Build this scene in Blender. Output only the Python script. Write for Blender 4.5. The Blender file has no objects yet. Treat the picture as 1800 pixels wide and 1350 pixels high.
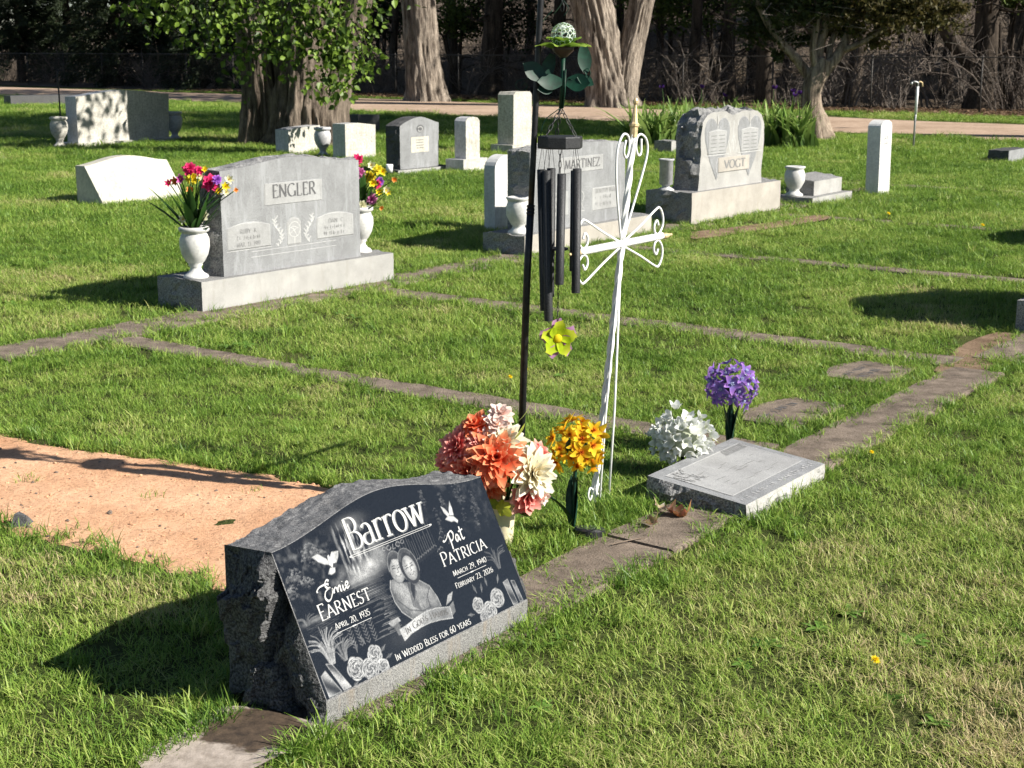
import bpy, bmesh, math, random
import numpy as np
from mathutils import Vector, Matrix, Euler
from mathutils.geometry import tessellate_polygon
R = math.radians
random.seed(11)
rng = np.random.default_rng(11)
sc = bpy.context.scene
COL = sc.collection

# ------------------------------------------------------------------ camera
EYE, FPX = 1.6, 2600.0                      # eye height (m), focal length in pixels of an 1800 px wide frame
PITCH = math.atan(590 / FPX)
cam_d = bpy.data.cameras.new('camera')
cam = bpy.data.objects.new('camera', cam_d)
COL.objects.link(cam)
cam.location = (0, 0, EYE)
cam.rotation_euler = (math.pi / 2 - PITCH, 0, 0)
cam_d.sensor_width = 36
cam_d.lens = 36 * FPX / 1800
cam_d.clip_end = 600
cam_d.dof.use_dof = True
cam_d.dof.focus_distance = 4.2
cam_d.dof.aperture_fstop = 16
sc.camera = cam

# ------------------------------------------------------------------ sky, sun, exposure
SUN_AZ, SUN_EL = R(19.5), R(34.5)
S = Vector((math.cos(SUN_AZ) * math.cos(SUN_EL), -math.sin(SUN_AZ) * math.cos(SUN_EL), math.sin(SUN_EL)))
w = bpy.data.worlds.new('World')
sc.world = w
w.use_nodes = True
wn = w.node_tree
sky = wn.nodes.new('ShaderNodeTexSky')
sky.sky_type = 'NISHITA'
sky.sun_disc = False
sky.sun_elevation = SUN_EL
sky.sun_rotation = math.atan2(S.x, S.y)
sky.altitude = 1500
bg = wn.nodes['Background']
bg.inputs[1].default_value = 0.05
wn.links.new(sky.outputs[0], bg.inputs[0])
sd = bpy.data.lights.new('sun', 'SUN')
sd.energy = 5.0
sd.angle = R(0.53)
sd.color = (1.0, 0.95, 0.86)
sun = bpy.data.objects.new('sun', sd)
COL.objects.link(sun)
sun.rotation_euler = S.to_track_quat('Z', 'Y').to_euler()
sun.location = (20, -10, 20)
sc.view_settings.view_transform = 'Standard'
sc.view_settings.look = 'None'
sc.view_settings.gamma = 1
sc.view_settings.use_curve_mapping = False
sc.view_settings.exposure = 0.98
sc.cycles.max_bounces = 5
sc.cycles.diffuse_bounces = 2
sc.cycles.use_adaptive_sampling = True
sc.cycles.adaptive_threshold = 0.025
sc.cycles.glossy_bounces = 3
sc.cycles.transparent_max_bounces = 8

# ------------------------------------------------------------------ helpers
def ray(px, py):
    x = (px - 900) / FPX
    y = -(py - 675) / FPX
    return Vector((x, math.cos(PITCH) + y * math.sin(PITCH), -math.sin(PITCH) + y * math.cos(PITCH)))

def G(px, py, z=0.0):
    """ground point seen at a photograph pixel"""
    d = ray(px, py)
    t = (z - EYE) / d.z
    return Vector((0, 0, EYE)) + d * t

def at(px, py, Y):
    """point seen at a photograph pixel, Y metres ahead"""
    d = ray(px, py)
    return Vector((0, 0, EYE)) + d * (Y / d.y)

A36 = R(36)
ROW = np.array([math.sin(A36), math.cos(A36)])      # along the rows of graves
BCK = np.array([-math.cos(A36), math.sin(A36)])     # towards the back of the stones

def st(s, t):
    return ROW * s + BCK * t

def obj(name, verts, faces, mat=None, parent=None, smooth=False, cols=None, loc=None, midx=None):
    me = bpy.data.meshes.new(name)
    me.from_pydata([tuple(v) for v in verts], [], [tuple(f) for f in faces])
    if mat is not None:
        for m in (mat if isinstance(mat, (list, tuple)) else [mat]):
            me.materials.append(m)
    if midx is not None:
        me.polygons.foreach_set('material_index', np.asarray(midx, dtype=np.int32))
    if smooth:
        me.polygons.foreach_set('use_smooth', np.ones(len(me.polygons), dtype=bool))
    if cols is not None:
        ca = me.color_attributes.new('Col', 'FLOAT_COLOR', 'POINT')
        c = np.ones((len(me.vertices), 4), dtype=np.float32)
        cc = np.asarray(cols, dtype=np.float32)
        c[:, :cc.shape[1]] = cc
        ca.data.foreach_set('color', c.ravel())
    me.update()
    o = bpy.data.objects.new(name, me)
    COL.objects.link(o)
    if parent is not None:
        o.parent = parent
    if loc is not None:
        o.location = loc
    return o

def empty(name, loc=(0, 0, 0), rz=0.0):
    o = bpy.data.objects.new(name, None)
    COL.objects.link(o)
    o.location = loc
    o.rotation_euler = (0, 0, rz)
    o.empty_display_size = 0.1
    return o

def tag(o, label=None, cat=None, group=None, kind=None):
    if label: o['label'] = label
    if cat: o['category'] = cat
    if group: o['group'] = group
    if kind: o['kind'] = kind
    return o

def copy_to(src, name, parent, loc, rot=(0, 0, 0), scale=(1, 1, 1)):
    o = src.copy()
    o.name = name
    COL.objects.link(o)
    o.parent = parent
    o.location = loc
    o.rotation_euler = rot
    o.scale = scale if hasattr(scale, '__len__') else (scale,) * 3
    return o

class MB:
    def __init__(s):
        s.v, s.f, s.c, s.m = [], [], [], []
    def add(s, V, F, c=None, m=0):
        n = len(s.v)
        s.v.extend([tuple(p) for p in V])
        s.f.extend([tuple(i + n for i in f) for f in F])
        s.m.extend([m] * len(F))
        if c is None: c = (1, 1, 1)
        if hasattr(c[0], '__len__'): s.c.extend([tuple(q) for q in c])
        else: s.c.extend([tuple(c)] * len(V))
    def box(s, x0, x1, y0, y1, z0, z1, c=None, m=0):
        V = [(x, y, z) for z in (z0, z1) for y in (y0, y1) for x in (x0, x1)]
        s.add(V, [(0, 2, 3, 1), (4, 5, 7, 6), (0, 1, 5, 4), (2, 6, 7, 3), (0, 4, 6, 2), (1, 3, 7, 5)], c, m)
    def tube(s, P, rad, n=8, c=None, m=0, cap=True, twist=0.0, lobes=0, lobe_amp=0.0):
        P = [Vector(p) for p in P]
        k = len(P)
        if not hasattr(rad, '__len__'): rad = [rad] * k
        t0 = (P[1] - P[0]).normalized()
        up = Vector((0, 0, 1)) if abs(t0.z) < 0.9 else Vector((1, 0, 0))
        a = t0.cross(up).normalized()
        V = []
        for i in range(k):
            t = (P[min(i + 1, k - 1)] - P[max(i - 1, 0)]).normalized()
            a = (a - t * a.dot(t)).normalized()
            b = t.cross(a)
            for j in range(n):
                th = 2 * math.pi * j / n + twist * i
                rr = rad[i]
                if lobes: rr = rad[i] * (1 + lobe_amp * math.cos(lobes * 2 * math.pi * j / n))
                V.append(P[i] + (a * math.cos(th) + b * math.sin(th)) * rr)
        F = []
        for i in range(k - 1):
            for j in range(n):
                F.append((i * n + j, i * n + (j + 1) % n, (i + 1) * n + (j + 1) % n, (i + 1) * n + j))
        if cap:
            F.append(tuple(range(n - 1, -1, -1)))
            F.append(tuple(range((k - 1) * n, k * n)))
        s.add(V, F, c, m)
    def lathe(s, prof, n=24, c=None, m=0, o=(0, 0, 0)):
        V = [(o[0] + r * math.cos(2 * math.pi * j / n), o[1] + r * math.sin(2 * math.pi * j / n), o[2] + z) for r, z in prof for j in range(n)]
        F = [(i * n + j, i * n + (j + 1) % n, (i + 1) * n + (j + 1) % n, (i + 1) * n + j) for i in range(len(prof) - 1) for j in range(n)]
        F.append(tuple(range(n - 1, -1, -1)))
        F.append(tuple(range((len(prof) - 1) * n, len(prof) * n)))
        s.add(V, F, c, m)
    def build(s, name, mat, parent=None, smooth=False, loc=None, cols=False):
        return obj(name, s.v, s.f, mat, parent, smooth, s.c if cols else None, loc, s.m if len(set(s.m)) > 1 else None)

def spline(P, n=8):
    P = [np.array(p, float) for p in P]
    Q = [2 * P[0] - P[1]] + P + [2 * P[-1] - P[-2]]
    out = []
    for i in range(1, len(Q) - 2):
        for k in range(n):
            t = k / n
            a, b, c, d = Q[i - 1], Q[i], Q[i + 1], Q[i + 2]
            out.append(0.5 * (2 * b + (c - a) * t + (2 * a - 5 * b + 4 * c - d) * t * t + (3 * b - a - 3 * c + d) * t ** 3))
    out.append(P[-1])
    return out

# vectorised noise ----------------------------------------------------------
def _h(ix, iy, iz, s):
    n = (ix.astype(np.int64) * 374761393 + iy.astype(np.int64) * 668265263 + iz.astype(np.int64) * 2147483647 + s * 974634577) & 0xFFFFFFFF
    n = ((n ^ (n >> 13)) * 1274126177) & 0xFFFFFFFF
    n = ((n ^ (n >> 16)) * 2246822519) & 0xFFFFFFFF
    return ((n ^ (n >> 15)) & 0xFFFFFF) / float(0xFFFFFF)

def vn(P, s=0):
    P = np.asarray(P, float)
    i = np.floor(P)
    f = P - i
    f = f * f * (3 - 2 * f)
    x, y, z = i[:, 0], i[:, 1], i[:, 2]
    o = 0
    for dx in (0, 1):
        for dy in (0, 1):
            for dz in (0, 1):
                wgt = (f[:, 0] if dx else 1 - f[:, 0]) * (f[:, 1] if dy else 1 - f[:, 1]) * (f[:, 2] if dz else 1 - f[:, 2])
                o = o + wgt * _h(x + dx, y + dy, z + dz, s)
    return o * 2 - 1

def fbm(P, oct=4, s=0, gain=0.5):
    P = np.asarray(P, float)
    a, o = 1.0, 0
    for k in range(oct):
        o = o + a * vn(P, s + k)
        P = P * 2.03 + 7.1
        a *= gain
    return o

def facets(P, s=0, tilt=0.6):
    """broken-rock height: nearest jittered cell, each cell a tilted plane"""
    P = np.asarray(P, float)
    i = np.floor(P)
    best = np.full(len(P), 1e9)
    val = np.zeros(len(P))
    for dx in (-1, 0, 1):
        for dy in (-1, 0, 1):
            for dz in (-1, 0, 1):
                c = i + np.array([dx, dy, dz])
                j = np.stack([_h(c[:, 0], c[:, 1], c[:, 2], s + q) for q in (1, 2, 3)], 1)
                q = c + j
                d = P - q
                dd = (d ** 2).sum(1)
                tl = np.stack([_h(c[:, 0], c[:, 1], c[:, 2], s + q) - 0.5 for q in (4, 5, 6)], 1)
                h = _h(c[:, 0], c[:, 1], c[:, 2], s + 7) - 0.5 + tilt * 2 * (tl * d).sum(1)
                k = dd < best
                best[k] = dd[k]
                val[k] = h[k]
    return val

# materials -----------------------------------------------------------------
def nm(name):
    m = bpy.data.materials.new(name)
    m.use_nodes = True
    nt = m.node_tree
    return m, nt, nt.nodes['Principled BSDF']

def nd(nt, typ, **kw):
    n = nt.nodes.new(typ)
    for k, v in kw.items():
        if hasattr(n, k) and not k.startswith('i_'): setattr(n, k, v)
        else: n.inputs[k[2:].replace('_', ' ')].default_value = v
    return n

def noise_tex(nt, vec, scale, detail=5, rough=0.6, stretch=None):
    if stretch is not None:
        mp = nd(nt, 'ShaderNodeMapping')
        mp.inputs['Scale'].default_value = stretch
        nt.links.new(vec, mp.inputs[0])
        vec = mp.outputs[0]
    n = nd(nt, 'ShaderNodeTexNoise')
    n.inputs['Scale'].default_value = scale
    n.inputs['Detail'].default_value = detail
    n.inputs['Roughness'].default_value = rough
    nt.links.new(vec, n.inputs['Vector'])
    return n

def ramp(nt, fac, stops):
    r = nd(nt, 'ShaderNodeValToRGB')
    e = r.color_ramp.elements
    while len(e) < len(stops): e.new(0.5)
    for q, (p, c) in zip(e, stops):
        q.position = p
        q.color = (*c, 1) if len(c) == 3 else c
    nt.links.new(fac, r.inputs[0])
    return r

def mixc(nt, fac, a, b, mode='MIX'):
    m = nd(nt, 'ShaderNodeMix', data_type='RGBA', blend_type=mode)
    for sock, val in ((0, fac), (6, a), (7, b)):
        if hasattr(val, 'is_linked') or hasattr(val, 'links'): nt.links.new(val, m.inputs[sock])
        else: m.inputs[sock].default_value = val if sock == 0 else ((*val, 1) if len(val) == 3 else val)
    return m.outputs[2]

def bump(nt, b, h, dist=0.01, strength=0.6):
    n = nd(nt, 'ShaderNodeBump')
    n.inputs['Strength'].default_value = strength
    n.inputs['Distance'].default_value = dist
    nt.links.new(h, n.inputs['Height'])
    nt.links.new(n.outputs[0], b.inputs['Normal'])

def obj_coord(nt, world=False):
    if world: return nd(nt, 'ShaderNodeNewGeometry').outputs['Position']
    return nd(nt, 'ShaderNodeTexCoord').outputs['Object']

def granite(name, dark, light, spec_dark, scale=260, stain=None, rough=0.7, bmp=0.002, streak=0.0, lum=0.5):
    m, nt, b = nm(name)
    v = obj_coord(nt)
    sp = noise_tex(nt, v, scale, 2, 0.7)
    c1 = ramp(nt, sp.outputs[0], [(0.36, spec_dark), (0.47, dark), (0.62, light)])
    lo = noise_tex(nt, v, 4.5, 5, 0.65)
    r2 = ramp(nt, lo.outputs[0], [(0.3, (0.78,) * 3), (0.7, (1.12,) * 3)])
    c = mixc(nt, 1.0, c1.outputs[0], r2.outputs[0], 'MULTIPLY')
    if stain is not None:
        sn = noise_tex(nt, v, 3.0, 6, 0.7, stretch=(6, 6, 0.9))
        rs = ramp(nt, sn.outputs[0], [(0.52, (0, 0, 0)), (0.68, (1, 1, 1))])
        ml = nd(nt, 'ShaderNodeMath', operation='MULTIPLY')
        nt.links.new(rs.outputs[0], ml.inputs[0])
        ml.inputs[1].default_value = streak
        c = mixc(nt, ml.outputs[0], c, stain)
    nt.links.new(c, b.inputs['Base Color'])
    b.inputs['Roughness'].default_value = rough
    b.inputs['Specular IOR Level'].default_value = 0.3
    bump(nt, b, sp.outputs[0], bmp, 0.5)
    return m

def plain(name, c, rough=0.5, metal=0.0, var=0.18, scale=30, bmp=0.0, spec=0.5):
    m, nt, b = nm(name)
    v = obj_coord(nt)
    n = noise_tex(nt, v, scale, 4, 0.6)
    lo = tuple(x * (1 - var) for x in c)
    hi = tuple(min(1, x * (1 + var)) for x in c)
    r = ramp(nt, n.outputs[0], [(0.3, lo), (0.7, hi)])
    nt.links.new(r.outputs[0], b.inputs['Base Color'])
    b.inputs['Roughness'].default_value = rough
    b.inputs['Metallic'].default_value = metal
    b.inputs['Specular IOR Level'].default_value = spec
    if bmp: bump(nt, b, n.outputs[0], bmp, 0.6)
    return m

def leafmat(name, trans=0.35, rough=0.5, jitter=0.0, base=None, spec=0.3):
    """colour from the Col attribute (or a base colour varied per instance), with light coming through"""
    m, nt, b = nm(name)
    if base is None:
        a = nd(nt, 'ShaderNodeVertexColor')
        a.layer_name = 'Col'
        c = a.outputs[0]
    else:
        n = noise_tex(nt, obj_coord(nt, True), base[2], 3, 0.6)
        c = ramp(nt, n.outputs[0], [(0.32, base[0]), (0.68, base[1])]).outputs[0]
    nt.links.new(c, b.inputs['Base Color'])
    b.inputs['Roughness'].default_value = rough
    b.inputs['Specular IOR Level'].default_value = spec
    t = nd(nt, 'ShaderNodeBsdfTranslucent')
    nt.links.new(c, t.inputs[0])
    mx = nd(nt, 'ShaderNodeMixShader')
    mx.inputs[0].default_value = trans
    nt.links.new(b.outputs[0], mx.inputs[1])
    nt.links.new(t.outputs[0], mx.inputs[2])
    nt.links.new(mx.outputs[0], nt.nodes['Material Output'].inputs[0])
    return m

MAT = {}
MAT['granite_grey'] = granite('granite_grey', (.21, .215, .22), (.30, .305, .31), (.13, .13, .135), 330, (.34, .35, .36), streak=.65)
MAT['granite_light'] = granite('granite_light', (.33, .325, .31), (.44, .43, .41), (.24, .235, .22), 300, (.25, .235, .21), streak=.35)
MAT['granite_warm'] = granite('granite_warm', (.37, .34, .30), (.46, .43, .385), (.28, .26, .23), 300, (.28, .25, .21), streak=.3)
MAT['rock_grey'] = granite('rock_grey', (.20, .20, .20), (.34, .335, .325), (.10, .10, .10), 120, rough=.85, bmp=.012)
MAT['rock_black'] = granite('rock_black', (.06, .06, .062), (.13, .13, .13), (.022, .022, .024), 150, rough=.8, bmp=.012)
MAT['granite_frost'] = granite('granite_frost', (.12, .12, .125), (.24, .24, .24), (.05, .05, .052), 300, (.05, .05, .052), rough=.75, bmp=.003, streak=.5)
MAT['granite_base'] = granite('granite_base', (.17, .168, .165), (.29, .285, .275), (.09, .09, .09), 300, (.24, .19, .14), rough=.8, bmp=.004, streak=.5)
MAT['frost_panel'] = granite('frost_panel', (.305, .307, .305), (.375, .376, .372), (.25, .25, .25), 300, (.22, .22, .22), streak=.5)
MAT['carved_line'] = plain('carved_line', (.42, .42, .415), .9, var=.2, scale=60)
MAT['letter_dark'] = plain('letter_dark', (.085, .085, .088), .8, var=.3, scale=80)
MAT['letter_soft'] = plain('letter_soft', (.17, .17, .17), .9, var=.4, scale=60)
MAT['letter_white'] = plain('letter_white', (.40, .40, .395), .7, var=.12, scale=160)
MAT['marble'] = granite('marble', (.60, .595, .575), (.66, .655, .635), (.55, .545, .53), 40, (.40, .39, .36), rough=.55, streak=.3)
MAT['marble_aged'] = granite('marble_aged', (.46, .44, .39), (.55, .53, .475), (.36, .345, .30), 30, (.25, .23, .19), rough=.75, streak=.55)
MAT['marble_cream'] = granite('marble_cream', (.46, .44, .375), (.51, .49, .42), (.41, .39, .33), 30, (.6, .56, .46), rough=.7, streak=.3)
MAT['marble_grey'] = granite('marble_grey', (.45, .45, .46), (.52, .52, .53), (.38, .38, .39), 30, (.3, .3, .31), rough=.45, streak=.4)
MAT['dark_stone'] = granite('dark_stone', (.07, .07, .072), (.12, .12, .12), (.04, .04, .04), 200, rough=.6)
MAT['white_paint'] = plain('white_paint', (.80, .80, .78), .38, var=.06, scale=20, bmp=.001)
MAT['gold'] = plain('gold', (.60, .46, .25), .5, .25, var=.35, scale=60)
MAT['black_metal'] = plain('black_metal', (.018, .018, .02), .42, 0.3, var=.5, scale=50, bmp=.002)
MAT['chime_metal'] = plain('chime_metal', (.028, .029, .031), .55, 0.3, var=.7, scale=260, bmp=.002)
MAT['chain'] = plain('chain', (.06, .06, .06), .5, .6)
MAT['cord'] = plain('cord', (.03, .03, .03), .8)
MAT['black_plastic'] = plain('black_plastic', (.02, .02, .022), .4)
MAT['green_metal'] = plain('green_metal', (.004, .030, .017), .5, var=.5, scale=40, spec=.3)
MAT['galv'] = plain('galv', (.36, .36, .36), .5, .5, var=.3, scale=30)
MAT['petal'] = leafmat('petal', .36, .7, spec=.15)
MAT['leaf'] = leafmat('leaf', .35, .45)
MAT['far_leaf'] = leafmat('far_leaf', .3, .6)
# ------------------------------------------------------------------ the setting
def poly_inside(P, poly):
    x, y = P[:, 0], P[:, 1]
    ins = np.zeros(len(P), bool)
    n = len(poly)
    for i in range(n):
        x0, y0 = poly[i]
        x1, y1 = poly[(i + 1) % n]
        c = ((y0 > y) != (y1 > y)) & (x < (x1 - x0) * (y - y0) / (y1 - y0 + 1e-12) + x0)
        ins ^= c
    return ins

def poly_sd(P, poly):
    """signed distance, positive inside"""
    d = np.full(len(P), 1e9)
    n = len(poly)
    for i in range(n):
        a = np.array(poly[i]); b = np.array(poly[(i + 1) % n])
        ab = b - a
        t = np.clip(((P - a) @ ab) / (ab @ ab), 0, 1)
        d = np.minimum(d, np.hypot(*(P - a - t[:, None] * ab).T))
    return np.where(poly_inside(P, poly), d, -d)

F0 = np.array([3.4, 44.4])
FE = np.array([.735, -.678])         # along the fence, to the right
FN = np.array([.678, .735])          # beyond the fence

# ground materials
m, nt, b = nm('lawn_soil')
v = obj_coord(nt, True)
n1 = noise_tex(nt, v, 1.3, 6, .65)
n2 = noise_tex(nt, v, 55, 4, .7)
c1 = ramp(nt, n1.outputs[0], [(.35, (.045, .065, .018)), (.62, (.085, .10, .034))])
c2 = ramp(nt, n2.outputs[0], [(.35, (.45, .45, .4)), (.65, (1.3, 1.25, 1.15))])
nt.links.new(mixc(nt, 1.0, c1.outputs[0], c2.outputs[0], 'MULTIPLY'), b.inputs['Base Color'])
b.inputs['Roughness'].default_value = .95
b.inputs['Specular IOR Level'].default_value = .1
bump(nt, b, n2.outputs[0], .03, .7)
MAT['lawn_soil'] = m

def sandy(name, lo, hi, speck, s1=3.0, s2=90, bmp=.012):
    m, nt, b = nm(name)
    v = obj_coord(nt, True)
    n1 = noise_tex(nt, v, s1, 6, .65)
    n2 = noise_tex(nt, v, s2, 5, .75)
    c1 = ramp(nt, n1.outputs[0], [(.32, lo), (.66, hi)])
    c2 = ramp(nt, n2.outputs[0], [(.33, speck), (.48, (1, 1, 1)), (.75, (1.12, 1.12, 1.12))])
    nt.links.new(mixc(nt, 1.0, c1.outputs[0], c2.outputs[0], 'MULTIPLY'), b.inputs['Base Color'])
    b.inputs['Roughness'].default_value = .95
    b.inputs['Specular IOR Level'].default_value = .15
    bump(nt, b, n2.outputs[0], bmp, .8)
    return m
MAT['dirt'] = sandy('dirt', (.52, .285, .16), (.72, .44, .275), (.55, .5, .45), 2.2, 70, .009)
MAT['road'] = sandy('road', (.32, .23, .165), (.46, .34, .255), (.7, .65, .6), .8, 9, .02)
MAT['concrete'] = sandy('concrete', (.12, .096, .077), (.28, .225, .178), (.40, .38, .36), 9, 130, .01)
MAT['concrete_pale'] = sandy('concrete_pale', (.30, .25, .21), (.42, .36, .31), (.6, .56, .52), 5, 130, .006)
MAT['floor'] = sandy('woodland_floor', (.05, .038, .026), (.16, .12, .085), (.4, .38, .35), .5, 6, .05)
MAT['hill'] = sandy('hill', (.09, .07, .052), (.22, .175, .135), (.4, .4, .38), .35, 3, .2)
MAT['bare'] = sandy('bare_soil', (.15, .10, .065), (.30, .21, .14), (.5, .45, .4), 6, 80, .012)

# one big lawn sheet to the horizon
xs = np.concatenate([np.linspace(-300, -40, 6), np.linspace(-36, 36, 37), np.linspace(40, 300, 6)])
ys = np.concatenate([np.linspace(-60, -4, 4), np.linspace(0, 60, 31), np.linspace(70, 300, 6)])
V = [(x, y, 0.0) for y in ys for x in xs]
nx = len(xs)
F = [(j * nx + i, j * nx + i + 1, (j + 1) * nx + i + 1, (j + 1) * nx + i) for j in range(len(ys) - 1) for i in range(nx - 1)]
tag(obj('ground', V, F, MAT['lawn_soil']), 'ground under the cemetery lawn', kind='structure')

# gravel road
road_near = [(-46, 82), (-17.8, 52.3), (-8.1, 44.4), (-2.7, 38.0), (2.5, 33.03), (9.0, 26.3), (24, 10.5), (40, -6)]
road_far = [(-40, 84), (-22, 64.6), (-11.5, 55.2), (-3.8, 48.2), (3.2, 41.0), (10.8, 32.2), (28, 15), (44, -2)]
na = spline([(*p, 0) for p in road_near], 8)
fa = spline([(*p, 0) for p in road_far], 8)
V, F = [], []
for i, (p, q) in enumerate(zip(na, fa)):
    for k in range(5):
        t = k / 4
        jit = .18 * math.sin(i * 1.9) if k in (0, 4) else 0
        V.append((p[0] * (1 - t) + q[0] * t, p[1] * (1 - t) + q[1] * t + jit, .006 + .02 * (1 - (2 * t - 1) ** 2)))
for i in range(len(na) - 1):
    for k in range(4):
        F.append((i * 5 + k, (i + 1) * 5 + k, (i + 1) * 5 + k + 1, i * 5 + k + 1))
tag(obj('gravel_road', V, F, MAT['road'], smooth=True), 'pinkish gravel lane crossing behind the graves', kind='structure')
road_poly = [(p[0], p[1]) for p in na] + [(q[0], q[1]) for q in fa[::-1]]

# woodland floor and the hillside behind the fence
def hill_z(d):
    return np.where(d < 5, 0, np.where(d < 45, (d - 5) * .20, 40 * .20 + (d - 45) * .5))
ss = np.linspace(-70, 70, 71)
ds = np.concatenate([np.linspace(-1.2, 45, 40), np.linspace(50, 95, 10)])
V = []
for d in ds:
    for s_ in ss:
        p = F0 + FE * s_ + FN * (d + (.35 * math.sin(s_ * 1.3) + .2 * math.sin(s_ * 3.1) if d < -1 else 0))
        z = float(hill_z(np.array(d))) + (.25 * math.sin(s_ * .31 + d * .2) * min(1, max(0, (d - 7) / 10)))
        V.append((p[0], p[1], .012 + z))
n_ = len(ss)
F = [(j * n_ + i, j * n_ + i + 1, (j + 1) * n_ + i + 1, (j + 1) * n_ + i) for j in range(len(ds) - 1) for i in range(n_ - 1)]
mi = [0 if ds[j] < 9 else 1 for j in range(len(ds) - 1) for i in range(n_ - 1)]
tag(obj('woodland_floor', V, F, [MAT['floor'], MAT['hill']], smooth=True, midx=mi), 'brown leaf-strewn woodland floor rising to a dry hillside', kind='structure')

# concrete strips between the lots: (s0, s1, t0, t1) in row coordinates
STRIPS = [
    (0.9, 7.32, 2.25, 2.53),      # under the dark slant stone and the grey flat marker
    (7.6, 13.5, 2.25, 2.53),
    (4.55, 16.5, 6.56, 6.93),     # along the second row
    (5.19, 5.39, 2.55, 6.54),     # cross strips
    (7.35, 7.58, 2.55, 6.54),
    (10.30, 10.47, 2.55, 6.4),
    (13.25, 13.42, 1.0, 6.4),
    (16.9, 17.1, 2.0, 11.0),
]
def strip_obj(s0, s1, t0, t1, name, lab, mats):
    L = max(s1 - s0, t1 - t0)
    along_s = (s1 - s0) > (t1 - t0)
    root = empty(name, (0, 0, 0))
    tag(root, lab, kind='structure')
    a = s0 if along_s else t0
    end = s1 if along_s else t1
    lc = random.Random(int(s0 * 100 + t0 * 10))
    k = 0
    while a < end - .05:
        ln = min(lc.uniform(1.1, 1.9), end - a)
        if end - a - ln < .4: ln = end - a
        mb = MB()
        nseg = max(2, int(ln / .12))
        w0, w1 = (t0, t1) if along_s else (s0, s1)
        jit0 = [lc.uniform(-.009, .009) for _ in range(nseg + 1)]
        jit1 = [lc.uniform(-.009, .009) for _ in range(nseg + 1)]
        zt = .012 + lc.uniform(0, .008)
        Vv, Ff = [], []
        for i in range(nseg + 1):
            q = a + .006 + (ln - .012) * i / nseg
            for wv, zz in ((w0 + jit0[i], -.03), (w0 + jit0[i], zt - .008), (w0 + jit0[i] + .012, zt + lc.uniform(-.002, .002)), (w1 + jit1[i] - .012, zt + lc.uniform(-.002, .002)), (w1 + jit1[i], zt - .008), (w1 + jit1[i], -.03)):
                p = st(q, wv) if along_s else st(wv, q)
                Vv.append((p[0], p[1], zz))
        for i in range(nseg):
            for j in range(5):
                Ff.append((i * 6 + j, i * 6 + j + 1, (i + 1) * 6 + j + 1, (i + 1) * 6 + j))
        Ff.append(tuple(range(5, -1, -1)))
        Ff.append(tuple(range(nseg * 6, nseg * 6 + 6)))
        obj('concrete_slab', Vv, Ff, mats[min(k, len(mats) - 1)] if isinstance(mats, list) else mats, root)
        a += ln
        k += 1
    return root
strip_labs = ['weathered concrete strip running under the dark slant stone', 'soil-covered concrete strip at the right edge', 'concrete strip along the row of upright grey monuments',
              'concrete strip crossing the grass behind the cross', 'concrete strip crossing the lawn from the grey two-vase monument', 'overgrown strip on the right lawn', 'overgrown strip farther back on the right lawn', 'thin far strip before the gravel lane']
for q, lb in zip(STRIPS, strip_labs):
    strip_obj(*q, 'concrete_strip', lb, MAT['concrete'])
# dry pad and wet stain beside the dark stone
def blob(name, pts, z, mat, lab, kind='structure'):
    P = spline([(*p, 0) for p in pts] + [(*pts[0], 0)], 6)[:-1]
    return tag(obj(name, [(p[0], p[1], z) for p in P], [tuple(range(len(P)))], mat), lab, kind=kind)
m, nt, b = nm('wet_concrete')
v = obj_coord(nt, True)
n1 = noise_tex(nt, v, 25, 5, .7)
n3 = noise_tex(nt, v, 9, 4, .6)
dry_ = ramp(nt, n1.outputs[0], [(.33, (.24, .20, .165)), (.66, (.42, .36, .31))])
wet_ = ramp(nt, n1.outputs[0], [(.35, (.032, .022, .015)), (.65, (.095, .065, .042))])
wc = G(455, 1298)
vm = nd(nt, 'ShaderNodeVectorMath', operation='DISTANCE')
nt.links.new(v, vm.inputs[0])
vm.inputs[1].default_value = (wc.x, wc.y, .02)
ma = nd(nt, 'ShaderNodeMath', operation='MULTIPLY_ADD')
nt.links.new(n3.outputs[0], ma.inputs[0])
ma.inputs[1].default_value = -.16
nt.links.new(vm.outputs['Value'], ma.inputs[2])
fac_ = ramp(nt, ma.outputs[0], [(.035, (1, 1, 1)), (.055, (0, 0, 0))])
nt.links.new(mixc(nt, fac_.outputs[0], dry_.outputs[0], wet_.outputs[0]), b.inputs['Base Color'])
b.inputs['Roughness'].default_value = .7
bump(nt, b, n1.outputs[0], .006, .6)
MAT['wet'] = m
pad = [G(235, 1350), G(330, 1298), G(415, 1258), G(575, 1300), G(480, 1352), G(400, 1385), G(280, 1390)]
blob('concrete_pad', [(p.x, p.y) for p in pad], .0265, MAT['wet'], 'pale concrete foundation with a damp brown stain beside the dark stone')

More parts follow.
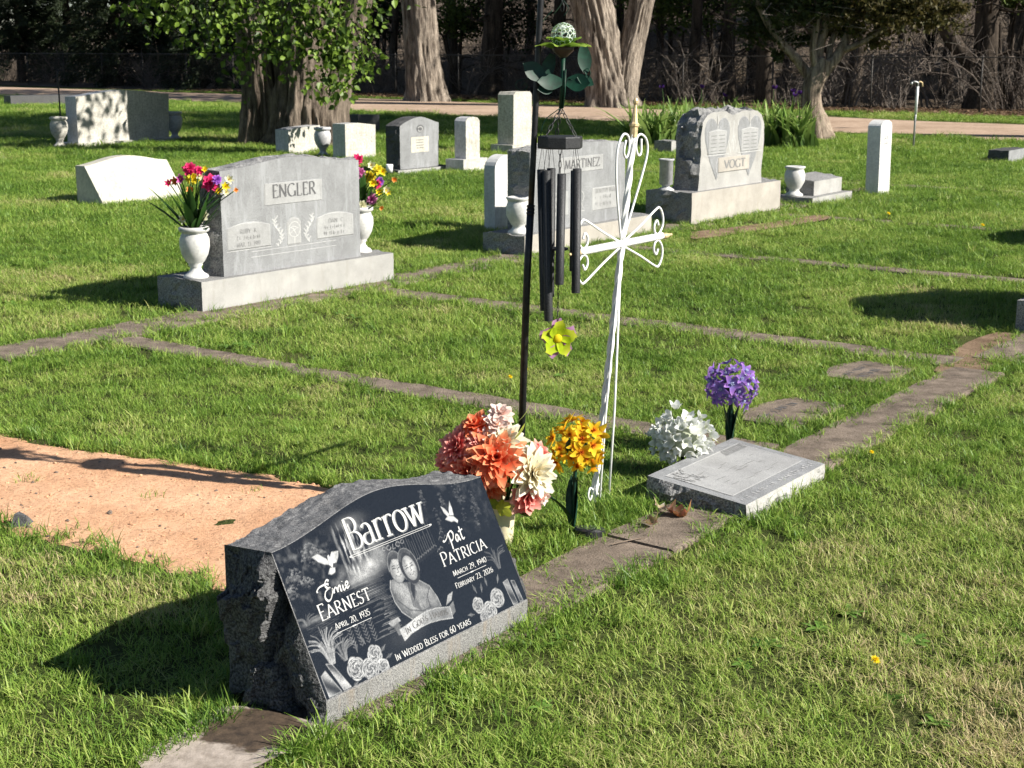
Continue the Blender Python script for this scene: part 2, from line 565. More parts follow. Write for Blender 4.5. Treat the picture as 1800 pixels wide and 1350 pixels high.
# bare reddish dirt of the new grave
DIRT = [(-3.1, 6.65), (-2.19, 6.12), (-1.8, 5.89), (-1.26, 5.63), (-.71, 5.37), (-.42, 5.12), (-.22, 4.72), (-.3, 4.3), (-.62, 4.05), (-.85, 4.12), (-.99, 4.29), (-1.09, 4.36), (-1.28, 4.52), (-1.51, 4.68), (-1.74, 4.80), (-2.3, 5.25), (-3.3, 5.9)]
gx = np.arange(-3.3, 0.0, .022)
gy = np.arange(3.95, 6.7, .022)
X, Y = np.meshgrid(gx, gy)
P = np.stack([X.ravel(), Y.ravel()], 1)
P3 = np.column_stack([P, np.zeros(len(P))])
sdv = poly_sd(P, DIRT) + .06 * fbm(P3 * 4, 3, 5)
zz = -.022 + .028 * np.clip((sdv + .06) / .10, 0, 1) + .004 * fbm(P3 * 3, 4, 9) + .0028 * fbm(P3 * 24, 3, 19) + .004 * np.maximum(0, facets(P3 * 14, 3) - .15)
nx = len(gx)
keep = sdv > -.1
F = []
for j in range(len(gy) - 1):
    for i in range(nx - 1):
        q = (j * nx + i, j * nx + i + 1, (j + 1) * nx + i + 1, (j + 1) * nx + i)
        if all(keep[k] for k in q): F.append(q)
used = sorted({k for f in F for k in f})
mp = {k: i for i, k in enumerate(used)}
tag(obj('bare_dirt', [(P[k, 0], P[k, 1], zz[k]) for k in used], [tuple(mp[k] for k in f) for f in F], MAT['dirt'], smooth=True), 'bare orange sandy dirt of the new grave', kind='structure')
def dirt_z(x, y):
    i = min(max(int(round((x - gx[0]) / .022)), 0), nx - 1)
    j = min(max(int(round((y - gy[0]) / .022)), 0), len(gy) - 1)
    return max(zz[j * nx + i], 0)
# worn soil at the strip crossing, right, and under the second row
soil = [G(1640, 655), G(1690, 610), G(1760, 585), G(1830, 580), G(1830, 612), G(1760, 640), G(1700, 668)]
blob('worn_soil', [(p.x, p.y) for p in soil], .010, MAT['bare'], 'worn sandy soil beside the stone at the right edge')
soil2 = [G(1215, 412), G(1330, 398), G(1440, 382), G(1450, 390), G(1340, 408), G(1225, 424)]
blob('worn_soil', [(p.x, p.y) for p in soil2], .022, MAT['bare'], 'bare strip of soil before the heart-shaped monument')
# ------------------------------------------------------------------ carved lettering: a small pen-stroke roman alphabet
def arc(cx, cy, rx, ry, a0, a1, n=14):
    return [(cx + rx * math.cos(R(a0 + (a1 - a0) * i / n)), cy + ry * math.sin(R(a0 + (a1 - a0) * i / n))) for i in range(n + 1)]
GL = {
 'A': (.72, [[(.02, 0), (.35, 1)], [(.33, 1), (.70, 0)], [(.13, .34), (.57, .34)]], [(.02, 0), (.70, 0)]),
 'B': (.62, [[(.12, 0), (.12, 1)], [(.12, 1)] + arc(.30, .765, .22, .235, 90, -90) + [(.12, .53)], [(.12, .53)] + arc(.32, .265, .26, .265, 90, -90) + [(.12, 0)]], []),
 'C': (.70, [arc(.40, .5, .36, .5, 48, 312, 24)], []),
 'D': (.72, [[(.12, 0), (.12, 1)], [(.12, 1), (.30, 1)] + arc(.30, .5, .37, .5, 90, -90, 18) + [(.12, 0)]], []),
 'E': (.54, [[(.12, 0), (.12, 1)], [(.05, 1), (.48, 1), (.48, .88)], [(.12, .53), (.40, .53)], [(.05, 0), (.52, 0), (.52, .13)]], []),
 'F': (.52, [[(.12, 0), (.12, 1)], [(.05, 1), (.48, 1), (.48, .87)], [(.12, .52), (.40, .52)]], [(.12, 0)]),
 'G': (.76, [arc(.41, .5, .37, .5, 48, 330, 24), [(.70, .0), (.70, .40)]], [(.70, .42)]),
 'H': (.74, [[(.12, 0), (.12, 1)], [(.62, 0), (.62, 1)], [(.12, .52), (.62, .52)]], [(.12, 0), (.12, 1), (.62, 0), (.62, 1)]),
 'I': (.26, [[(.13, 0), (.13, 1)]], [(.13, 0), (.13, 1)]),
 'J': (.36, [[(.24, 1), (.24, .1)] + arc(.12, .1, .12, .14, 0, -110, 8)], [(.24, 1)]),
 'K': (.68, [[(.12, 0), (.12, 1)], [(.60, 1), (.14, .45)], [(.24, .56), (.66, 0)]], [(.12, 0), (.12, 1), (.6, 1), (.66, 0)]),
 'L': (.52, [[(.12, 0), (.12, 1)], [(.05, 0), (.50, 0), (.50, .14)]], [(.12, 1)]),
 'M': (.88, [[(.10, 0), (.15, 1)], [(.15, 1), (.44, .05)], [(.44, .05), (.73, 1)], [(.73, 1), (.79, 0)]], [(.10, 0), (.79, 0)]),
 'N': (.76, [[(.12, 0), (.12, 1)], [(.10, 1), (.64, 0)], [(.64, 0), (.64, 1)]], [(.12, 0), (.64, 1)]),
 'O': (.82, [arc(.41, .5, .37, .5, 90, 450, 32)], []),
 'P': (.58, [[(.12, 0), (.12, 1)], [(.12, 1)] + arc(.30, .73, .25, .27, 90, -90) + [(.14, .46)]], [(.12, 0)]),
 'R': (.68, [[(.12, 0), (.12, 1)], [(.12, 1)] + arc(.30, .75, .23, .25, 90, -90) + [(.14, .5)], [(.30, .5), (.64, 0)]], [(.12, 0), (.64, 0)]),
 'S': (.52, [arc(.27, .755, .20, .245, 40, 250, 12) + arc(.25, .25, .22, .25, 70, -150, 12)], []),
 'T': (.66, [[(.33, 0), (.33, 1)], [(.04, .86), (.04, 1), (.62, 1), (.62, .86)]], [(.33, 0)]),
 'U': (.74, [[(.12, 1), (.12, .3)] + arc(.37, .3, .25, .3, 180, 360, 14) + [(.62, 1)]], [(.12, 1), (.62, 1)]),
 'V': (.70, [[(.02, 1), (.35, 0)], [(.35, 0), (.68, 1)]], [(.02, 1), (.68, 1)]),
 'W': (1.0, [[(.02, 1), (.28, 0)], [(.28, 0), (.50, .85)], [(.48, .9), (.74, 0)], [(.74, 0), (.98, 1)]], [(.02, 1), (.98, 1)]),
 'Y': (.66, [[(.02, 1), (.33, .45)], [(.64, 1), (.33, .45)], [(.33, .48), (.33, 0)]], [(.02, 1), (.64, 1), (.33, 0)]),
 'Z': (.62, [[(.06, .86), (.06, 1), (.56, 1)], [(.56, 1), (.04, 0)], [(.04, 0), (.58, 0), (.58, .14)]], []),
 '0': (.56, [arc(.28, .5, .24, .5, 90, 450, 24)], []),
 '1': (.34, [[(.06, .86), (.19, 1), (.19, 0)]], [(.19, 0)]),
 '2': (.54, [arc(.26, .74, .21, .26, 160, -20, 12) + [(.04, 0), (.50, 0), (.5, .08)]], []),
 '3': (.50, [arc(.22, .755, .20, .245, 150, -85, 12) + arc(.22, .26, .24, .26, 85, -150, 12)], []),
 '4': (.56, [[(.42, 0), (.42, 1)], [(.42, 1), (.03, .28), (.54, .28)]], []),
 '5': (.50, [[(.46, 1), (.12, 1), (.09, .56)] + arc(.22, .3, .24, .30, 110, -145, 14)], []),
 '6': (.54, [[(.44, .98)] + arc(.44, .35, .38, .62, 110, 180, 8) + arc(.28, .29, .22, .29, 180, 540, 18)], []),
 '7': (.50, [[(.04, .9), (.04, 1), (.46, 1), (.16, 0)]], []),
 '8': (.54, [arc(.27, .76, .18, .24, 90, 450, 18), arc(.27, .27, .22, .27, 90, 450, 18)], []),
 '9': (.54, [arc(.27, .71, .22, .29, 0, 360, 18), arc(.10, .65, .38, .63, 0, -70, 8)], []),
 '.': (.22, [[(.09, .0), (.09, .07)]], []),
 ',': (.24, [[(.12, .06), (.07, -.12)]], []),
 "'": (.20, [[(.1, 1.02), (.07, .8)]], []),
 ' ': (.36, [], []),
 # lower case for the large name
 'a': (.50, [arc(.22, .46, .17, .2, 150, 0, 10) + [(.39, .40), (.39, .06), (.50, 0)], [(.38, .36)] + arc(.20, .17, .18, .18, 80, 350, 14)], []),
 'r': (.42, [[(.12, 0), (.12, .66), (.03, .62)], [(.12, .42)] + arc(.30, .46, .17, .2, 165, 40, 8)], [(.12, 0)]),
 'o': (.56, [arc(.28, .33, .25, .345, 90, 450, 26)], []),
 'w': (.78, [[(.03, .66), (.24, 0)], [(.24, 0), (.40, .6)], [(.38, .66), (.58, 0)], [(.58, 0), (.76, .66)]], [(.03, .66), (.40, .66), (.76, .66)]),
}
def stroke_poly(P, thick, thin, nib):
    P = [np.array(p, float) for p in P]
    n = len(P)
    V = []
    for i in range(n):
        d = P[min(i + 1, n - 1)] - P[max(i - 1, 0)]
        L = math.hypot(*d) or 1
        d = d / L
        ang = math.atan2(d[1], d[0])
        wd = thin + (thick - thin) * abs(math.sin(ang - nib)) ** 1.3
        nrm = np.array([-d[1], d[0]])
        # mitre at sharp corners
        if 0 < i < n - 1:
            e = P[i] - P[i - 1]
            e = e / (math.hypot(*e) or 1)
            k = abs(e @ d)
            wd = wd / max(k, .6)
        V.append(P[i] + nrm * wd / 2)
        V.append(P[i] - nrm * wd / 2)
    F = [(2 * i, 2 * i + 1, 2 * i + 3, 2 * i + 2) for i in range(n - 1)]
    return V, F

def text_strokes(s, thick=.13, thin=.05, nib=R(15), serif=.17, small=False, gap=.06):
    """list of (verts, faces) in em units; small: lower case given as small capitals"""
    out, x = [], 0.0
    for ch in s:
        sc_ = 1.0
        if small and ch.islower():
            ch, sc_ = ch.upper(), .8
        wd, ss, sf = GL[ch]
        for P in ss:
            Vv, Ff = stroke_poly([(px * sc_, py * sc_) for px, py in P], thick * (1 if sc_ == 1 else .9), thin, nib)
            out.append(([(q[0] + x, q[1]) for q in Vv], Ff))
        for (px, py) in sf:
            y = py * sc_
            h = max(thin * .55, .034)
            y0, y1 = (y, y + h) if py < .3 else (y - h, y)
            hw = serif / 2 * sc_
            out.append(([(px * sc_ + x - hw, y0), (px * sc_ + x + hw, y0), (px * sc_ + x + hw, y1), (px * sc_ + x - hw, y1)], [(0, 1, 2, 3)]))
        x += wd * sc_ + gap
    return out, x - gap

def place_text(s, to3, u0, v0, height, width=None, mat=None, parent=None, name='inscription', lift=.0006, **kw):
    """to3(u, v, lift) maps plate coordinates to the thing's local space"""
    st_, w0 = text_strokes(s, **kw)
    sx = height if width is None else width / w0
    mb = MB()
    for k, (Vv, Ff) in enumerate(st_):
        mb.add([to3(u0 + p[0] * sx, v0 + p[1] * height, lift + k * .000012) for p in Vv], Ff)
    o = mb.build(name, mat, parent)
    o['kind'] = 'stuff'
    return o

def place_letters(s, to3, u0, v0, height, width, mat, parent, lift=.0006, **kw):
    """large lettering: every letter a part of its own"""
    w0 = text_strokes(s, **kw)[1]
    sx = width / w0
    x = 0.0
    for i, ch in enumerate(s):
        if ch == ' ':
            x += GL[' '][0] + kw.get('gap', .06)
            continue
        st_, w1 = text_strokes(ch, **kw)
        mb = MB()
        for k, (Vv, Ff) in enumerate(st_):
            mb.add([to3(u0 + (x + p[0]) * sx, v0 + p[1] * height, lift + k * .000012) for p in Vv], Ff)
        mb.build('letter', mat, parent)
        x += w1 + kw.get('gap', .06)

def place_worn(n, to3, u0, v0, height, width, mat, parent, name='worn_inscription', lift=.0006):
    """a line of n carved characters weathered past reading"""
    lr = random.Random(int(u0 * 1000 + v0 * 777) + n)
    mb = MB()
    cw = width / n
    for k in range(n):
        if lr.random() < .14: continue
        x = u0 + cw * k
        for q in range(lr.choice((1, 2, 2, 3))):
            if lr.random() < .6:
                xa = x + cw * lr.choice((.15, .35, .6))
                P = [(xa, v0 + height * lr.uniform(0, .3)), (xa + cw * lr.uniform(-.1, .1), v0 + height * lr.uniform(.6, 1))]
            else:
                ya = v0 + height * lr.choice((.05, .5, .9))
                P = [(x + cw * .1, ya), (x + cw * .55, ya + height * lr.uniform(-.1, .1))]
            Vv, Ff = stroke_poly(P, height * .17, height * .12, 0)
            mb.add([to3(p[0], p[1], lift + (k * 3 + q) * .000012) for p in Vv], Ff)
    o = mb.build(name, mat, parent)
    o['kind'] = 'stuff'
    return o

def place_lines(lines, to3, mat, parent, name, wd=.003, lift=.0008):
    mb = MB()
    for k, L in enumerate(lines):
        w_ = wd
        if isinstance(L, tuple): L, w_ = L
        Vv, Ff = stroke_poly(L, w_, w_ * .7, R(20))
        mb.add([to3(p[0], p[1], lift + k * .00001) for p in Vv], Ff)
    o = mb.build(name, mat, parent)
    o['kind'] = 'stuff'
    return o

def place_poly(P, to3, mat, parent, name, lift=.0004):
    tri = tessellate_polygon([[Vector((p[0], p[1], 0)) for p in P]])
    return obj(name, [to3(p[0], p[1], lift) for p in P], [tuple(t) for t in tri], mat, parent)

def raised(P, y, th, mat, parent, name, edge=None, bev=.006):
    """panel raised (th>0) or sunk border drawn round it, on a vertical face at local y"""
    n = len(P)
    cx = sum(p[0] for p in P) / n
    cz = sum(p[1] for p in P) / n
    I = [(cx + (p[0] - cx) * (1 - bev * 2 / max(.02, abs(p[0] - cx) + abs(p[1] - cz))), cz + (p[1] - cz) * (1 - bev * 2 / max(.02, abs(p[0] - cx) + abs(p[1] - cz)))) for p in P]
    V = [(p[0], y, p[1]) for p in P] + [(p[0], y - th, p[1]) for p in I]
    F = [(i, (i + 1) % n, n + (i + 1) % n, n + i) for i in range(n)]
    tri = tessellate_polygon([[Vector((p[0], p[1], 0)) for p in I]])
    F += [tuple(n + k for k in t) for t in tri]
    return obj(name, V, F, mat, parent)

# ------------------------------------------------------------------ stone shapes
def resample(P, ds):
    out = []
    n = len(P)
    for i in range(n):
        a, b = np.array(P[i], float), np.array(P[(i + 1) % n], float)
        k = max(1, int(round(math.hypot(*(b - a)) / ds)))
        for j in range(k): out.append(a + (b - a) * j / k)
    return np.array(out)

def slab(name, outline, y0, y1, mats, parent, ds=.02, depth_n=8, amp=None, freq=9, seed=0, taper=0.0):
    """outline (x,z) counter-clockwise from the front; amp(x,z,nx,nz) = rock-face depth of the side walls"""
    Q = resample(outline, ds)
    n = len(Q)
    nxt, prv = np.roll(Q, -1, 0), np.roll(Q, 1, 0)
    T = nxt - prv
    T /= np.hypot(T[:, 0], T[:, 1])[:, None] + 1e-9
    Nn = np.stack([T[:, 1], -T[:, 0]], 1)
    am = np.zeros(n) if amp is None else np.array([amp(q[0], q[1], a[0], a[1]) for q, a in zip(Q, Nn)])
    V = []
    for k in range(depth_n + 1):
        t = k / depth_n
        y = y0 + (y1 - y0) * t
        P3 = np.column_stack([Q[:, 0], np.full(n, y), Q[:, 1]])
        d = np.zeros(n)
        if am.any():
            env = .12 + .88 * min(1, 4.5 * min(t, 1 - t))
            d = am * (.35 * math.sin(math.pi * t) + .9 * facets(P3 * freq, seed, .8) + .35 * fbm(P3 * freq * 2.5, 3, seed)) * env
        X = Q + Nn * d[:, None]
        if taper: X = X * (1, 1)
        for x, z in X: V.append((x, y, z))
    F = []
    for k in range(depth_n):
        for i in range(n):
            F.append((k * n + i, (k + 1) * n + i, (k + 1) * n + (i + 1) % n, k * n + (i + 1) % n))
    mi = [1] * len(F)
    for k, flip in ((0, False), (depth_n, True)):
        tri = tessellate_polygon([[Vector((V[k * n + i][0], V[k * n + i][2], 0)) for i in range(n)]])
        for t in tri:
            a, b_, c = [k * n + i for i in t]
            pa, pb, pc = Vector(V[a]), Vector(V[b_]), Vector(V[c])
            ny = (pb - pa).cross(pc - pa).y
            want = 1 if flip else -1
            F.append((a, b_, c) if ny * want > 0 else (a, c, b_))
            mi.append(0)
    return obj(name, V, F, mats, parent, midx=mi)

def vert(y):
    return lambda u, v, l=0: (u, y - l, v)

def stone_root(name, p, rz_deg, label, cat='headstone', group=None):
    o = empty(name, (p[0], p[1], 0), R(rz_deg))
    return tag(o, label, cat, group)

def ends(a):                      # rock-pitched ends, sawn top
    return lambda x, z, nx_, nz_: a if abs(nx_) > .7 else 0.0
def ends_top(a, tpa):
    return lambda x, z, nx_, nz_: a if abs(nx_) > .7 else (tpa if nz_ > .3 else 0.0)

def urn(name, prof, mat, loc, label, cat='vase', scale=1.0, group=None, n=28):
    mb = MB()
    mb.lathe([(r * scale, z * scale) for r, z in prof], n)
    o = mb.build(name, mat, None, True)
    o.location = loc
    return tag(o, label, cat, group)
URN = [(.002, 0), (.075, 0), (.08, .012), (.072, .022), (.05, .035), (.036, .055), (.034, .07), (.045, .082), (.042, .09), (.058, .105), (.082, .15), (.093, .20), (.092, .245), (.080, .275), (.074, .285), (.09, .292), (.096, .305), (.093, .318), (.080, .322), (.066, .318), (.060, .28), (.002, .27)]
URN_SHORT = [(.002, 0), (.075, 0), (.078, .018), (.05, .035), (.042, .055), (.06, .075), (.088, .13), (.09, .19), (.078, .225), (.072, .235), (.088, .245), (.09, .258), (.075, .262), (.06, .25), (.002, .24)]
CYL = [(.002, 0), (.075, 0), (.078, .01), (.06, .022), (.032, .035), (.04, .05), (.062, .06), (.062, .27), (.072, .275), (.072, .288), (.055, .289), (.052, .25), (.002, .25)]
def local_to_world(root, p):
    c, s_ = math.cos(root.rotation_euler.z), math.sin(root.rotation_euler.z)
    return (root.location.x + p[0] * c - p[1] * s_, root.location.y + p[0] * s_ + p[1] * c, p[2])
FOOT = []       # footprints that keep grass away: (x, y, rz, x0, x1, y0, y1)
def foot(root, x0, x1, y0, y1):
    FOOT.append((root.location.x, root.location.y, root.rotation_euler.z, x0, x1, y0, y1))
# ================================================================== grey monument with two flower vases
def panel_top(x0, x1, z0, z1, rise):
    return [(x0, z0), (x1, z0), (x1, z1)] + [(x1 + (x0 - x1) * t, z1 + rise * math.sin(math.pi * t)) for t in np.linspace(.1, .9, 9)] + [(x0, z1)]
def serp(x0, x1, z0, zs, rise, n=24):
    """tablet with a serpentine top"""
    top = []
    for i in range(n + 1):
        t = i / n
        top.append((x1 + (x0 - x1) * t, zs + rise * (math.sin(math.pi * t) ** 2 if .0 < t < 1 else 0)))
    return [(x0, z0), (x1, z0)] + top

e = stone_root('upright_headstone', (-1.904, 8.984), 90 - 38.5, 'grey granite monument with serpentine top and a white flower vase at each end')
foot(e, -.02, 1.74, -.03, .46)
slab('base', [(0, -.05), (1.72, -.05), (1.72, .2), (0, .2)], 0, .43, [MAT['granite_light'], MAT['rock_grey']], e, .025, 14, ends(.022), 8, 3)
slab('tablet', serp(.23, 1.455, .2, .86, .055), .06, .26, [MAT['granite_grey'], MAT['rock_grey']], e, .02, 10, ends_top(.03, .012), 11, 5)
tf = vert(.06)
pn = raised([(.585, .617), (1.10, .617), (1.105, .757), (.59, .757)], .0597, .004, MAT['frost_panel'], e, 'name_panel')
place_letters('ENGLER', vert(.0552), .655, .662, .082, .385, MAT['letter_dark'], pn, thick=.16, thin=.055)
for nm_, x0, x1, l in (('date_panel', .265, .632, [('RUBY  K.', .37), (11, .345), ('MAR. 13. 1981', .34)]), ('date_panel', 1.04, 1.39, [('DAN  C.', 1.15), (11, 1.11), (11, 1.10)])):
    pp = raised(panel_top(x0, x1, .358, .498, .03), .0597, .004, MAT['frost_panel'], e, nm_)
    for k, (s_, u) in enumerate(l):
        (place_worn if isinstance(s_, int) else place_text)(s_, vert(.0552), u, .458 - k * .042, .028, (.15 if k == 0 else .2), MAT['letter_soft'], pp)
em = raised([(.775, .345), (.90, .345), (.90, .49), (.88, .515), (.84, .527), (.80, .515), (.775, .49)], .0597, .003, MAT['frost_panel'], e, 'emblem')
ln = [arc(.84, .445, .05, .05, 0, 360, 20), arc(.83, .435, .04, .03, 40, 230, 12), [(.80, .42), (.835, .44), (.875, .455)], [(.84, .40), (.84, .35)], [(.80, .46), (.83, .45), (.86, .40)]]
place_lines(ln, vert(.0566), MAT['carved_line'], em, 'carving', .006)
lc = random.Random(4)
for x0, sgn in ((.70, 1), (.975, -1)):
    L = []
    for k in range(16):
        z = .35 + .17 * k / 15
        x = x0 + sgn * .03 * math.sin(k * .35)
        s1 = .022 * (1 if k % 2 else -1)
        L.append(([(x, z), (x + s1 * .6, z + .012), (x + s1, z + .02 + lc.uniform(-.005, .008))], .008))
        L.append(([(x, z), (x + s1 * .2, z + .02)], .005))
    place_lines(L, vert(.0596), MAT['carved_line'], e, 'carved_spray')
place_lines([([(.46, .335), (1.22, .335)], .004), ([(.46, .30), (1.22, .30)], .004), ([(.262, .352), (.64, .352)], .004)], vert(.0594), MAT['carved_line'], e, 'carved_band')
VASE_E1 = local_to_world(e, (.10, .17, .2))
VASE_E2 = local_to_world(e, (1.60, .20, .2))
urn('flower_vase', URN, MAT['marble'], VASE_E1, 'white marble urn vase on the left end of the grey serpentine-top monument', scale=1.0)
urn('flower_vase', URN, MAT['marble'], VASE_E2, 'white marble urn vase on the right end of the grey serpentine-top monument', scale=1.0)

# ================================================================== second monument, behind the chime
e = stone_root('upright_headstone', (.098, 11.556), 90 - 36.5, 'wide pale grey monument behind the black wind chime')
foot(e, -.02, 1.95, -.03, .44)
slab('base', [(0, -.05), (1.91, -.05), (1.91, .165), (0, .165)], 0, .41, [MAT['granite_warm'], MAT['rock_grey']], e, .03, 10, ends(.022), 8, 13)
slab('tablet', [(.18, .165), (1.60, .165), (1.58, .80)] + [(1.56 - 1.36 * t, .815 + .03 * math.sin(math.pi * t)) for t in np.linspace(0, 1, 12)] + [(.18, .80)], .08, .30, [MAT['granite_grey'], MAT['rock_grey']], e, .025, 8, ends_top(.03, .015), 10, 15)
pn = raised([(.60, .605), (1.235, .605), (1.235, .733), (.60, .733)], .0797, .004, MAT['frost_panel'], e, 'name_panel')
place_letters('MARTINEZ', vert(.0752), .66, .638, .072, .52, MAT['letter_dark'], pn, thick=.16, thin=.06)
for x0, x1, names in ((.30, .72, (7, 10, 10)), (1.07, 1.485, ('DOROTHY BELLE', 10, 11))):
    pp = raised([(x0, .265), (x1, .265), (x1, .457), (x0, .457)], .0797, .003, MAT['frost_panel'], e, 'date_panel')
    for k, s_ in enumerate(names):
        (place_worn if isinstance(s_, int) else place_text)(s_, vert(.0762), x0 + .05, .41 - k * .055, .034, (x1 - x0) * (.76 if k == 0 else .6), MAT['letter_soft'], pp)
place_lines([arc(.90, .40, .05, .045, -60, 250, 14), [(.86, .30), (.90, .36), (.94, .30)], [(.84, .28), (.96, .28)]], vert(.0794), MAT['carved_line'], e, 'carving', .007)
urn('stone_vase', URN_SHORT, MAT['marble'], local_to_world(e, (.10, .13, .165)), 'empty white vase on the base of the monument behind the chime', scale=1.12)
e2 = stone_root('marble_headstone', (-.15, 13.12), 54, 'white round-shouldered marble slab half hidden behind the chime monument')
foot(e2, -.02, .36, -.02, .14)
slab('tablet', [(0, -.03), (.36, -.03), (.36, .56)] + arc(.18, .56, .18, .12, 0, 180, 12)[1:-1] + [(0, .56)], 0, .12, [MAT['marble'], MAT['marble']], e2, .03, 4)

# ================================================================== heart-shaped double monument
e = stone_root('heart_headstone', (1.651, 13.612), 90 - 37.8, 'rough-backed double heart monument on a thick warm grey base')
foot(e, -.02, 1.74, -.03, .54)
slab('base', [(0, -.05), (1.72, -.05), (1.72, .305), (0, .305)], 0, .5, [MAT['granite_warm'], MAT['rock_grey']], e, .03, 12, ends(.035), 7, 23)
out = [(.20, .305), (1.43, .305), (1.41, .45), (1.43, .55), (1.45, .72), (1.44, .88), (1.38, .97), (1.30, 1.005), (1.0, 1.02), (.86, .985), (.80, .98), (.70, 1.015), (.45, 1.02), (.34, 1.0), (.26, .93), (.23, .8), (.24, .65), (.23, .5)]
slab('tablet', out, .06, .33, [MAT['granite_light'], MAT['rock_grey']], e, .025, 12, lambda x, z, a, c_: .055 if z > .32 else 0, 7, 27)
def heart(cx, cz, w_, h_):
    P = [(cx, cz - h_)]
    P += [(cx + w_ * .55, cz - h_ * .55), (cx + w_ * .95, cz - h_ * .05)]
    P += arc(cx + w_ * .5, cz + h_ * .16, w_ * .5, h_ * .30, 0, 165, 10)
    P += arc(cx - w_ * .5, cz + h_ * .16, w_ * .5, h_ * .30, 15, 180, 10)
    P += [(cx - w_ * .95, cz - h_ * .05), (cx - w_ * .55, cz - h_ * .55)]
    return P
for cx, nmz in ((.53, 0), (1.15, 1)):
    hp = raised(heart(cx, .78, .235, .40), .0597, .004, MAT['granite_grey'], e, 'carved_heart')
    bk = raised([(cx - .17, .63), (cx + .17, .63), (cx + .17, .84), (cx, .86), (cx - .17, .84)], .0553, .004, MAT['frost_panel'], hp, 'carved_book')
    place_lines([[(cx - .13, .80 - .035 * k), (cx - .02, .80 - .035 * k)] for k in range(5)] + [[(cx + .02, .80 - .035 * k), (cx + .13, .80 - .035 * k)] for k in range(5)], vert(.0510), MAT['letter_soft'], bk, 'carving', .009)
    place_lines([([(cx, .99), (cx, .62)], .01), ([(cx - .22, .62), (cx + .22, .62)], .01), ([(cx + .02, .6), (cx - .02, .52), (cx + .015, .42)], .008)], vert(.0549), MAT['carved_line'], hp, 'carved_cord')
pn = raised([(.555, .455), (1.155, .455), (1.155, .592), (.555, .592)], .0554, .006, MAT['granite_warm'], e, 'name_panel')
place_letters('VOGT', vert(.0490), .66, .485, .078, .40, MAT['letter_soft'], pn, thick=.2, thin=.07)
place_lines([[(.76, .93), (.74, .75), (.79, .63)], [(.84, .93), (.83, .75), (.85, .63)], [(.92, .93), (.95, .75), (.89, .63)], ([(.80, .72), (.84, .80), (.88, .72)], .012)], vert(.0594), MAT['carved_line'], e, 'carved_drape', .012)
urn('stone_vase', CYL, MAT['marble_grey'], local_to_world(e, (.06, .32, .306)), 'tall white cylinder vase on the base of the double heart monument', scale=1.02)

# ================================================================== small two-step stone with vase
e = stone_root('small_headstone', (3.127, 15.428), 54, 'low two-step grey stone with a white vase beside it', 'headstone')
foot(e, -.02, 1.03, -.03, .48)
slab('base', [(0, -.03), (1.01, -.03), (1.01, .08), (0, .08)], 0, .46, [MAT['granite_light'], MAT['rock_grey']], e, .04, 6, ends(.012), 8, 33)
b2 = slab('pillow_stone', [(.24, .08), (.95, .08), (.95, .23), (.24, .23)], .10, .42, [MAT['granite_light'], MAT['rock_grey']], e, .03, 8, ends(.015), 9, 35)
for vtx in b2.data.vertices:                       # pillow top slopes towards the front
    if vtx.co.z > .2: vtx.co.z += .14 * (vtx.co.y - .10)
urn('stone_vase', URN_SHORT, MAT['marble'], local_to_world(e, (.10, .26, .08)), 'white stone vase beside the low two-step stone', scale=1.2)

# ================================================================== white marble post with rounded top
e = stone_root('marble_headstone', (4.058, 16.461), 54, 'narrow white marble upright with arched top standing alone on the right lawn')
foot(e, -.02, .34, -.02, .16)
tb = slab('tablet', [(0, -.05), (.32, -.05), (.32, .75)] + arc(.16, .75, .16, .075, 0, 180, 12)[1:-1] + [(0, .75)], 0, .15, [MAT['marble'], MAT['marble']], e, .03, 4)
for k in range(9):
    z = .62 - k * .055
    place_lines([([(.09, z), (.23, z + .006)], .014), ([(.11, z + .02), (.21, z + .022)], .008)] if k not in (4, 6) else [([(.10, z), (.22, z)], .008)], vert(0), MAT['letter_soft'] if k < 2 else MAT['marble_aged'], tb, 'worn_inscription')
place_lines([arc(.16, .70, .07, .07, 200, 340, 10), [(.09, .73), (.16, .63), (.21, .6)]], vert(0), MAT['marble_grey'], tb, 'worn_crest', .01)
e.rotation_euler.y = R(-1.2)

# ================================================================== white slanted marble stone, left
e = stone_root('slant_headstone', (-4.253, 15.428), 56, 'cream white slant-faced marble stone beside the left flower vase')
foot(e, -.02, 1.1, -.05, .42)
N_ = 26
V, F = [], []
for i in range(N_ + 1):
    u = 1.15 * i / N_
    t = i / N_
    zt = .40 + .075 * math.sin(math.pi * t) ** 1.6
    V += [(u, 0, -.03), (u, .02, .05), (u, .26, zt), (u, .40, zt), (u, .40, -.03)]
for i in range(N_):
    for k in range(4): F.append((i * 5 + k, (i + 1) * 5 + k, (i + 1) * 5 + k + 1, i * 5 + k + 1))
F += [(0, 1, 2, 3, 4), tuple(N_ * 5 + k for k in (4, 3, 2, 1, 0))]
tb = obj('tablet', V, F, MAT['marble_cream'], e)
sl = math.hypot(.24, .35)
def slant(u, v, l=0):
    t = v / sl
    return (u, .02 + .24 * t - l * .82, .05 + .35 * t + l * .57)
place_lines([([(.30, .30), (.90, .305)], .006), ([(.30, .21), (.90, .215)], .006), (arc(.18, .02, .16, .13, 60, 170, 12), .006), (arc(.20, .02, .21, .17, 60, 170, 12), .006), ([(.24, .33), (.30, .25), (.33, .2)], .008)], slant, MAT['letter_soft'], tb, 'carved_frame')
place_worn(5, slant, .46, .235, .05, .28, MAT['letter_soft'], tb)

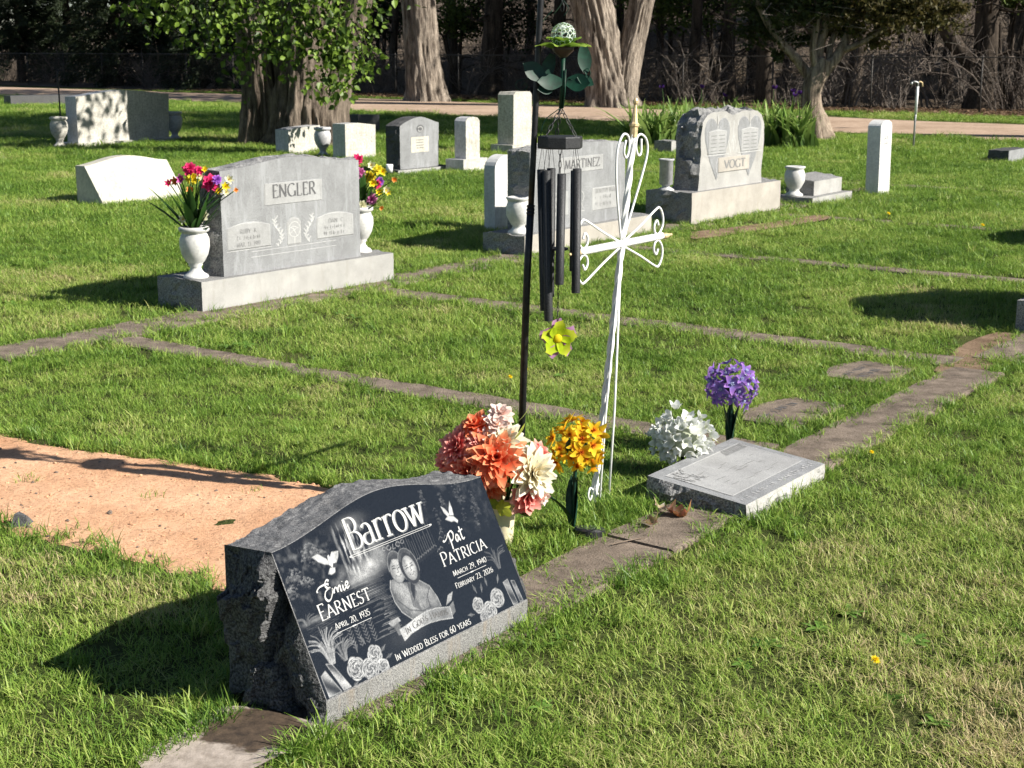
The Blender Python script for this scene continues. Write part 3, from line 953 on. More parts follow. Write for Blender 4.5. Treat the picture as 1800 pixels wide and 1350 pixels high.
# ================================================================== far left: broad shaded monument
e = stone_root('upright_headstone', (-7.255, 24.92), 54, 'broad white monument half in tree shade, far left, with two urns')
foot(e, -.1, 2.1, -.1, .5)
slab('base', [(-.06, -.05), (2.16, -.05), (2.16, .06), (-.06, .06)], -.08, .42, [MAT['marble_aged'], MAT['marble_grey']], e, .1, 3)
slab('tablet', [(.04, .06), (2.0, .06), (2.04, .82)] + [(2.04 - 2.0 * t, .82 + .085 * math.sin(math.pi * t) ** 1.5) for t in np.linspace(.06, .94, 14)] + [(.04, .82)], 0, .28, [MAT['marble_aged'], MAT['marble_grey']], e, .08, 4)
urn('stone_urn', URN, MAT['marble_aged'], local_to_world(e, (-.24, .12, .0)), 'pale urn to the left of the broad shaded monument', scale=1.55)
urn('stone_urn', URN, MAT['marble_grey'], local_to_world(e, (2.26, .14, .0)), 'shaded urn at the right end of the broad shaded monument', scale=1.55)
slab('inscription_plate', [(.5, .55), (1.3, .55), (1.3, .62), (.5, .62)], -.006, .0, [MAT['marble_aged'], MAT['marble_aged']], e, .2, 1)

e = stone_root('low_headstone', (-13.6, 42.6), 40, 'low dark stone near the gravel lane at the far left')
foot(e, 0, 1.5, 0, .5)
slab('tablet', [(-.6, -.05), (1.3, -.05), (1.3, .30), (-.6, .30)], 0, .5, [MAT['dark_stone'], MAT['dark_stone']], e, .2, 3, ends(.02), 5, 41)

# ================================================================== pair of marble blocks with an urn between, under the big tree
e = stone_root('marble_block', (-3.439, 23.03), 54, 'left one of two white marble blocks under the big tree')
foot(e, 0, .75, 0, .3)
slab('block', [(0, -.05), (.70, -.05), (.71, .42), (.2, .40), (0, .375)], 0, .28, [MAT['marble_aged'], MAT['marble_grey']], e, .05, 4)
e = stone_root('marble_block', (-2.432, 21.84), 54, 'right one of two white marble blocks under the big tree')
foot(e, 0, .7, 0, .3)
slab('block', [(0, -.05), (.66, -.05), (.67, .49), (.3, .53), (0, .525)], 0, .25, [MAT['marble_aged'], MAT['marble_grey']], e, .05, 4)
urn('stone_urn', URN, MAT['marble_grey'], (-2.86, 22.6, 0), 'grey urn between the two white marble blocks', scale=1.38)

# ================================================================== grey stone with round emblem
e = stone_root('upright_headstone', (-1.465, 19.165), 54, 'dark-sided grey stone with a round emblem and pale plaque')
foot(e, 0, 1.2, -.02, .5)
slab('base', [(0, -.05), (1.15, -.05), (1.15, .065), (0, .065)], 0, .42, [MAT['granite_light'], MAT['rock_black']], e, .05, 4, ends(.01), 8, 43)
slab('tablet', [(.14, .065), (.93, .065), (.94, .64)] + [(.94 - .80 * t, .64 + .085 * math.sin(math.pi * t) ** 1.4) for t in np.linspace(.08, .92, 12)] + [(.14, .62)], .08, .32, [MAT['granite_grey'], MAT['rock_black']], e, .03, 8, ends_top(.025, .01), 9, 45)
place_poly([(.36, .27), (.72, .27), (.72, .47), (.36, .47)], vert(.08), MAT['marble_cream'], e, 'plaque', .003)
place_lines([([(.46, .43 - .035 * k), (.62, .43 - .035 * k)], .012) for k in range(4)], vert(.0765), MAT['letter_soft'], e, 'plaque_inscription')
place_poly(arc(.55, .575, .075, .05, 0, 342, 19), vert(.08), MAT['letter_dark'], e, 'emblem', .0025)
place_lines([(arc(.55, .57, .05, .03, 200, 520, 14), .02)], vert(.0765), MAT['frost_panel'], e, 'emblem_relief')
urn('cup', [(.002, 0), (.04, 0), (.045, .10), (.04, .10), (.036, .02), (.002, .02)], MAT['white_paint'], (-1.55, 18.85, .07), 'small white cup at the foot of the round-emblem stone', 'cup')

# ================================================================== small stepped marble stone
e = stone_root('marble_headstone', (-.64, 19.70), 54, 'small weathered marble headstone on its own square base')
foot(e, 0, .55, 0, .3)
slab('base', [(0, -.05), (.525, -.05), (.525, .165), (0, .165)], 0, .30, [MAT['marble_aged'], MAT['marble_grey']], e, .05, 4)
slab('tablet', [(.12, .165), (.42, .165), (.42, .66), (.38, .70), (.27, .715), (.16, .70), (.12, .66)], .05, .24, [MAT['marble_aged'], MAT['marble_grey']], e, .04, 4)

# ================================================================== tall square column
e = stone_root('stone_column', (.02, 23.2), 54, 'tall square weathered column behind the pole', 'monument')
foot(e, -.15, .65, -.1, .4)
slab('base', [(-.10, -.05), (.60, -.05), (.60, .14), (-.10, .14)], -.06, .36, [MAT['marble_aged'], MAT['marble_aged']], e, .1, 3)
slab('shaft', [(.0, .14), (.50, .14), (.49, .90), (.44, .945), (.06, .945), (.01, .90)], 0, .30, [MAT['marble_aged'], MAT['marble_aged']], e, .06, 4)

# ================================================================== small dark / partial stones
e = stone_root('small_headstone', (-2.95, 28.8), 54, 'small dark stone in the shade behind the white marble blocks')
slab('tablet', [(0, -.05), (.62, -.05), (.62, .34), (0, .36)], 0, .3, [MAT['dark_stone'], MAT['dark_stone']], e, .05, 4)
e = stone_root('small_headstone', (2.483, 23.28), 54, 'low rough-sided stone at the foot of the iris bed')
slab('tablet', [(0, -.05), (.24, -.05), (.24, .19), (0, .19)], 0, .31, [MAT['granite_light'], MAT['rock_grey']], e, .03, 6, ends(.02), 10, 51)
e = stone_root('small_headstone', (7.12, 21.4), 54, 'low rough grey stone at the far right edge of the lawn')
foot(e, 0, .7, -.05, .4)
slab('base', [(-.05, -.05), (.8, -.05), (.8, .02), (-.05, .02)], -.08, .42, [MAT['granite_light'], MAT['rock_grey']], e, .06, 3)
t_ = slab('pillow_stone', [(0, .02), (.7, .02), (.7, .17), (0, .17)], 0, .3, [MAT['granite_grey'], MAT['rock_black']], e, .03, 6, ends(.02), 9, 53)
e = stone_root('upright_headstone', (3.19, 8.17), 54, 'grey monument cut off by the right edge, its long shadow on the lawn')
foot(e, -.02, 1.7, -.05, .4)
slab('base', [(0, -.05), (1.65, -.05), (1.65, .19), (0, .19)], 0, .36, [MAT['granite_light'], MAT['rock_grey']], e, .03, 10, ends(.02), 8, 55)
slab('tablet', serp(.15, 1.5, .19, .72, .23), .06, .26, [MAT['granite_grey'], MAT['rock_grey']], e, .03, 6, ends(.02), 9, 57)
e = stone_root('upright_headstone', (5.1, 11.6), 54, 'monument beyond the right edge casting the upper shadow')
foot(e, 0, 1.7, -.05, .4)
slab('base', [(0, -.05), (1.6, -.05), (1.6, .2), (0, .2)], 0, .36, [MAT['granite_light'], MAT['rock_grey']], e, .06, 5, ends(.02), 8, 59)
slab('tablet', serp(.15, 1.45, .2, .72, .2), .06, .26, [MAT['granite_grey'], MAT['rock_grey']], e, .05, 4, ends(.02), 9, 61)

# ================================================================== flat plates sunk in the grass
def flat_marker(px, label, w_, d_, txt):
    p = G(*px)
    o = empty('flat_marker', (p.x, p.y, 0), R(54))
    tag(o, label, 'grave marker')
    out = [(-w_ / 2, -d_ / 2), (w_ / 2, -d_ / 2), (w_ / 2, d_ * .28)] + [(w_ / 2 - w_ * t, d_ * (.28 + .22 * math.sin(math.pi * t))) for t in np.linspace(.1, .9, 8)] + [(-w_ / 2, d_ * .28)]
    n = len(out)
    V = [(x, y, -.03) for x, y in out] + [(x, y, .016) for x, y in out]
    tri = tessellate_polygon([[Vector((x, y, 0)) for x, y in out]])
    F = [(i, (i + 1) % n, n + (i + 1) % n, n + i) for i in range(n)] + [tuple(n + k for k in t) for t in tri]
    pl = obj('plate', V, F, MAT['concrete'], o)
    for k, s_ in enumerate(txt):
        place_worn(s_, lambda u, v, l=0: (u, v, .0165 + l), -w_ * .34, d_ * .05 - k * d_ * .22, d_ * .15, w_ * (.66 if k == 0 else .5), MAT['letter_dark'], pl)
    FOOT.append((p.x, p.y, R(54), -w_ / 2 + .03, w_ / 2 - .03, -d_ / 2 + .05, d_ / 2 - .02))
flat_marker((1521, 657), 'flat brown grave plate with arched edge, farther from the purple flowers', .46, .36, [13, 9])
flat_marker((1383, 728), 'flat brown grave plate just behind the purple flower ball', .52, .32, [10])

# ================================================================== grey bevelled marker with the white flowers behind it
e = stone_root('flat_headstone', (.808, 4.888), 54, 'low grey granite marker with rough sides and carved top, right of the cross', 'headstone')
foot(e, -.02, .66, -.01, .41)
W_, D_ = .645, .395
def mk_top(x, y): return .062 + (.038) * (y / D_)
gxn, gyn = 33, 21
V, F = [], []
for j in range(gyn):
    for i in range(gxn):
        V.append((W_ * i / (gxn - 1), D_ * j / (gyn - 1), mk_top(0, D_ * j / (gyn - 1))))
for j in range(gyn - 1):
    for i in range(gxn - 1):
        F.append((j * gxn + i, j * gxn + i + 1, (j + 1) * gxn + i + 1, (j + 1) * gxn + i))
top = obj('top_face', V, F, MAT['granite_grey'], e)
def rock_wall(name, a, b_, ta, tb_, outn, amp_, seed, parent, mat, nz=16, ds=.012, z0=-.06, fr=14, zcap=None):
    """rock-pitched wall from a to b (xy), top heights ta..tb, pushed along outn; zcap(t) gives another top line"""
    a, b_ = np.array(a), np.array(b_)
    n = max(4, int(np.linalg.norm(b_ - a) / ds))
    P, env = [], []
    for k in range(nz + 1):
        for i in range(n + 1):
            t = i / n
            q = a + (b_ - a) * t
            zt = ta + (tb_ - ta) * t if zcap is None else zcap(t)
            s_ = k / nz
            P.append((q[0], q[1], z0 + (zt - z0) * s_))
            env.append(min(1, (1 - s_) * 4.0) * min(1, .35 + 4 * min(t, 1 - t)))
    P = np.array(P)
    d = amp_ * (.5 + 1.15 * facets(P * fr, seed, .9) + .5 * facets(P * fr * 2.7, seed + 40, .8) + .22 * fbm(P * fr * 4, 3, seed)) * np.array(env)
    P[:, 0] += outn[0] * d
    P[:, 1] += outn[1] * d
    F = [(k * (n + 1) + i, k * (n + 1) + i + 1, (k + 1) * (n + 1) + i + 1, (k + 1) * (n + 1) + i) for k in range(nz) for i in range(n)]
    return obj(name, P, F, mat, parent)
rock_wall('rough_side', (0, 0), (W_, 0), .062, .062, (0, -1), .012, 71, e, MAT['granite_light'])
rock_wall('rough_side', (0, D_), (0, 0), .10, .062, (-1, 0), .018, 72, e, MAT['rock_grey'])
rock_wall('rough_side', (W_, 0), (W_, D_), .062, .10, (1, 0), .012, 73, e, MAT['rock_grey'])
rock_wall('rough_side', (W_, D_), (0, D_), .10, .10, (0, 1), .012, 74, e, MAT['rock_grey'])
def mt(u, v, l=0): return (u, v, mk_top(u, v) + l)
place_poly([(.045, .075), (.60, .075), (.60, .345), (.045, .345)], mt, MAT['frost_panel'], top, 'frosted_field', .0012)
place_lines([([(.045, .075), (.60, .075), (.60, .345), (.045, .345), (.045, .0765)], .005)], mt, MAT['carved_line'], top, 'field_border', lift=.002)
place_worn(24, mt, .03, .022, .026, .585, MAT['carved_line'], top, lift=.0015)
lc = random.Random(9)
L = []
for k in range(26):
    a0 = lc.uniform(0, 6.28); q = (.10 + lc.uniform(-.05, .05), .30 + lc.uniform(-.06, .04))
    L.append((arc(q[0], q[1], lc.uniform(.006, .016), lc.uniform(.005, .012), math.degrees(a0), math.degrees(a0) + 230, 7), .0035))
for k in range(14):
    q = .43 + .012 * k
    L.append(([(q, .30), (q + .012, .325 + .01 * math.sin(k)), (q + .03, .345)], .0035))
for k in range(22):
    u = .12 + .38 * lc.random(); v = .10 + .17 * lc.random()
    L.append(([(u, v), (u + lc.uniform(.02, .07), v + lc.uniform(-.004, .004))], .003))
place_lines(L, mt, MAT['letter_soft'], top, 'worn_carving', lift=.0026)
place_lines([(q[0], .002) if isinstance(q, tuple) else q for q in [([(x + .002, y + .002) for x, y in l[0]], .002) for l in L[:40]]], mt, MAT['carved_line'], top, 'worn_carving_light', lift=.0032)
# ================================================================== the dark slant stone in the foreground
e = stone_root('slant_headstone', (-.444, 3.282), 54, 'polished dark slant stone etched with a waterfall, doves and an embracing couple, in the foreground')
BW, LIP = .83, .075
foot(e, -.03, BW + .03, -.005, .345)
SU = [0, .046, .178, .265, .353, .436, .515, .592, .67, .74, .796, .83]
SV = [.379, .380, .403, .423, .438, .441, .429, .411, .389, .377, .373, .373]
_uf = np.linspace(0, BW, 400)
_vf = np.interp(_uf, SU, SV)
for _ in range(40): _vf[1:-1] = (_vf[:-2] + 2 * _vf[1:-1] + _vf[2:]) / 4
for _ in range(30): _vf = np.convolve(np.pad(_vf, 7, 'edge'), np.ones(15) / 15, 'valid')
def ser(u): return float(np.interp(u, _uf, _vf))
SDY, SDZ, SL = .165, .335, math.hypot(.165, .335)
def fc(u, v, l=0):                       # etched-face coordinates to local space
    return (u, SDY * v / SL - l * SDZ / SL, LIP + SDZ * v / SL + l * SDY / SL)
SD = .33
# top
nu, ny = 120, 22
V, F = [], []
for i in range(nu + 1):
    u = BW * i / nu
    x, y, z = fc(u, ser(u))
    for k in range(ny + 1):
        t = k / ny
        V.append((u, y + (SD - y) * t, z - .012 * t))
V = np.array(V)
tt = np.tile(np.linspace(0, 1, ny + 1), nu + 1)
V[:, 2] += .0035 * (fbm(V * 40, 3, 3) + .8 * facets(V * 30, 4, .8)) * np.clip(tt * 8, 0, 1) + .02 * np.clip(tt - .75, 0, 1) * facets(V * 14, 8, .7)
for i in range(nu):
    for k in range(ny): F.append((i * (ny + 1) + k, i * (ny + 1) + k + 1, (i + 1) * (ny + 1) + k + 1, (i + 1) * (ny + 1) + k)[::-1])
obj('top', V, F, MAT['granite_frost'], e)
# front lip
lip_n = 60
V, F = [], []
for i in range(lip_n + 1):
    u = BW * i / lip_n
    for z in (-.05, .0, .02, .04, LIP - .002, LIP):
        V.append((u, 0 if z < LIP else .0015, z))
for i in range(lip_n):
    for k in range(5): F.append((i * 6 + k, (i + 1) * 6 + k, (i + 1) * 6 + k + 1, i * 6 + k + 1))
V = np.array(V)
V[:, 1] -= .0022 * fbm(V * 30, 3, 6) * (V[:, 2] < LIP - .001)
V[:, 1] += .010 * np.exp(-((V[:, 0] - .43) ** 2 + (V[:, 2] - .0) ** 2) / .0003)
obj('front_lip', V, F, MAT['granite_base'], e)
# back
V, F = [], []
for i in range(41):
    u = BW * i / 40
    V += [(u, SD, -.05), (u, SD, fc(u, ser(u))[2] - .016)]
for i in range(40): F.append((i * 2, i * 2 + 1, i * 2 + 3, i * 2 + 2))
obj('back', V, F, MAT['rock_black'], e)
# rock-pitched ends: grid over the end outline
def end_wall(x0, sgn, seed, mat):
    z_front, z_back = fc(x0, ser(x0))[2], fc(x0, ser(x0))[2] - .012
    yf = fc(x0, ser(x0))[1]
    na, nb = 64, 78
    P, env = [], []
    for k in range(nb + 1):
        s_ = k / nb
        z = -.05 + (z_front + .05) * s_
        yfr = 0 if z < LIP else (z - LIP) / (z_front - LIP) * yf
        for i in range(na + 1):
            t = i / na
            P.append((x0, yfr + (SD - yfr) * t, z - .012 * t * s_))
            env.append(min(1, 7 * t, 12 * (1 - t)) * min(1, (1 - s_) * 14))
    P = np.array(P)
    env = np.array(env)
    Q = P.copy()
    Q[:, 1] = P[:, 1] * 1.25 + P[:, 2] * .42           # slabs break along a slanting grain
    Q[:, 2] = P[:, 2] * .8
    d = (.040 * facets(Q * 7, seed, 1.2) + .011 * facets(Q * 22, seed + 50, 1.0) + .012 * vn(Q * 6, seed) + .0014 * fbm(P * 90, 3, seed) + .012) * env
    d += .018 * np.sin(np.clip(1 - P[:, 2] / .42, 0, 1) * 2.2) * env
    d -= .028 * np.clip((.02 - P[:, 2] + .07 * vn(P * 5, seed + 9)) / .05, 0, 1) * (P[:, 1] > .06)
    P[:, 0] += sgn * d
    F = []
    for k in range(nb):
        for i in range(na):
            q = (k * (na + 1) + i, k * (na + 1) + i + 1, (k + 1) * (na + 1) + i + 1, (k + 1) * (na + 1) + i)
            F.append(q if sgn > 0 else q[::-1])
    return obj('rough_end', P, F, mat, e)
end_wall(0, -1, 12, MAT['rock_black'])
end_wall(BW, 1, 77, MAT['rock_black'])

# ---- the etched picture, painted as grey levels on a fine grid
NU, NV = 470, 250
uu = np.linspace(.0015, BW - .0015, NU)
vv = np.linspace(.0015, .447, NV)
U, Vv_ = np.meshgrid(uu, vv)
top_v = np.interp(uu, _uf, _vf) - .0015
Vc = np.minimum(Vv_, top_v[None, :])
IM = np.zeros(U.shape)
PX3 = np.column_stack([U.ravel(), Vc.ravel(), np.zeros(U.size)])
def blend(mask, val): 
    global IM
    IM = IM * (1 - mask) + val * mask
def sub(x0, x1, y0, y1):
    i0, i1 = np.searchsorted(uu, [x0, x1])
    j0, j1 = np.searchsorted(vv, [y0, y1])
    return slice(max(j0 - 1, 0), min(j1 + 1, NV)), slice(max(i0 - 1, 0), min(i1 + 1, NU))
def pstroke(P, wd, val, alpha=1.0):
    P = np.array(P, float)
    mx = wd * 2 if not hasattr(wd, '__len__') else max(wd) * 2
    sl = sub(P[:, 0].min() - mx - .003, P[:, 0].max() + mx + .003, P[:, 1].min() - mx - .003, P[:, 1].max() + mx + .003)
    x, y = U[sl], Vc[sl]
    if x.size == 0: return
    best = np.zeros(x.shape)
    n = len(P)
    for i in range(n - 1):
        a, b_ = P[i], P[i + 1]
        ab = b_ - a
        t = np.clip(((x - a[0]) * ab[0] + (y - a[1]) * ab[1]) / (ab @ ab + 1e-12), 0, 1)
        d = np.hypot(x - a[0] - t * ab[0], y - a[1] - t * ab[1])
        ww = wd if not hasattr(wd, '__len__') else wd[i] + (wd[i + 1] - wd[i]) * t
        best = np.maximum(best, np.clip((ww / 2 - d) / .0016 + .5, 0, 1))
    IM[sl] = IM[sl] * (1 - best * alpha) + val * best * alpha
def pfill(P, val, alpha=1.0, soft=.0012):
    P = np.array(P, float)
    sl = sub(P[:, 0].min() - .005, P[:, 0].max() + .005, P[:, 1].min() - .005, P[:, 1].max() + .005)
    x, y = U[sl], Vc[sl]
    if x.size == 0: return None
    sd_ = poly_sd(np.column_stack([x.ravel(), y.ravel()]), P).reshape(x.shape)
    mk = np.clip(sd_ / soft + .5, 0, 1) * alpha
    vl = val(x, y, sd_) if callable(val) else val
    IM[sl] = IM[sl] * (1 - mk) + vl * mk
def glow(cx, cy, rx, ry, val, p=1.0):
    global IM
    g = np.exp(-(((U - cx) / rx) ** 2 + ((Vc - cy) / ry) ** 2))
    IM = np.maximum(IM, IM * (1 - g) + val * g) if p == 1.0 else IM * (1 - g * p) + val * g * p
pr = random.Random(5)
nz1 = fbm(PX3 * 60, 4, 2).reshape(U.shape)
nz2 = fbm(PX3 * 25, 4, 3).reshape(U.shape)
nz3 = fbm(PX3 * np.array([150, 30, 1]), 3, 4).reshape(U.shape)
# distant foliage
wl = np.clip(1 - (U / .26), 0, 1) * np.clip((Vc - .17) / .06, 0, 1) * np.clip((.40 - Vc) / .05, 0, 1)
IM += np.clip(nz1 * .5 + nz2 * .4, 0, 1) * .30 * np.clip(wl * 3, 0, 1)
wr = np.clip((U - .5) / .1, 0, 1) * np.clip((Vc - .22) / .05, 0, 1)
IM += np.clip(nz1 * .4 + nz2 * .5 - .15, 0, 1) * .16 * wr
for cx, cy, r_ in ((.118, .350, .026), (.108, .332, .028), (.043, .308, .026), (.036, .296, .024), (.15, .335, .018), (.02, .27, .02), (.075, .28, .022)):
    for k in range(46):
        a0 = pr.uniform(0, 6.28); q = r_ * math.sqrt(pr.random())
        x, y = cx + q * math.cos(a0), cy + q * math.sin(a0) * .75
        pstroke([(x - .003, y), (x, y + .003), (x + .003, y)], .002, pr.uniform(.15, .6) * (1 if y > cy else .55), .8)
for cx, cy, h_ in ((.705, .335, .06), (.72, .36, .04), (.765, .315, .04), (.745, .28, .03), (.64, .355, .02), (.57, .375, .02), (.60, .30, .04)):
    for k in range(30):
        y = cy + h_ * pr.uniform(-1, 1)
        x = cx + pr.uniform(-.008, .008)
        pstroke([(x - .003, y), (x, y + .002), (x + .003, y - .001)], .0018, pr.uniform(.1, .38), .7)
# waterfall
wf = np.clip((U - .205) / .02, 0, 1) * np.clip((.345 - U) / .06, 0, 1) * np.clip((Vc - .24) / .02, 0, 1) * np.clip((.395 - .15 * np.clip(U - .25, 0, 1) - Vc) / .012, 0, 1)
IM += np.clip(nz3 * 1.1 + .22, 0, 1) * .8 * wf
glow(.28, .385, .05, .018, .3)
glow(.295, .262, .055, .022, .72)
glow(.25, .243, .05, .014, .65)
glow(.34, .285, .03, .03, .45)
for k in range(16):
    x = .415 + .009 * k + pr.uniform(-.002, .002)
    pstroke([(x, .295 + pr.uniform(-.02, .03)), (x + .002, .235)], .0022, pr.uniform(.12, .36), .7)
# rocks on the far bank
for k in range(14):
    x = .47 + .011 * k; y = .222 + .02 * math.sin(k * 1.3) * (k > 7) + .0022 * k
    pfill([(x - .008, y - .006), (x + .007, y - .006), (x + .008, y + .004), (x, y + .009), (x - .007, y + .004)], .04, .9)
    pstroke([(x - .008, y + .002), (x, y + .009), (x + .008, y + .003)], .0018, .42, .8)
# pond ripples
for k in range(46):
    y = .082 + .0035 * k
    x0 = .17 + .10 * abs(math.sin(k * 2.3)) * (1 if k < 30 else .6)
    x1 = .335 - .02 * pr.random()
    pstroke([(x0 + (.05 if y < .17 else 0), y), ((x0 + x1) / 2, y + .001), (x1, y)], [.0006, .0022, .0006], pr.uniform(.18, .6), .8)
for k in range(24):
    x0 = pr.uniform(.02, .07)
    pstroke([(x0, .15 + .0022 * k), (x0 + .07, .155 + .0022 * k)], .0012, pr.uniform(.1, .4), .7)
glow(.06, .19, .05, .006, .4)
# reed clumps
def reeds(cx, cy, n, h_, spread, br):
    for k in range(n):
        a = pr.uniform(-1, 1)
        hh = h_ * pr.uniform(.5, 1)
        x1 = cx + a * spread
        pstroke(spline([(cx + a * spread * .15, cy, 0), (cx + a * spread * .5, cy + hh * .65, 0), (x1 + a * .01, cy + hh * (1 - .25 * abs(a)), 0)], 5)[::1] if False else [(p[0], p[1]) for p in spline([(cx + a * spread * .15, cy), (cx + a * spread * .5, cy + hh * .65), (x1 + a * .01, cy + hh * (1 - .25 * abs(a)))], 5)], .0019, pr.uniform(br * .5, br), .9)
reeds(.062, .075, 44, .10, .055, .8)
reeds(.105, .07, 22, .07, .04, .55)
reeds(.03, .185, 16, .03, .03, .4)
reeds(.765, .115, 20, .075, .04, .4)
for cx in (.15, .175, .20, .225):
    for k in range(6):
        y = .085 + .009 * k
        pstroke([(cx, y), (cx + .008, y + .007)], .0024, .4, .8)
        pstroke([(cx, y), (cx - .007, y + .006)], .0024, .4, .8)
# roses
def rose(cx, cy, r_, br=.68):
    n = 30
    out = [(cx + r_ * (1 + .10 * math.sin(5 * t + cx * 90)) * math.cos(t), cy + r_ * (1 + .10 * math.sin(5 * t + cx * 90)) * math.sin(t)) for t in np.linspace(0, 6.28, n)]
    pfill(out, lambda x, y, s_: .14 + .26 * np.clip((y - cy) / r_ * .5 + .5, 0, 1))
    for ring, rr in enumerate((.97, .80, .64, .48, .33, .18)):
        for k in range(5 if ring < 3 else 3):
            a0 = k * (72 if ring < 3 else 120) + ring * 37
            A_ = arc(cx, cy, r_ * rr, r_ * rr * .95, a0, a0 + (66 if ring < 3 else 100), 6)
            pstroke(A_, [.0008, .003, .0044, .005, .0044, .003, .0008], min(1, br * 1.2), .95)
            B_ = arc(cx, cy, r_ * rr * .88, r_ * rr * .84, a0, a0 + 60, 6)
            pstroke(B_, .0022, .03, .9)
def leafp(cx, cy, a, l, val):
    c_, s_ = math.cos(a), math.sin(a)
    pfill([(cx, cy), (cx + l * .5 * c_ - l * .22 * s_, cy + l * .5 * s_ + l * .22 * c_), (cx + l * c_, cy + l * s_), (cx + l * .5 * c_ + l * .22 * s_, cy + l * .5 * s_ - l * .22 * c_)], val)
    pstroke([(cx, cy), (cx + l * c_, cy + l * s_)], .0012, .55, .9)
for cx, cy, a in ((.105, .07, 2.2), (.15, .075, 1.4), (.185, .085, 1.9), (.225, .05, .5), (.235, .03, .2), (.12, .01, 3.5), (.64, .08, 1.8), (.69, .085, 1.5), (.66, .075, 1.2), (.735, .08, 1.0), (.60, .03, 2.9)):
    leafp(cx, cy, a, .026, .22)
rose(.128, .040, .030); rose(.172, .024, .028); rose(.203, .052, .024); rose(.218, .016, .018)
rose(.712, .043, .027, .7); rose(.668, .022, .025, .7); rose(.628, .048, .022, .65); rose(.635, .012, .016, .6)
# ribbon rolls in the lower corners
def roll(P, lo, hi):
    pfill(P, lambda x, y, s_: lo + (hi - lo) * np.clip(.5 + .5 * np.sin((x * .8 + y) * 95), 0, 1))
    pstroke(P + [P[0]], .0018, .75, .9)
roll([(.040, .082), (.058, .076), (.092, .006), (.066, .006)], .15, .75)
roll([(.012, .060), (.030, .068), (.058, .006), (.014, .006)], .10, .7)
roll([(.758, .075), (.780, .078), (.786, .006), (.766, .006)], .10, .5)
roll([(.792, .070), (.806, .066), (.812, .006), (.798, .006)], .08, .45)
# couple in an embrace
pfill([(.345, .205), (.334, .185), (.333, .150), (.345, .118), (.372, .088), (.49, .088), (.488, .115), (.474, .152), (.445, .175), (.42, .180), (.385, .188), (.362, .205)], lambda x, y, s_: .27 + .12 * np.sin(x * 70 + y * 40) * .6 + .22 * np.clip(s_ / .02, 0, 1))
pfill([(.40, .187), (.425, .15), (.415, .10), (.39, .12)], .10, .6)
pfill([(.43, .165), (.445, .13), (.435, .095), (.415, .10), (.412, .14)], .48, .7)
pstroke([(.345, .15), (.375, .115), (.42, .098), (.455, .10)], .004, .14, .7)
pstroke([(.475, .15), (.452, .128), (.45, .10)], .003, .12, .8)
pstroke([(.345, .205), (.334, .185), (.333, .150), (.345, .118), (.372, .09)], .0022, .72)
pstroke([(.445, .176), (.474, .152), (.488, .115), (.49, .09)], .0022, .66)
def head(cx, cy, rx, ry, hair, tilt):
    c_, s_ = math.cos(tilt), math.sin(tilt)
    T = lambda x, y: (cx + x * c_ - y * s_, cy + x * s_ + y * c_)
    E_ = lambda ax, ay, ox=0, oy=0, a0=0, a1=342, n=18: [T(ox + p[0], oy + p[1]) for p in arc(0, 0, ax, ay, a0, a1, n)]
    if hair == 'long':
        pfill(E_(rx * 1.42, ry * 1.35, 0, ry * .10), .10)
        pstroke(E_(rx * 1.42, ry * 1.35, 0, ry * .10, -30, 212), .0018, .5)
        for k in range(6): pstroke(E_(rx * (1.30 - .06 * k), ry * (1.28 - .05 * k), 0, ry * .14, 35, 150), .0012, .32, .6)
    else:
        pfill(E_(rx * 1.14, ry * 1.12, 0, ry * .10), .20)
        pstroke(E_(rx * 1.14, ry * 1.12, 0, ry * .10, 20, 190), .0018, .5)
    pfill(E_(rx, ry * .93, 0, -ry * .05), lambda x, y, sd_: .46 + .36 * np.clip(sd_ / (rx * .7), 0, 1) * np.clip(.8 + (x - cx) / rx * .35 + (y - cy) / ry * .15, 0, 1))
    if hair != 'long':
        pfill([T(p[0], p[1]) for p in ((-rx * 1.1, ry * .1), (-rx * .8, ry * .75), (rx * .2, ry * 1.08), (rx * 1.0, ry * .5), (rx * .6, ry * .62), (-rx * .4, ry * .66), (-rx * .85, ry * .3))], .13)
    for sx in (-.42, .42):
        pstroke([T(sx * rx - rx * .2, ry * .20), T(sx * rx + rx * .2, ry * .22)], .0020, .10)
        pstroke([T(sx * rx - rx * .2, ry * .02), T(sx * rx, ry * .07), T(sx * rx + rx * .2, ry * .02)], .0024, .05)
    pstroke([T(rx * .03, ry * .05), T(rx * .12, -ry * .24), T(-rx * .08, -ry * .27)], .0019, .18)
    pstroke([T(-rx * .38, -ry * .45), T(0, -ry * .54), T(rx * .38, -ry * .42)], .0021, .10)
    pstroke([T(-rx * .28, -ry * .50), T(rx * .28, -ry * .48)], .0012, .9)
for k in range(70):                       # woven cloth and folds of the jackets
    x, y = pr.uniform(.338, .485), pr.uniform(.09, .185)
    if poly_inside(np.array([[x, y]]), [(.345, .205), (.334, .185), (.333, .150), (.345, .118), (.372, .088), (.49, .088), (.488, .115), (.474, .152), (.445, .175), (.42, .180), (.385, .188), (.362, .205)])[0]:
        pstroke([(x, y), (x + pr.uniform(-.008, .012), y - pr.uniform(.004, .014))], .0012, pr.choice((.08, .14, .6, .7)), .6)
pfill([(.372, .192), (.385, .186), (.398, .150), (.388, .158)], .58, .8)
pfill([(.412, .180), (.424, .168), (.402, .130), (.404, .160)], .05, .9)
head(.383, .227, .026, .039, 'short', -.12)
head(.429, .217, .024, .037, 'long', .10)
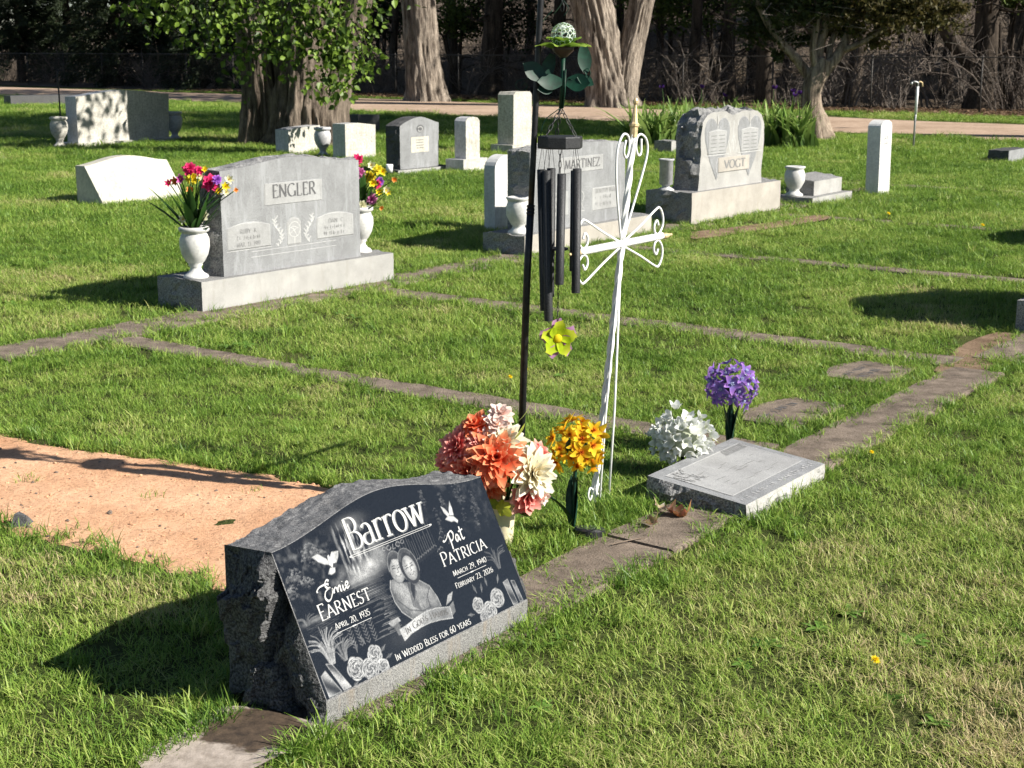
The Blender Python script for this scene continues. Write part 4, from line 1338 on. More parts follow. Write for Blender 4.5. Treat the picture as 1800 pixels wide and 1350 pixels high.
# ribbon banner
ban = [(.318, .049), (.35, .058), (.39, .062), (.43, .062), (.47, .057), (.516, .047), (.52, .078), (.47, .090), (.43, .094), (.39, .091), (.35, .084), (.315, .080)]
pfill([(.283, .108), (.325, .112), (.330, .10), (.296, .094)], .62)
pfill([(.30, .095), (.32, .098), (.322, .065), (.304, .068)], .35)
pfill([(.508, .085), (.535, .092), (.552, .112), (.528, .108)], .6)
pfill([(.515, .052), (.535, .06), (.54, .088), (.518, .08)], .35)
pfill(ban, lambda x, y, s_: .45 + .35 * np.clip(np.sin((x - .30) * 26), -1, 1) * .6 + .15)
pstroke(ban + [ban[0]], .0016, .85)
# doves
def dove(pts_list):
    for P in pts_list:
        pfill(P, lambda x, y, s_: .72 + .18 * np.clip(s_ / .004, 0, 1))
        pstroke(P + [P[0]], .0009, .35, .6)
dove([[(.164, .316), (.140, .338), (.117, .335), (.132, .318), (.150, .306), (.165, .302)], [(.172, .316), (.186, .330), (.210, .326), (.203, .312), (.190, .300), (.174, .301)], [(.163, .302), (.168, .324), (.174, .326), (.178, .302), (.172, .290)], [(.163, .294), (.150, .281), (.160, .276), (.175, .279), (.180, .290)]])
for k in range(5):
    pstroke([(.160 - .006 * k, .312), (.150 - .007 * k, .326 + .002 * k)], .0008, .3, .7)
    pstroke([(.178 + .005 * k, .308), (.188 + .005 * k, .322)], .0008, .3, .7)
dove([[(.640, .302), (.630, .315), (.626, .337), (.640, .326), (.650, .306)], [(.648, .304), (.654, .322), (.668, .342), (.668, .320), (.664, .300)], [(.625, .298), (.640, .305), (.662, .298), (.674, .283), (.668, .276), (.660, .284), (.645, .286)]])
# curl ornament and rules
for sgn in (-1, 1):
    pstroke(arc(.40 + sgn * .018, .285, .008, .006, 0, 300 * sgn, 10), .0016, .7)
    pstroke(arc(.40 + sgn * .036, .287, .006, .005, 0, -300 * sgn, 10), .0016, .6)
pstroke([(.40, .290), (.395, .278), (.405, .278)], .0018, .7)
glow(.33, .06, .08, .03, .10)
IM = np.clip(IM, 0, 1) ** 1.35 * (.62 + .55 * np.random.default_rng(3).random(IM.shape)) * (.9 + .2 * nz1)
Pf = np.array([fc(a, b_, .0002) for a, b_ in zip(U.ravel(), Vc.ravel())])
F = []
for j in range(NV - 1):
    cut = vv[j] < top_v - 1e-6
    for i in range(NU - 1):
        if cut[i] or cut[i + 1]: F.append((j * NU + i, j * NU + i + 1, (j + 1) * NU + i + 1, (j + 1) * NU + i))
m, nt, b = nm('etched_granite')
a_ = nd(nt, 'ShaderNodeVertexColor')
a_.layer_name = 'Col'
sp = noise_tex(nt, obj_coord(nt), 420, 2, .6)
base = ramp(nt, sp.outputs[0], [(.4, (.005, .006, .008)), (.65, (.013, .015, .019))])
nt.links.new(mixc(nt, a_.outputs[0], base.outputs[0], (.47, .475, .48)), b.inputs['Base Color'])
rr_ = nd(nt, 'ShaderNodeMapRange')
rr_.inputs[3].default_value = .07
rr_.inputs[4].default_value = .6
nt.links.new(a_.outputs[0], rr_.inputs[0])
nt.links.new(rr_.outputs[0], b.inputs['Roughness'])
b.inputs['IOR'].default_value = 1.46
MAT['etched'] = m
face_o = obj('polished_face', Pf, F, m, e, cols=np.repeat(IM.ravel()[:, None], 3, 1))
face_o['label'] = 'polished black face with etched waterfall scene and lettering'
# thin bright sawn edge round the face
edge = [fc(u, ser(u) - .0015, .0007) for u in np.linspace(0, BW, 80)]
mb = MB()
for i in range(79):
    u0, u1 = BW * i / 79, BW * (i + 1) / 79
    mb.add([fc(u0, ser(u0) - .0015, .0006), fc(u1, ser(u1) - .0015, .0006), fc(u1, ser(u1) + .0005, .0006), fc(u0, ser(u0) + .0005, .0006)], [(0, 1, 2, 3)])
mb.add([fc(0, .001, .0006), fc(BW, .001, .0006), fc(BW, .004, .0006), fc(0, .004, .0006)], [(0, 1, 2, 3)])
mb.add([fc(.0, .004, .0006), fc(.003, .004, .0006), fc(.003, ser(0) - .003, .0006), fc(0, ser(0) - .003, .0006)], [(0, 1, 2, 3)])
mb.build('sawn_edge', MAT['granite_frost'], face_o)
LW = MAT['letter_white']
MAT['letter_grey'] = plain('letter_grey', (.12, .125, .13), .7, var=.1, scale=160)
# dark shadow line then bright letters for the large name
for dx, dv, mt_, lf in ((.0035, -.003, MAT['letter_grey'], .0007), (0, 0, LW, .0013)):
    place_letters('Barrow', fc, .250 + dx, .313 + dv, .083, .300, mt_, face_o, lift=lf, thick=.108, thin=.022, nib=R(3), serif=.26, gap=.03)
place_lines([([(.24, .302), (.563, .302)], .0016), ([(.244, .297), (.560, .297)], .0016), ([(.238, .300), (.246, .300)], .005), ([(.557, .300), (.566, .300)], .005)], fc, LW, face_o, 'rule', lift=.0009)
place_letters('Earnest', fc, .074, .181, .039, .186, LW, face_o, small=True, lift=.0009, thick=.108, thin=.04, serif=.22)
place_letters('Patricia', fc, .552, .181, .038, .194, LW, face_o, small=True, lift=.0009, thick=.108, thin=.04, serif=.22)
place_text('April 20, 1935', fc, .109, .147, .0155, .127, LW, face_o, small=True, lift=.0009, thick=.13, thin=.065)
place_text('March 29, 1940', fc, .577, .147, .0145, .147, LW, face_o, small=True, lift=.0009, thick=.13, thin=.065)
place_text('February 23, 2026', fc, .569, .114, .0145, .166, LW, face_o, small=True, lift=.0009, thick=.13, thin=.065)
place_text('In Wedded Bless for 60 years', fc, .265, .012, .0175, .309, LW, face_o, small=True, lift=.0009, thick=.13, thin=.065)
place_lines([([(.107, .1385), (.236, .1385)], .0016), ([(.165, .1385), (.178, .1385)], .004), ([(.588, .1385), (.716, .1385)], .0016), ([(.646, .1385), (.658, .1385)], .004)], fc, LW, face_o, 'rule', lift=.0009)
def on_banner(u, v, l=0):
    return fc(u, v + .012 * math.sin((u - .32) / .2 * math.pi) , l)
place_text("In God's Hands", on_banner, .333, .0575, .018, .172, MAT['letter_dark'], face_o, small=True, lift=.0008, thick=.13, thin=.06)
def script(strokes, u0, v0, sx, sy, th):
    mb = MB()
    for k, P in enumerate(strokes):
        Q = [(p[0], p[1]) for p in spline([(a * sx, b_ * sy) for a, b_ in P], 9)]
        Vv, Ff = stroke_poly(Q, th, th * .42, R(40))
        mb.add([fc(u0 + p[0], v0 + p[1], .0009 + k * .00002) for p in Vv], Ff)
    mb.build('script_name', LW, face_o)
script([[(0, .62), (.02, .74), (.2, .86), (.52, .88), (.6, .80)],                                   # Ernie
        [(.66, .98), (.6, 1.06), (.5, 1.0), (.44, .82), (.5, .66), (.6, .62), (.5, .60), (.34, .48), (.26, .22), (.34, .02), (.48, .06), (.6, .24)],
        [(.58, .22), (.66, .36), (.70, .52), (.70, .44), (.72, .26)], [(.72, .30), (.80, .5), (.88, .52)],
        [(.90, .52), (.90, .24)], [(.90, .3), (1.0, .52), (1.07, .50), (1.05, .28), (1.10, .24)],
        [(1.20, .52), (1.18, .28), (1.24, .24), (1.32, .36)], [(1.22, .68), (1.225, .71)],
        [(1.30, .36), (1.44, .44), (1.46, .56), (1.38, .58), (1.32, .42), (1.38, .26), (1.50, .34)]], .094, .219, .073, .047, .0062)
script([[(0, .70), (.06, .62), (.24, .72), (.42, .96)],                                             # Pat
        [(.42, .98), (.44, .5), (.42, .04)], [(.40, .92), (.62, 1.04), (.72, .86), (.62, .58), (.44, .50)],
        [(.98, .66), (.86, .72), (.78, .5), (.86, .36), (.98, .62), (1.0, .42), (1.06, .36)],
        [(1.20, 1.1), (1.18, .5), (1.24, .36), (1.34, .42)], [(1.06, .84), (1.36, .90)]], .586, .213, .066, .049, .0062)
# ------------------------------------------------------------------ lawn: instanced tufts
def grass_material(name, stops, trans):
    m, nt, b = nm(name)
    at_ = nd(nt, 'ShaderNodeAttribute', attribute_type='INSTANCER', attribute_name='tint')
    rnd = nd(nt, 'ShaderNodeVertexColor')
    rnd.layer_name = 'Col'
    ad = nd(nt, 'ShaderNodeMath', operation='MULTIPLY_ADD')
    nt.links.new(rnd.outputs[0], ad.inputs[0])
    ad.inputs[1].default_value = .42
    wn_ = noise_tex(nt, obj_coord(nt, True), 2.2, 4, .65)
    wm = nd(nt, 'ShaderNodeMath', operation='MULTIPLY_ADD')
    nt.links.new(wn_.outputs[0], wm.inputs[0])
    wm.inputs[1].default_value = .7
    wm.inputs[2].default_value = -.35
    w2 = nd(nt, 'ShaderNodeMath', operation='ADD')
    nt.links.new(wm.outputs[0], w2.inputs[0])
    nt.links.new(at_.outputs['Fac'], w2.inputs[1])
    nt.links.new(w2.outputs[0], ad.inputs[2])
    c = ramp(nt, ad.outputs[0], stops).outputs[0]
    nt.links.new(c, b.inputs['Base Color'])
    b.inputs['Roughness'].default_value = .45
    b.inputs['Specular IOR Level'].default_value = .28
    t = nd(nt, 'ShaderNodeBsdfTranslucent')
    nt.links.new(c, t.inputs[0])
    mx = nd(nt, 'ShaderNodeMixShader')
    mx.inputs[0].default_value = trans
    nt.links.new(b.outputs[0], mx.inputs[1])
    nt.links.new(t.outputs[0], mx.inputs[2])
    nt.links.new(mx.outputs[0], nt.nodes['Material Output'].inputs[0])
    return m
MAT['grass'] = grass_material('grass_blade', [(0.0, (.040, .092, .012)), (.30, (.130, .242, .034)), (.55, (.27, .395, .066)), (.76, (.42, .475, .135)), (.9, (.50, .46, .21)), (1.0, (.56, .46, .26))], .36)
MAT['weed'] = grass_material('weed_leaf', [(0, (.05, .12, .02)), (.6, (.15, .28, .05)), (1, (.28, .40, .10))], .3)

def blade_mesh(nb, rad, h0, h1, w0, w1, lean, seed, straw=.08):
    r_ = random.Random(seed)
    V, F, C = [], [], []
    for k in range(nb):
        a = r_.uniform(0, 6.283)
        q = rad * math.sqrt(r_.random())
        px_, py_ = q * math.cos(a), q * math.sin(a)
        h = r_.uniform(h0, h1)
        wd = r_.uniform(w0, w1)
        d = r_.uniform(0, 6.283)
        ln = h * r_.uniform(.15, lean)
        dx, dy = math.cos(d), math.sin(d)
        tw = d + math.pi / 2 + r_.uniform(-.6, .6)
        sx, sy = math.cos(tw) * wd / 2, math.sin(tw) * wd / 2
        n = len(V)
        for t, ww in ((0, 1.0), (.4, .95), (.75, .65), (1, 0)):
            ox = ln * t * t
            zz_ = h * (t - .25 * t * t * min(1.3, ln / h))
            c_ = (px_ + dx * ox, py_ + dy * ox, zz_)
            if ww == 0: V.append(c_)
            else: V += [(c_[0] - sx * ww, c_[1] - sy * ww, c_[2]), (c_[0] + sx * ww, c_[1] + sy * ww, c_[2])]
        F += [(n, n + 1, n + 3, n + 2), (n + 2, n + 3, n + 5, n + 4), (n + 4, n + 5, n + 6)]
        tone = 1.0 if r_.random() < straw else r_.random() * .75
        C += [(tone,) * 3] * 7
    return V, F, C
def weed_mesh(seed, nl, L, wd):
    r_ = random.Random(seed)
    V, F, C = [], [], []
    for k in range(nl):
        a = 6.283 * k / nl * 2.4 + r_.uniform(-.6, .6)
        l, w_ = L * r_.uniform(.35, 1.15), wd * r_.uniform(.6, 1.2)
        up = r_.uniform(.25, .7)
        n = len(V)
        for t, ww in ((0, .15), (.3, .7), (.6, 1.0), (.85, .7), (1, .05)):
            x = l * t
            z = l * up * (t - .75 * t * t) + .008
            for s_ in (-1, 0, 1):
                V.append((x * math.cos(a) - s_ * w_ * ww * math.sin(a), x * math.sin(a) + s_ * w_ * ww * math.cos(a), z + (.12 * w_ if s_ else 0)))
        for i in range(4):
            for j in range(2): F.append((n + i * 3 + j, n + i * 3 + j + 1, n + i * 3 + j + 4, n + i * 3 + j + 3))
        C += [(r_.random(),) * 3] * 15
    return V, F, C

def hidden_collection(name, meshes):
    c = bpy.data.collections.new(name)
    for i, (Vv, Ff, Cc, mt_) in enumerate(meshes):
        me = bpy.data.meshes.new('%s_%02d' % (name, i))
        me.from_pydata(Vv, [], Ff)
        me.materials.append(mt_)
        if Cc is not None:
            ca = me.color_attributes.new('Col', 'FLOAT_COLOR', 'POINT')
            cc = np.ones((len(Vv), 4), dtype=np.float32)
            cc[:, :3] = np.array(Cc)
            ca.data.foreach_set('color', cc.ravel())
        o = bpy.data.objects.new('%s_%02d' % (name, i), me)
        c.objects.link(o)
    return c

def scatter(name, coll, P, rot, scl, idx, tint, label, kind='stuff'):
    me = bpy.data.meshes.new(name)
    n = len(P)
    me.vertices.add(n)
    me.vertices.foreach_set('co', np.asarray(P, dtype=np.float32).ravel())
    for nm_, typ, dat, fld in (('rot', 'FLOAT_VECTOR', rot, 'vector'), ('scl', 'FLOAT', scl, 'value'), ('idx', 'INT', idx, 'value'), ('tint', 'FLOAT', tint, 'value')):
        a = me.attributes.new(nm_, typ, 'POINT')
        a.data.foreach_set(fld, np.asarray(dat, dtype=np.int32 if typ == 'INT' else np.float32).ravel())
    o = bpy.data.objects.new(name, me)
    COL.objects.link(o)
    g = bpy.data.node_groups.new(name + '_nodes', 'GeometryNodeTree')
    g.interface.new_socket('Geometry', in_out='INPUT', socket_type='NodeSocketGeometry')
    g.interface.new_socket('Geometry', in_out='OUTPUT', socket_type='NodeSocketGeometry')
    gi, go = g.nodes.new('NodeGroupInput'), g.nodes.new('NodeGroupOutput')
    ci = g.nodes.new('GeometryNodeCollectionInfo')
    ci.inputs['Collection'].default_value = coll
    ci.inputs['Separate Children'].default_value = True
    ci.inputs['Reset Children'].default_value = True
    ip = g.nodes.new('GeometryNodeInstanceOnPoints')
    ip.inputs['Pick Instance'].default_value = True
    def na_(nm_, typ):
        q = g.nodes.new('GeometryNodeInputNamedAttribute')
        q.data_type = typ
        q.inputs['Name'].default_value = nm_
        return q.outputs['Attribute']
    g.links.new(gi.outputs[0], ip.inputs['Points'])
    g.links.new(ci.outputs[0], ip.inputs['Instance'])
    g.links.new(na_('idx', 'INT'), ip.inputs['Instance Index'])
    g.links.new(na_('rot', 'FLOAT_VECTOR'), ip.inputs['Rotation'])
    g.links.new(na_('scl', 'FLOAT'), ip.inputs['Scale'])
    g.links.new(ip.outputs[0], go.inputs[0])
    md = o.modifiers.new('scatter', 'NODES')
    md.node_group = g
    return tag(o, label, kind=kind)

protos = []
for k in range(6): protos.append((*blade_mesh(30, .055, .020, .048, .0022, .0042, 1.5, 100 + k, .12), MAT['grass']))
for k in range(2): protos.append((*blade_mesh(22, .035, .04, .085, .0026, .0048, 1.0, 120 + k, .06), MAT['grass']))
for k in range(2): protos.append((*blade_mesh(26, .06, .010, .030, .002, .0036, 2.2, 140 + k, .75), MAT['grass']))
for k in range(2): protos.append((*weed_mesh(150 + k, 13, .05, .009), MAT['weed']))
def patch_mesh(seed, nb, size, straw):
    V, F, C = [], [], []
    r_ = random.Random(seed)
    for k in range(nb // 10):
        v_, f_, c_ = blade_mesh(10, .03, .013, .038, .0017, .0033, 1.7, seed * 1000 + k, straw)
        ox, oy = r_.uniform(-size / 2, size / 2), r_.uniform(-size / 2, size / 2)
        n = len(V)
        V += [(p[0] + ox, p[1] + oy, p[2]) for p in v_]
        F += [tuple(i + n for i in q) for q in f_]
        C += c_
    return V, F, C
PATCH = .24
for k in range(8): protos.append((*patch_mesh(200 + k, 600, PATCH, (.08, .10, .12, .14, .26, .38, .10, .12)[k]), MAT['grass']))
grass_coll = hidden_collection('tuft', protos)

def in_strip(P, pad):
    s_ = P @ ROW
    t_ = P @ BCK
    m_ = np.zeros(len(P), bool)
    for s0, s1, t0, t1 in STRIPS: m_ |= (s_ > s0 + pad) & (s_ < s1 - pad) & (t_ > t0 + pad) & (t_ < t1 - pad)
    return m_
def strip_mask(P):
    P3_ = np.column_stack([P, np.zeros(len(P))])
    pad = .002 + .055 * fbm(P3_ * 2.2, 3, 31)
    s_ = P @ ROW
    t_ = P @ BCK
    far = np.clip((np.hypot(P[:, 0], P[:, 1]) - 9) / 6, 0, 1)
    pad = pad + far * .02
    m_ = np.zeros(len(P), bool)
    for k, (s0, s1, t0, t1) in enumerate(STRIPS):
        p_ = pad + (.05, .06, .11, .03, .035, .04, .04, .04)[k]
        m_ |= (s_ > s0 + p_) & (s_ < s1 - p_) & (t_ > t0 + p_) & (t_ < t1 - p_)
    return m_
wet_poly = [(p.x, p.y) for p in (G(292, 1350), G(350, 1303), G(425, 1266), G(560, 1298), G(468, 1350), G(380, 1390))]
soil_polys = [[(p.x, p.y) for p in soil], [(p.x, p.y) for p in soil2]]
def grass_ok(P):
    ok = ~strip_mask(P)
    for (x, y, rz, x0, x1, y0, y1) in FOOT:
        c_, s_ = math.cos(rz), math.sin(rz)
        dx, dy = P[:, 0] - x, P[:, 1] - y
        lx, ly = dx * c_ + dy * s_, -dx * s_ + dy * c_
        ok &= ~((lx > x0) & (lx < x1) & (ly > y0) & (ly < y1))
    P3_ = np.column_stack([P, np.zeros(len(P))])
    near = (P[:, 1] < 8)
    sd_ = np.full(len(P), -1.0)
    sd_[near] = poly_sd(P[near], DIRT) + .06 * fbm(P3_[near] * 4, 3, 5) + .04 * fbm(P3_[near] * 9, 2, 6)
    ok &= ~((sd_ > -.012) & (rng.random(len(P)) > .004))
    ok &= ~poly_inside(P, wet_poly)
    for q in soil_polys: ok &= ~(poly_inside(P, q) & (rng.random(len(P)) > .22))
    far = P[:, 1] > 20
    if far.any():
        rs = poly_sd(P[far], road_poly)
        bad = rs > -.15 + .25 * fbm(P3_[far] * .8, 2, 8)
        d_ = (P[far] - F0) @ FN
        bad |= d_ > -1.1
        tmp = ok[far]
        tmp &= ~bad
        ok[far] = tmp
    return ok
TP, TR, TS, TI, TT = [], [], [], [], []
def push(P, idx, scl, tint, tilt=.1, zj=.005):
    n = len(P)
    TP.append(np.column_stack([P, rng.uniform(-zj, zj * .6, n)]))
    TR.append(np.column_stack([rng.normal(0, tilt, n), rng.normal(0, tilt, n), rng.uniform(0, 6.283, n)]))
    TS.append(np.broadcast_to(scl, (n,)).copy()); TI.append(np.broadcast_to(idx, (n,)).copy()); TT.append(tint)
hw = lambda y: .43 * y + .55
for (y0, y1, sc0) in ((1.9, 7.5, 1.0), (7.5, 13, 1.35), (13, 22, 1.9), (22, 34, 2.7), (34, 58, 3.6)):
    g_ = PATCH * sc0 * .80
    gx_, gy_ = np.meshgrid(np.arange(-hw(y1), hw(y1), g_), np.arange(y0, y1, g_))
    P = np.column_stack([gx_.ravel(), gy_.ravel()]) + rng.uniform(-.3, .3, (gx_.size, 2)) * g_
    P = P[np.abs(P[:, 0]) < hw(P[:, 1])]
    ok = grass_ok(P)
    h_ = PATCH * sc0 * .5
    for dx, dy in ((-1, -1), (1, -1), (1, 1), (-1, 1), (0, 1), (0, -1), (1, 0), (-1, 0)):
        ok &= grass_ok(P + np.array([dx, dy]) * h_)
    B_ = P[~ok]
    P = P[ok]
    n = len(P)
    P3_ = np.column_stack([P, np.zeros(n)])
    dry = fbm(P3_ * .9 + 40, 3, 81)
    idx = rng.integers(12, 16, n)
    idx = np.where(dry > (.05 if sc0 < 1.2 else .3), rng.integers(16, 18, n), idx)
    idx = np.where(rng.random(n) < .3, rng.integers(18, 20, n), idx)
    tint = np.clip((.38 if sc0 < 1.2 else .225) + .13 * fbm(P3_ * .7, 3, 61) + .22 * np.clip(dry, 0, 1) + rng.normal(0, .03, n), 0, .8)  # nearer grass paler and drier; beyond, heavier shading is put into a darker tint
    push(P, idx, rng.uniform(.92, 1.12, n) * sc0, tint, .05)
    # small tufts where a whole patch does not fit
    if len(B_):
        k = int(16 if sc0 < 1.2 else 12)
        Q = np.repeat(B_, k, 0) + rng.uniform(-.55, .55, (len(B_) * k, 2)) * g_
        Q = Q[grass_ok(Q)]
        n = len(Q)
        push(Q, rng.integers(0, 6, n), rng.uniform(.75, 1.1, n) * min(sc0, 2.4) ** .8, np.clip(.26 + rng.normal(0, .06, n), 0, .8), .13)
    # scattered tall tufts, straw mats and broad-leaved weeds over the patches
    n = int((hw(y0) + hw(y1)) * (y1 - y0) * 46 / sc0 ** 2)
    y = rng.uniform(y0, y1, n)
    Q = np.column_stack([rng.uniform(-1, 1, n) * hw(y), y])
    Q = Q[grass_ok(Q)]
    n = len(Q)
    P3_ = np.column_stack([Q, np.zeros(n)])
    dry = fbm(P3_ * .9 + 40, 3, 81)
    weedy = fbm(P3_ * 1.1 + 90, 3, 91)
    q = rng.random(n)
    idx = np.where(q < .55, rng.integers(6, 8, n), rng.integers(0, 6, n))
    idx = np.where((dry > .2) & (q < .6), rng.integers(8, 10, n), idx)
    idx = np.where((weedy > .45) & (q > .7), rng.integers(10, 12, n), idx)
    push(Q, idx, rng.uniform(.6, 1.1, n) * sc0 ** .8, np.clip(.28 + rng.normal(0, .09, n), 0, .8), .13)
# long uncut fringe round stones, posts and the new grave
fr = []
def fringe_rect(x, y, rz, x0, x1, y0, y1, step, out=.03):
    c_, s_ = math.cos(rz), math.sin(rz)
    per = [((x0, y0), (x1, y0)), ((x1, y0), (x1, y1)), ((x1, y1), (x0, y1)), ((x0, y1), (x0, y0))]
    for a, b_ in per:
        L = math.hypot(b_[0] - a[0], b_[1] - a[1])
        for k in range(int(L / step)):
            t = (k + rng.random()) * step / L
            lx, ly = a[0] + (b_[0] - a[0]) * t + rng.normal(0, out), a[1] + (b_[1] - a[1]) * t + rng.normal(0, out)
            fr.append((x + lx * c_ - ly * s_, y + lx * s_ + ly * c_))
for (x, y, rz, x0, x1, y0, y1) in FOOT:
    if y < 21: fringe_rect(x, y, rz, x0 - .025, x1 + .025, y0 - .025, y1 + .025, .04 if y < 6 else .07, .015)
dn = len(DIRT)
for i in range(dn):
    a, b_ = np.array(DIRT[i]), np.array(DIRT[(i + 1) % dn])
    L = np.linalg.norm(b_ - a)
    for k in range(int(L / .02)):
        q = a + (b_ - a) * rng.random() + rng.normal(0, .035, 2)
        fr.append(tuple(q))
for s0, s1, t0, t1 in STRIPS[:5]:
    for side in range(2):
        L = max(s1 - s0, t1 - t0)
        for k in range(int(L / .06)):
            q = rng.random()
            o_ = rng.normal(-.008, .02)
            if (s1 - s0) > (t1 - t0): p = st(s0 + (s1 - s0) * q, (t0 + o_) if side else (t1 - o_))
            else: p = st((s0 + o_) if side else (s1 - o_), t0 + (t1 - t0) * q)
            fr.append((p[0], p[1]))
for a_, b__ in (((225, 1362), (330, 1306)), ((330, 1306), (412, 1266)), ((480, 1356), (565, 1306))):
    for k in range(46):
        t = rng.random()
        q = G(a_[0] + (b__[0] - a_[0]) * t + rng.normal(0, 6), a_[1] + (b__[1] - a_[1]) * t + rng.normal(2, 5))
        fr.append((q.x, q.y))
for px in ((912, 905), (1045, 890), (1008, 935), (885, 950), (1090, 905), (1110, 895), (1120, 925), (1060, 910)):
    p = G(*px)
    for k in range(26): fr.append((p.x + rng.normal(0, .07), p.y + rng.normal(0, .06)))
fr = np.array(fr)
okf = np.ones(len(fr), bool)
for (x, y, rz, x0, x1, y0, y1) in FOOT:
    c_, s_ = math.cos(rz), math.sin(rz)
    dx, dy = fr[:, 0] - x, fr[:, 1] - y
    lx, ly = dx * c_ + dy * s_, -dx * s_ + dy * c_
    okf &= ~((lx > x0) & (lx < x1) & (ly > y0) & (ly < y1))
okf &= ~poly_inside(fr, wet_poly)
fr = fr[okf]
n = len(fr)
TP.append(np.column_stack([fr, np.full(n, -.003)]))
TR.append(np.column_stack([rng.normal(0, .15, n), rng.normal(0, .15, n), rng.uniform(0, 6.283, n)]))
TS.append(rng.uniform(.55, 1.1, n) * np.where(fr[:, 1] > 12, 1.2, 1))
TI.append(np.where(rng.random(n) < .55, rng.integers(6, 8, n), rng.integers(0, 6, n)))
TT.append(np.clip(.22 + rng.normal(0, .10, n), 0, .8))
scatter('lawn_grass', grass_coll, np.vstack(TP), np.vstack(TR), np.concatenate(TS), np.concatenate(TI), np.concatenate(TT), 'short mown green lawn with dry straw flecks')
# ------------------------------------------------------------------ flowers
def lerp3(a, b_, t): return tuple(a[i] + (b_[i] - a[i]) * t for i in range(3))
def petal(mb, M_, L, wd, cup, curl, c0, c1, c2=None, nseg=5, tipw=.15, jit=0.0, r_=random):
    """one petal along +x of frame M_, bent up by cup, tip curl; colours base -> tip"""
    V, C = [], []
    wob = random.uniform(-.3, .3)
    for i in range(nseg + 1):
        t = i / nseg
        ww = wd * (math.sin(math.pi * (t ** .75 * .86 + .06)) if t < 1 else tipw)
        x = L * t
        z = cup * L * t * t + curl * L * max(0, t - .6) ** 2
        col_ = lerp3(c0, c1, min(1, t * 1.6)) if c2 is None or t < .62 else lerp3(c1, c2, (t - .62) / .38)
        for s_ in (-1, 0, 1):
            V.append(M_ @ Vector((x + wob * ww * s_, s_ * ww * (1 + .18 * math.sin(5 * t + wob * 9 + s_)), z + abs(s_) * .35 * ww + .12 * ww * math.sin(7 * t + wob * 20 + 2 * s_))))
            k = 1 - .12 * (s_ == 0)
            C.append(tuple(q * k for q in col_))
    F = [(i * 3 + j, i * 3 + j + 1, i * 3 + j + 4, i * 3 + j + 3) for i in range(nseg) for j in range(2)]
    mb.add(V, F, C)

def dahlia(R_, c0, c1, c2, seed, layers=5, per=13, wide=.24):
    mb = MB()
    r_ = random.Random(seed)
    for l in range(layers):
        f = l / max(1, layers - 1)
        n = int(per * (1 - .45 * f))
        L = R_ * (1 - .50 * f)
        el = R(5 + 66 * f)
        for k in range(n):
            a = 2 * math.pi * (k + .5 * (l % 2)) / n + r_.uniform(-.12, .12)
            M_ = Matrix.Translation((0, 0, R_ * .10 * l / layers)) @ Matrix.Rotation(a, 4, 'Z') @ Matrix.Rotation(-el - r_.uniform(-.12, .12), 4, 'Y')
            petal(mb, M_, L * r_.uniform(.88, 1.08), L * wide * r_.uniform(.85, 1.15), -.15 + r_.uniform(-.1, .1), .5, c0, c1, c2, 4, .12)
    return mb
def floret(R_, n, wide, c0, c1, c2, seed, centre=None, cup=.25):
    mb = MB()
    r_ = random.Random(seed)
    for k in range(n):
        a = 2 * math.pi * k / n + r_.uniform(-.1, .1)
        M_ = Matrix.Rotation(a, 4, 'Z') @ Matrix.Rotation(-R(12) + r_.uniform(-.15, .15), 4, 'Y')
        petal(mb, M_, R_ * r_.uniform(.9, 1.1), R_ * wide, cup, -.6, c0, c1, c2, 4, .2)
    if centre is not None:
        for k in range(5):
            a = 6.283 * k / 5
            mb.tube([(0, 0, 0), (R_ * .14 * math.cos(a), R_ * .14 * math.sin(a), R_ * .35)], [R_ * .035, R_ * .05], 4, centre)
    return mb
def leaf_blade(L, wd, bend, c0, c1, seed=0, nseg=7, fold=.25):
    V, C = [], []
    for i in range(nseg + 1):
        t = i / nseg
        ww = wd * (math.sin(math.pi * min(1, t * .62 + .12)) ** 1.0) * (1 - t ** 4) + .0004
        ang = bend * t
        x = L * (math.sin(ang) / bend if abs(bend) > .01 else t) if False else L * t * math.cos(ang * .6)
        z = L * t * math.sin(ang * .6)
        for s_ in (-1, 0, 1):
            V.append((x, s_ * ww, z + fold * abs(s_) * ww))
            C.append(lerp3(c0, c1, t) if s_ else tuple(q * .75 for q in lerp3(c0, c1, t)))
    F = [(i * 3 + j, i * 3 + j + 1, i * 3 + j + 4, i * 3 + j + 3) for i in range(nseg) for j in range(2)]
    return V, F, C
def face_rot(d, spin=0.0):
    """rotation taking +Z to direction d"""
    q = Vector(d).normalized().to_track_quat('Z', 'Y')
    return (q @ Euler((0, 0, spin)).to_quaternion()).to_euler()
def dirv(px, py, pz): return Vector((px, py, pz))

# ---- big bouquet in the cream vase behind the dark stone
VB = G(884, 955)
vz = MB()
vz.lathe([(.002, 0), (.030, 0), (.033, .01), (.036, .06), (.042, .13), (.048, .17), (.046, .172), (.038, .13), (.002, .12)], 22)
vase = vz.build('flower_vase', plain('cream_ceramic', (.66, .58, .40), .55, var=.08, scale=12), None, True, (VB.x, VB.y, -.01))
tag(vase, 'cream cone-shaped vase half hidden behind the dark stone', 'vase')
BQ = empty('flower_bouquet', (VB.x, VB.y, .15))
tag(BQ, 'big bouquet of coral, cream and pink dahlias in the cream vase', 'bouquet')
CORAL = ((.70, .02, .02), (.87, .12, .075), (.94, .48, .33))
ORNG = ((.70, .025, .01), (.87, .13, .045), (.93, .46, .24))
CREAM = ((.84, .62, .28), (.88, .80, .56), (.90, .88, .76))
PINK = ((.72, .04, .06), (.85, .20, .18), (.92, .56, .46))
PALE = ((.85, .50, .42), (.90, .68, .60), (.92, .80, .74))
RED = ((.64, .03, .05), (.84, .17, .15), (.92, .50, .42))
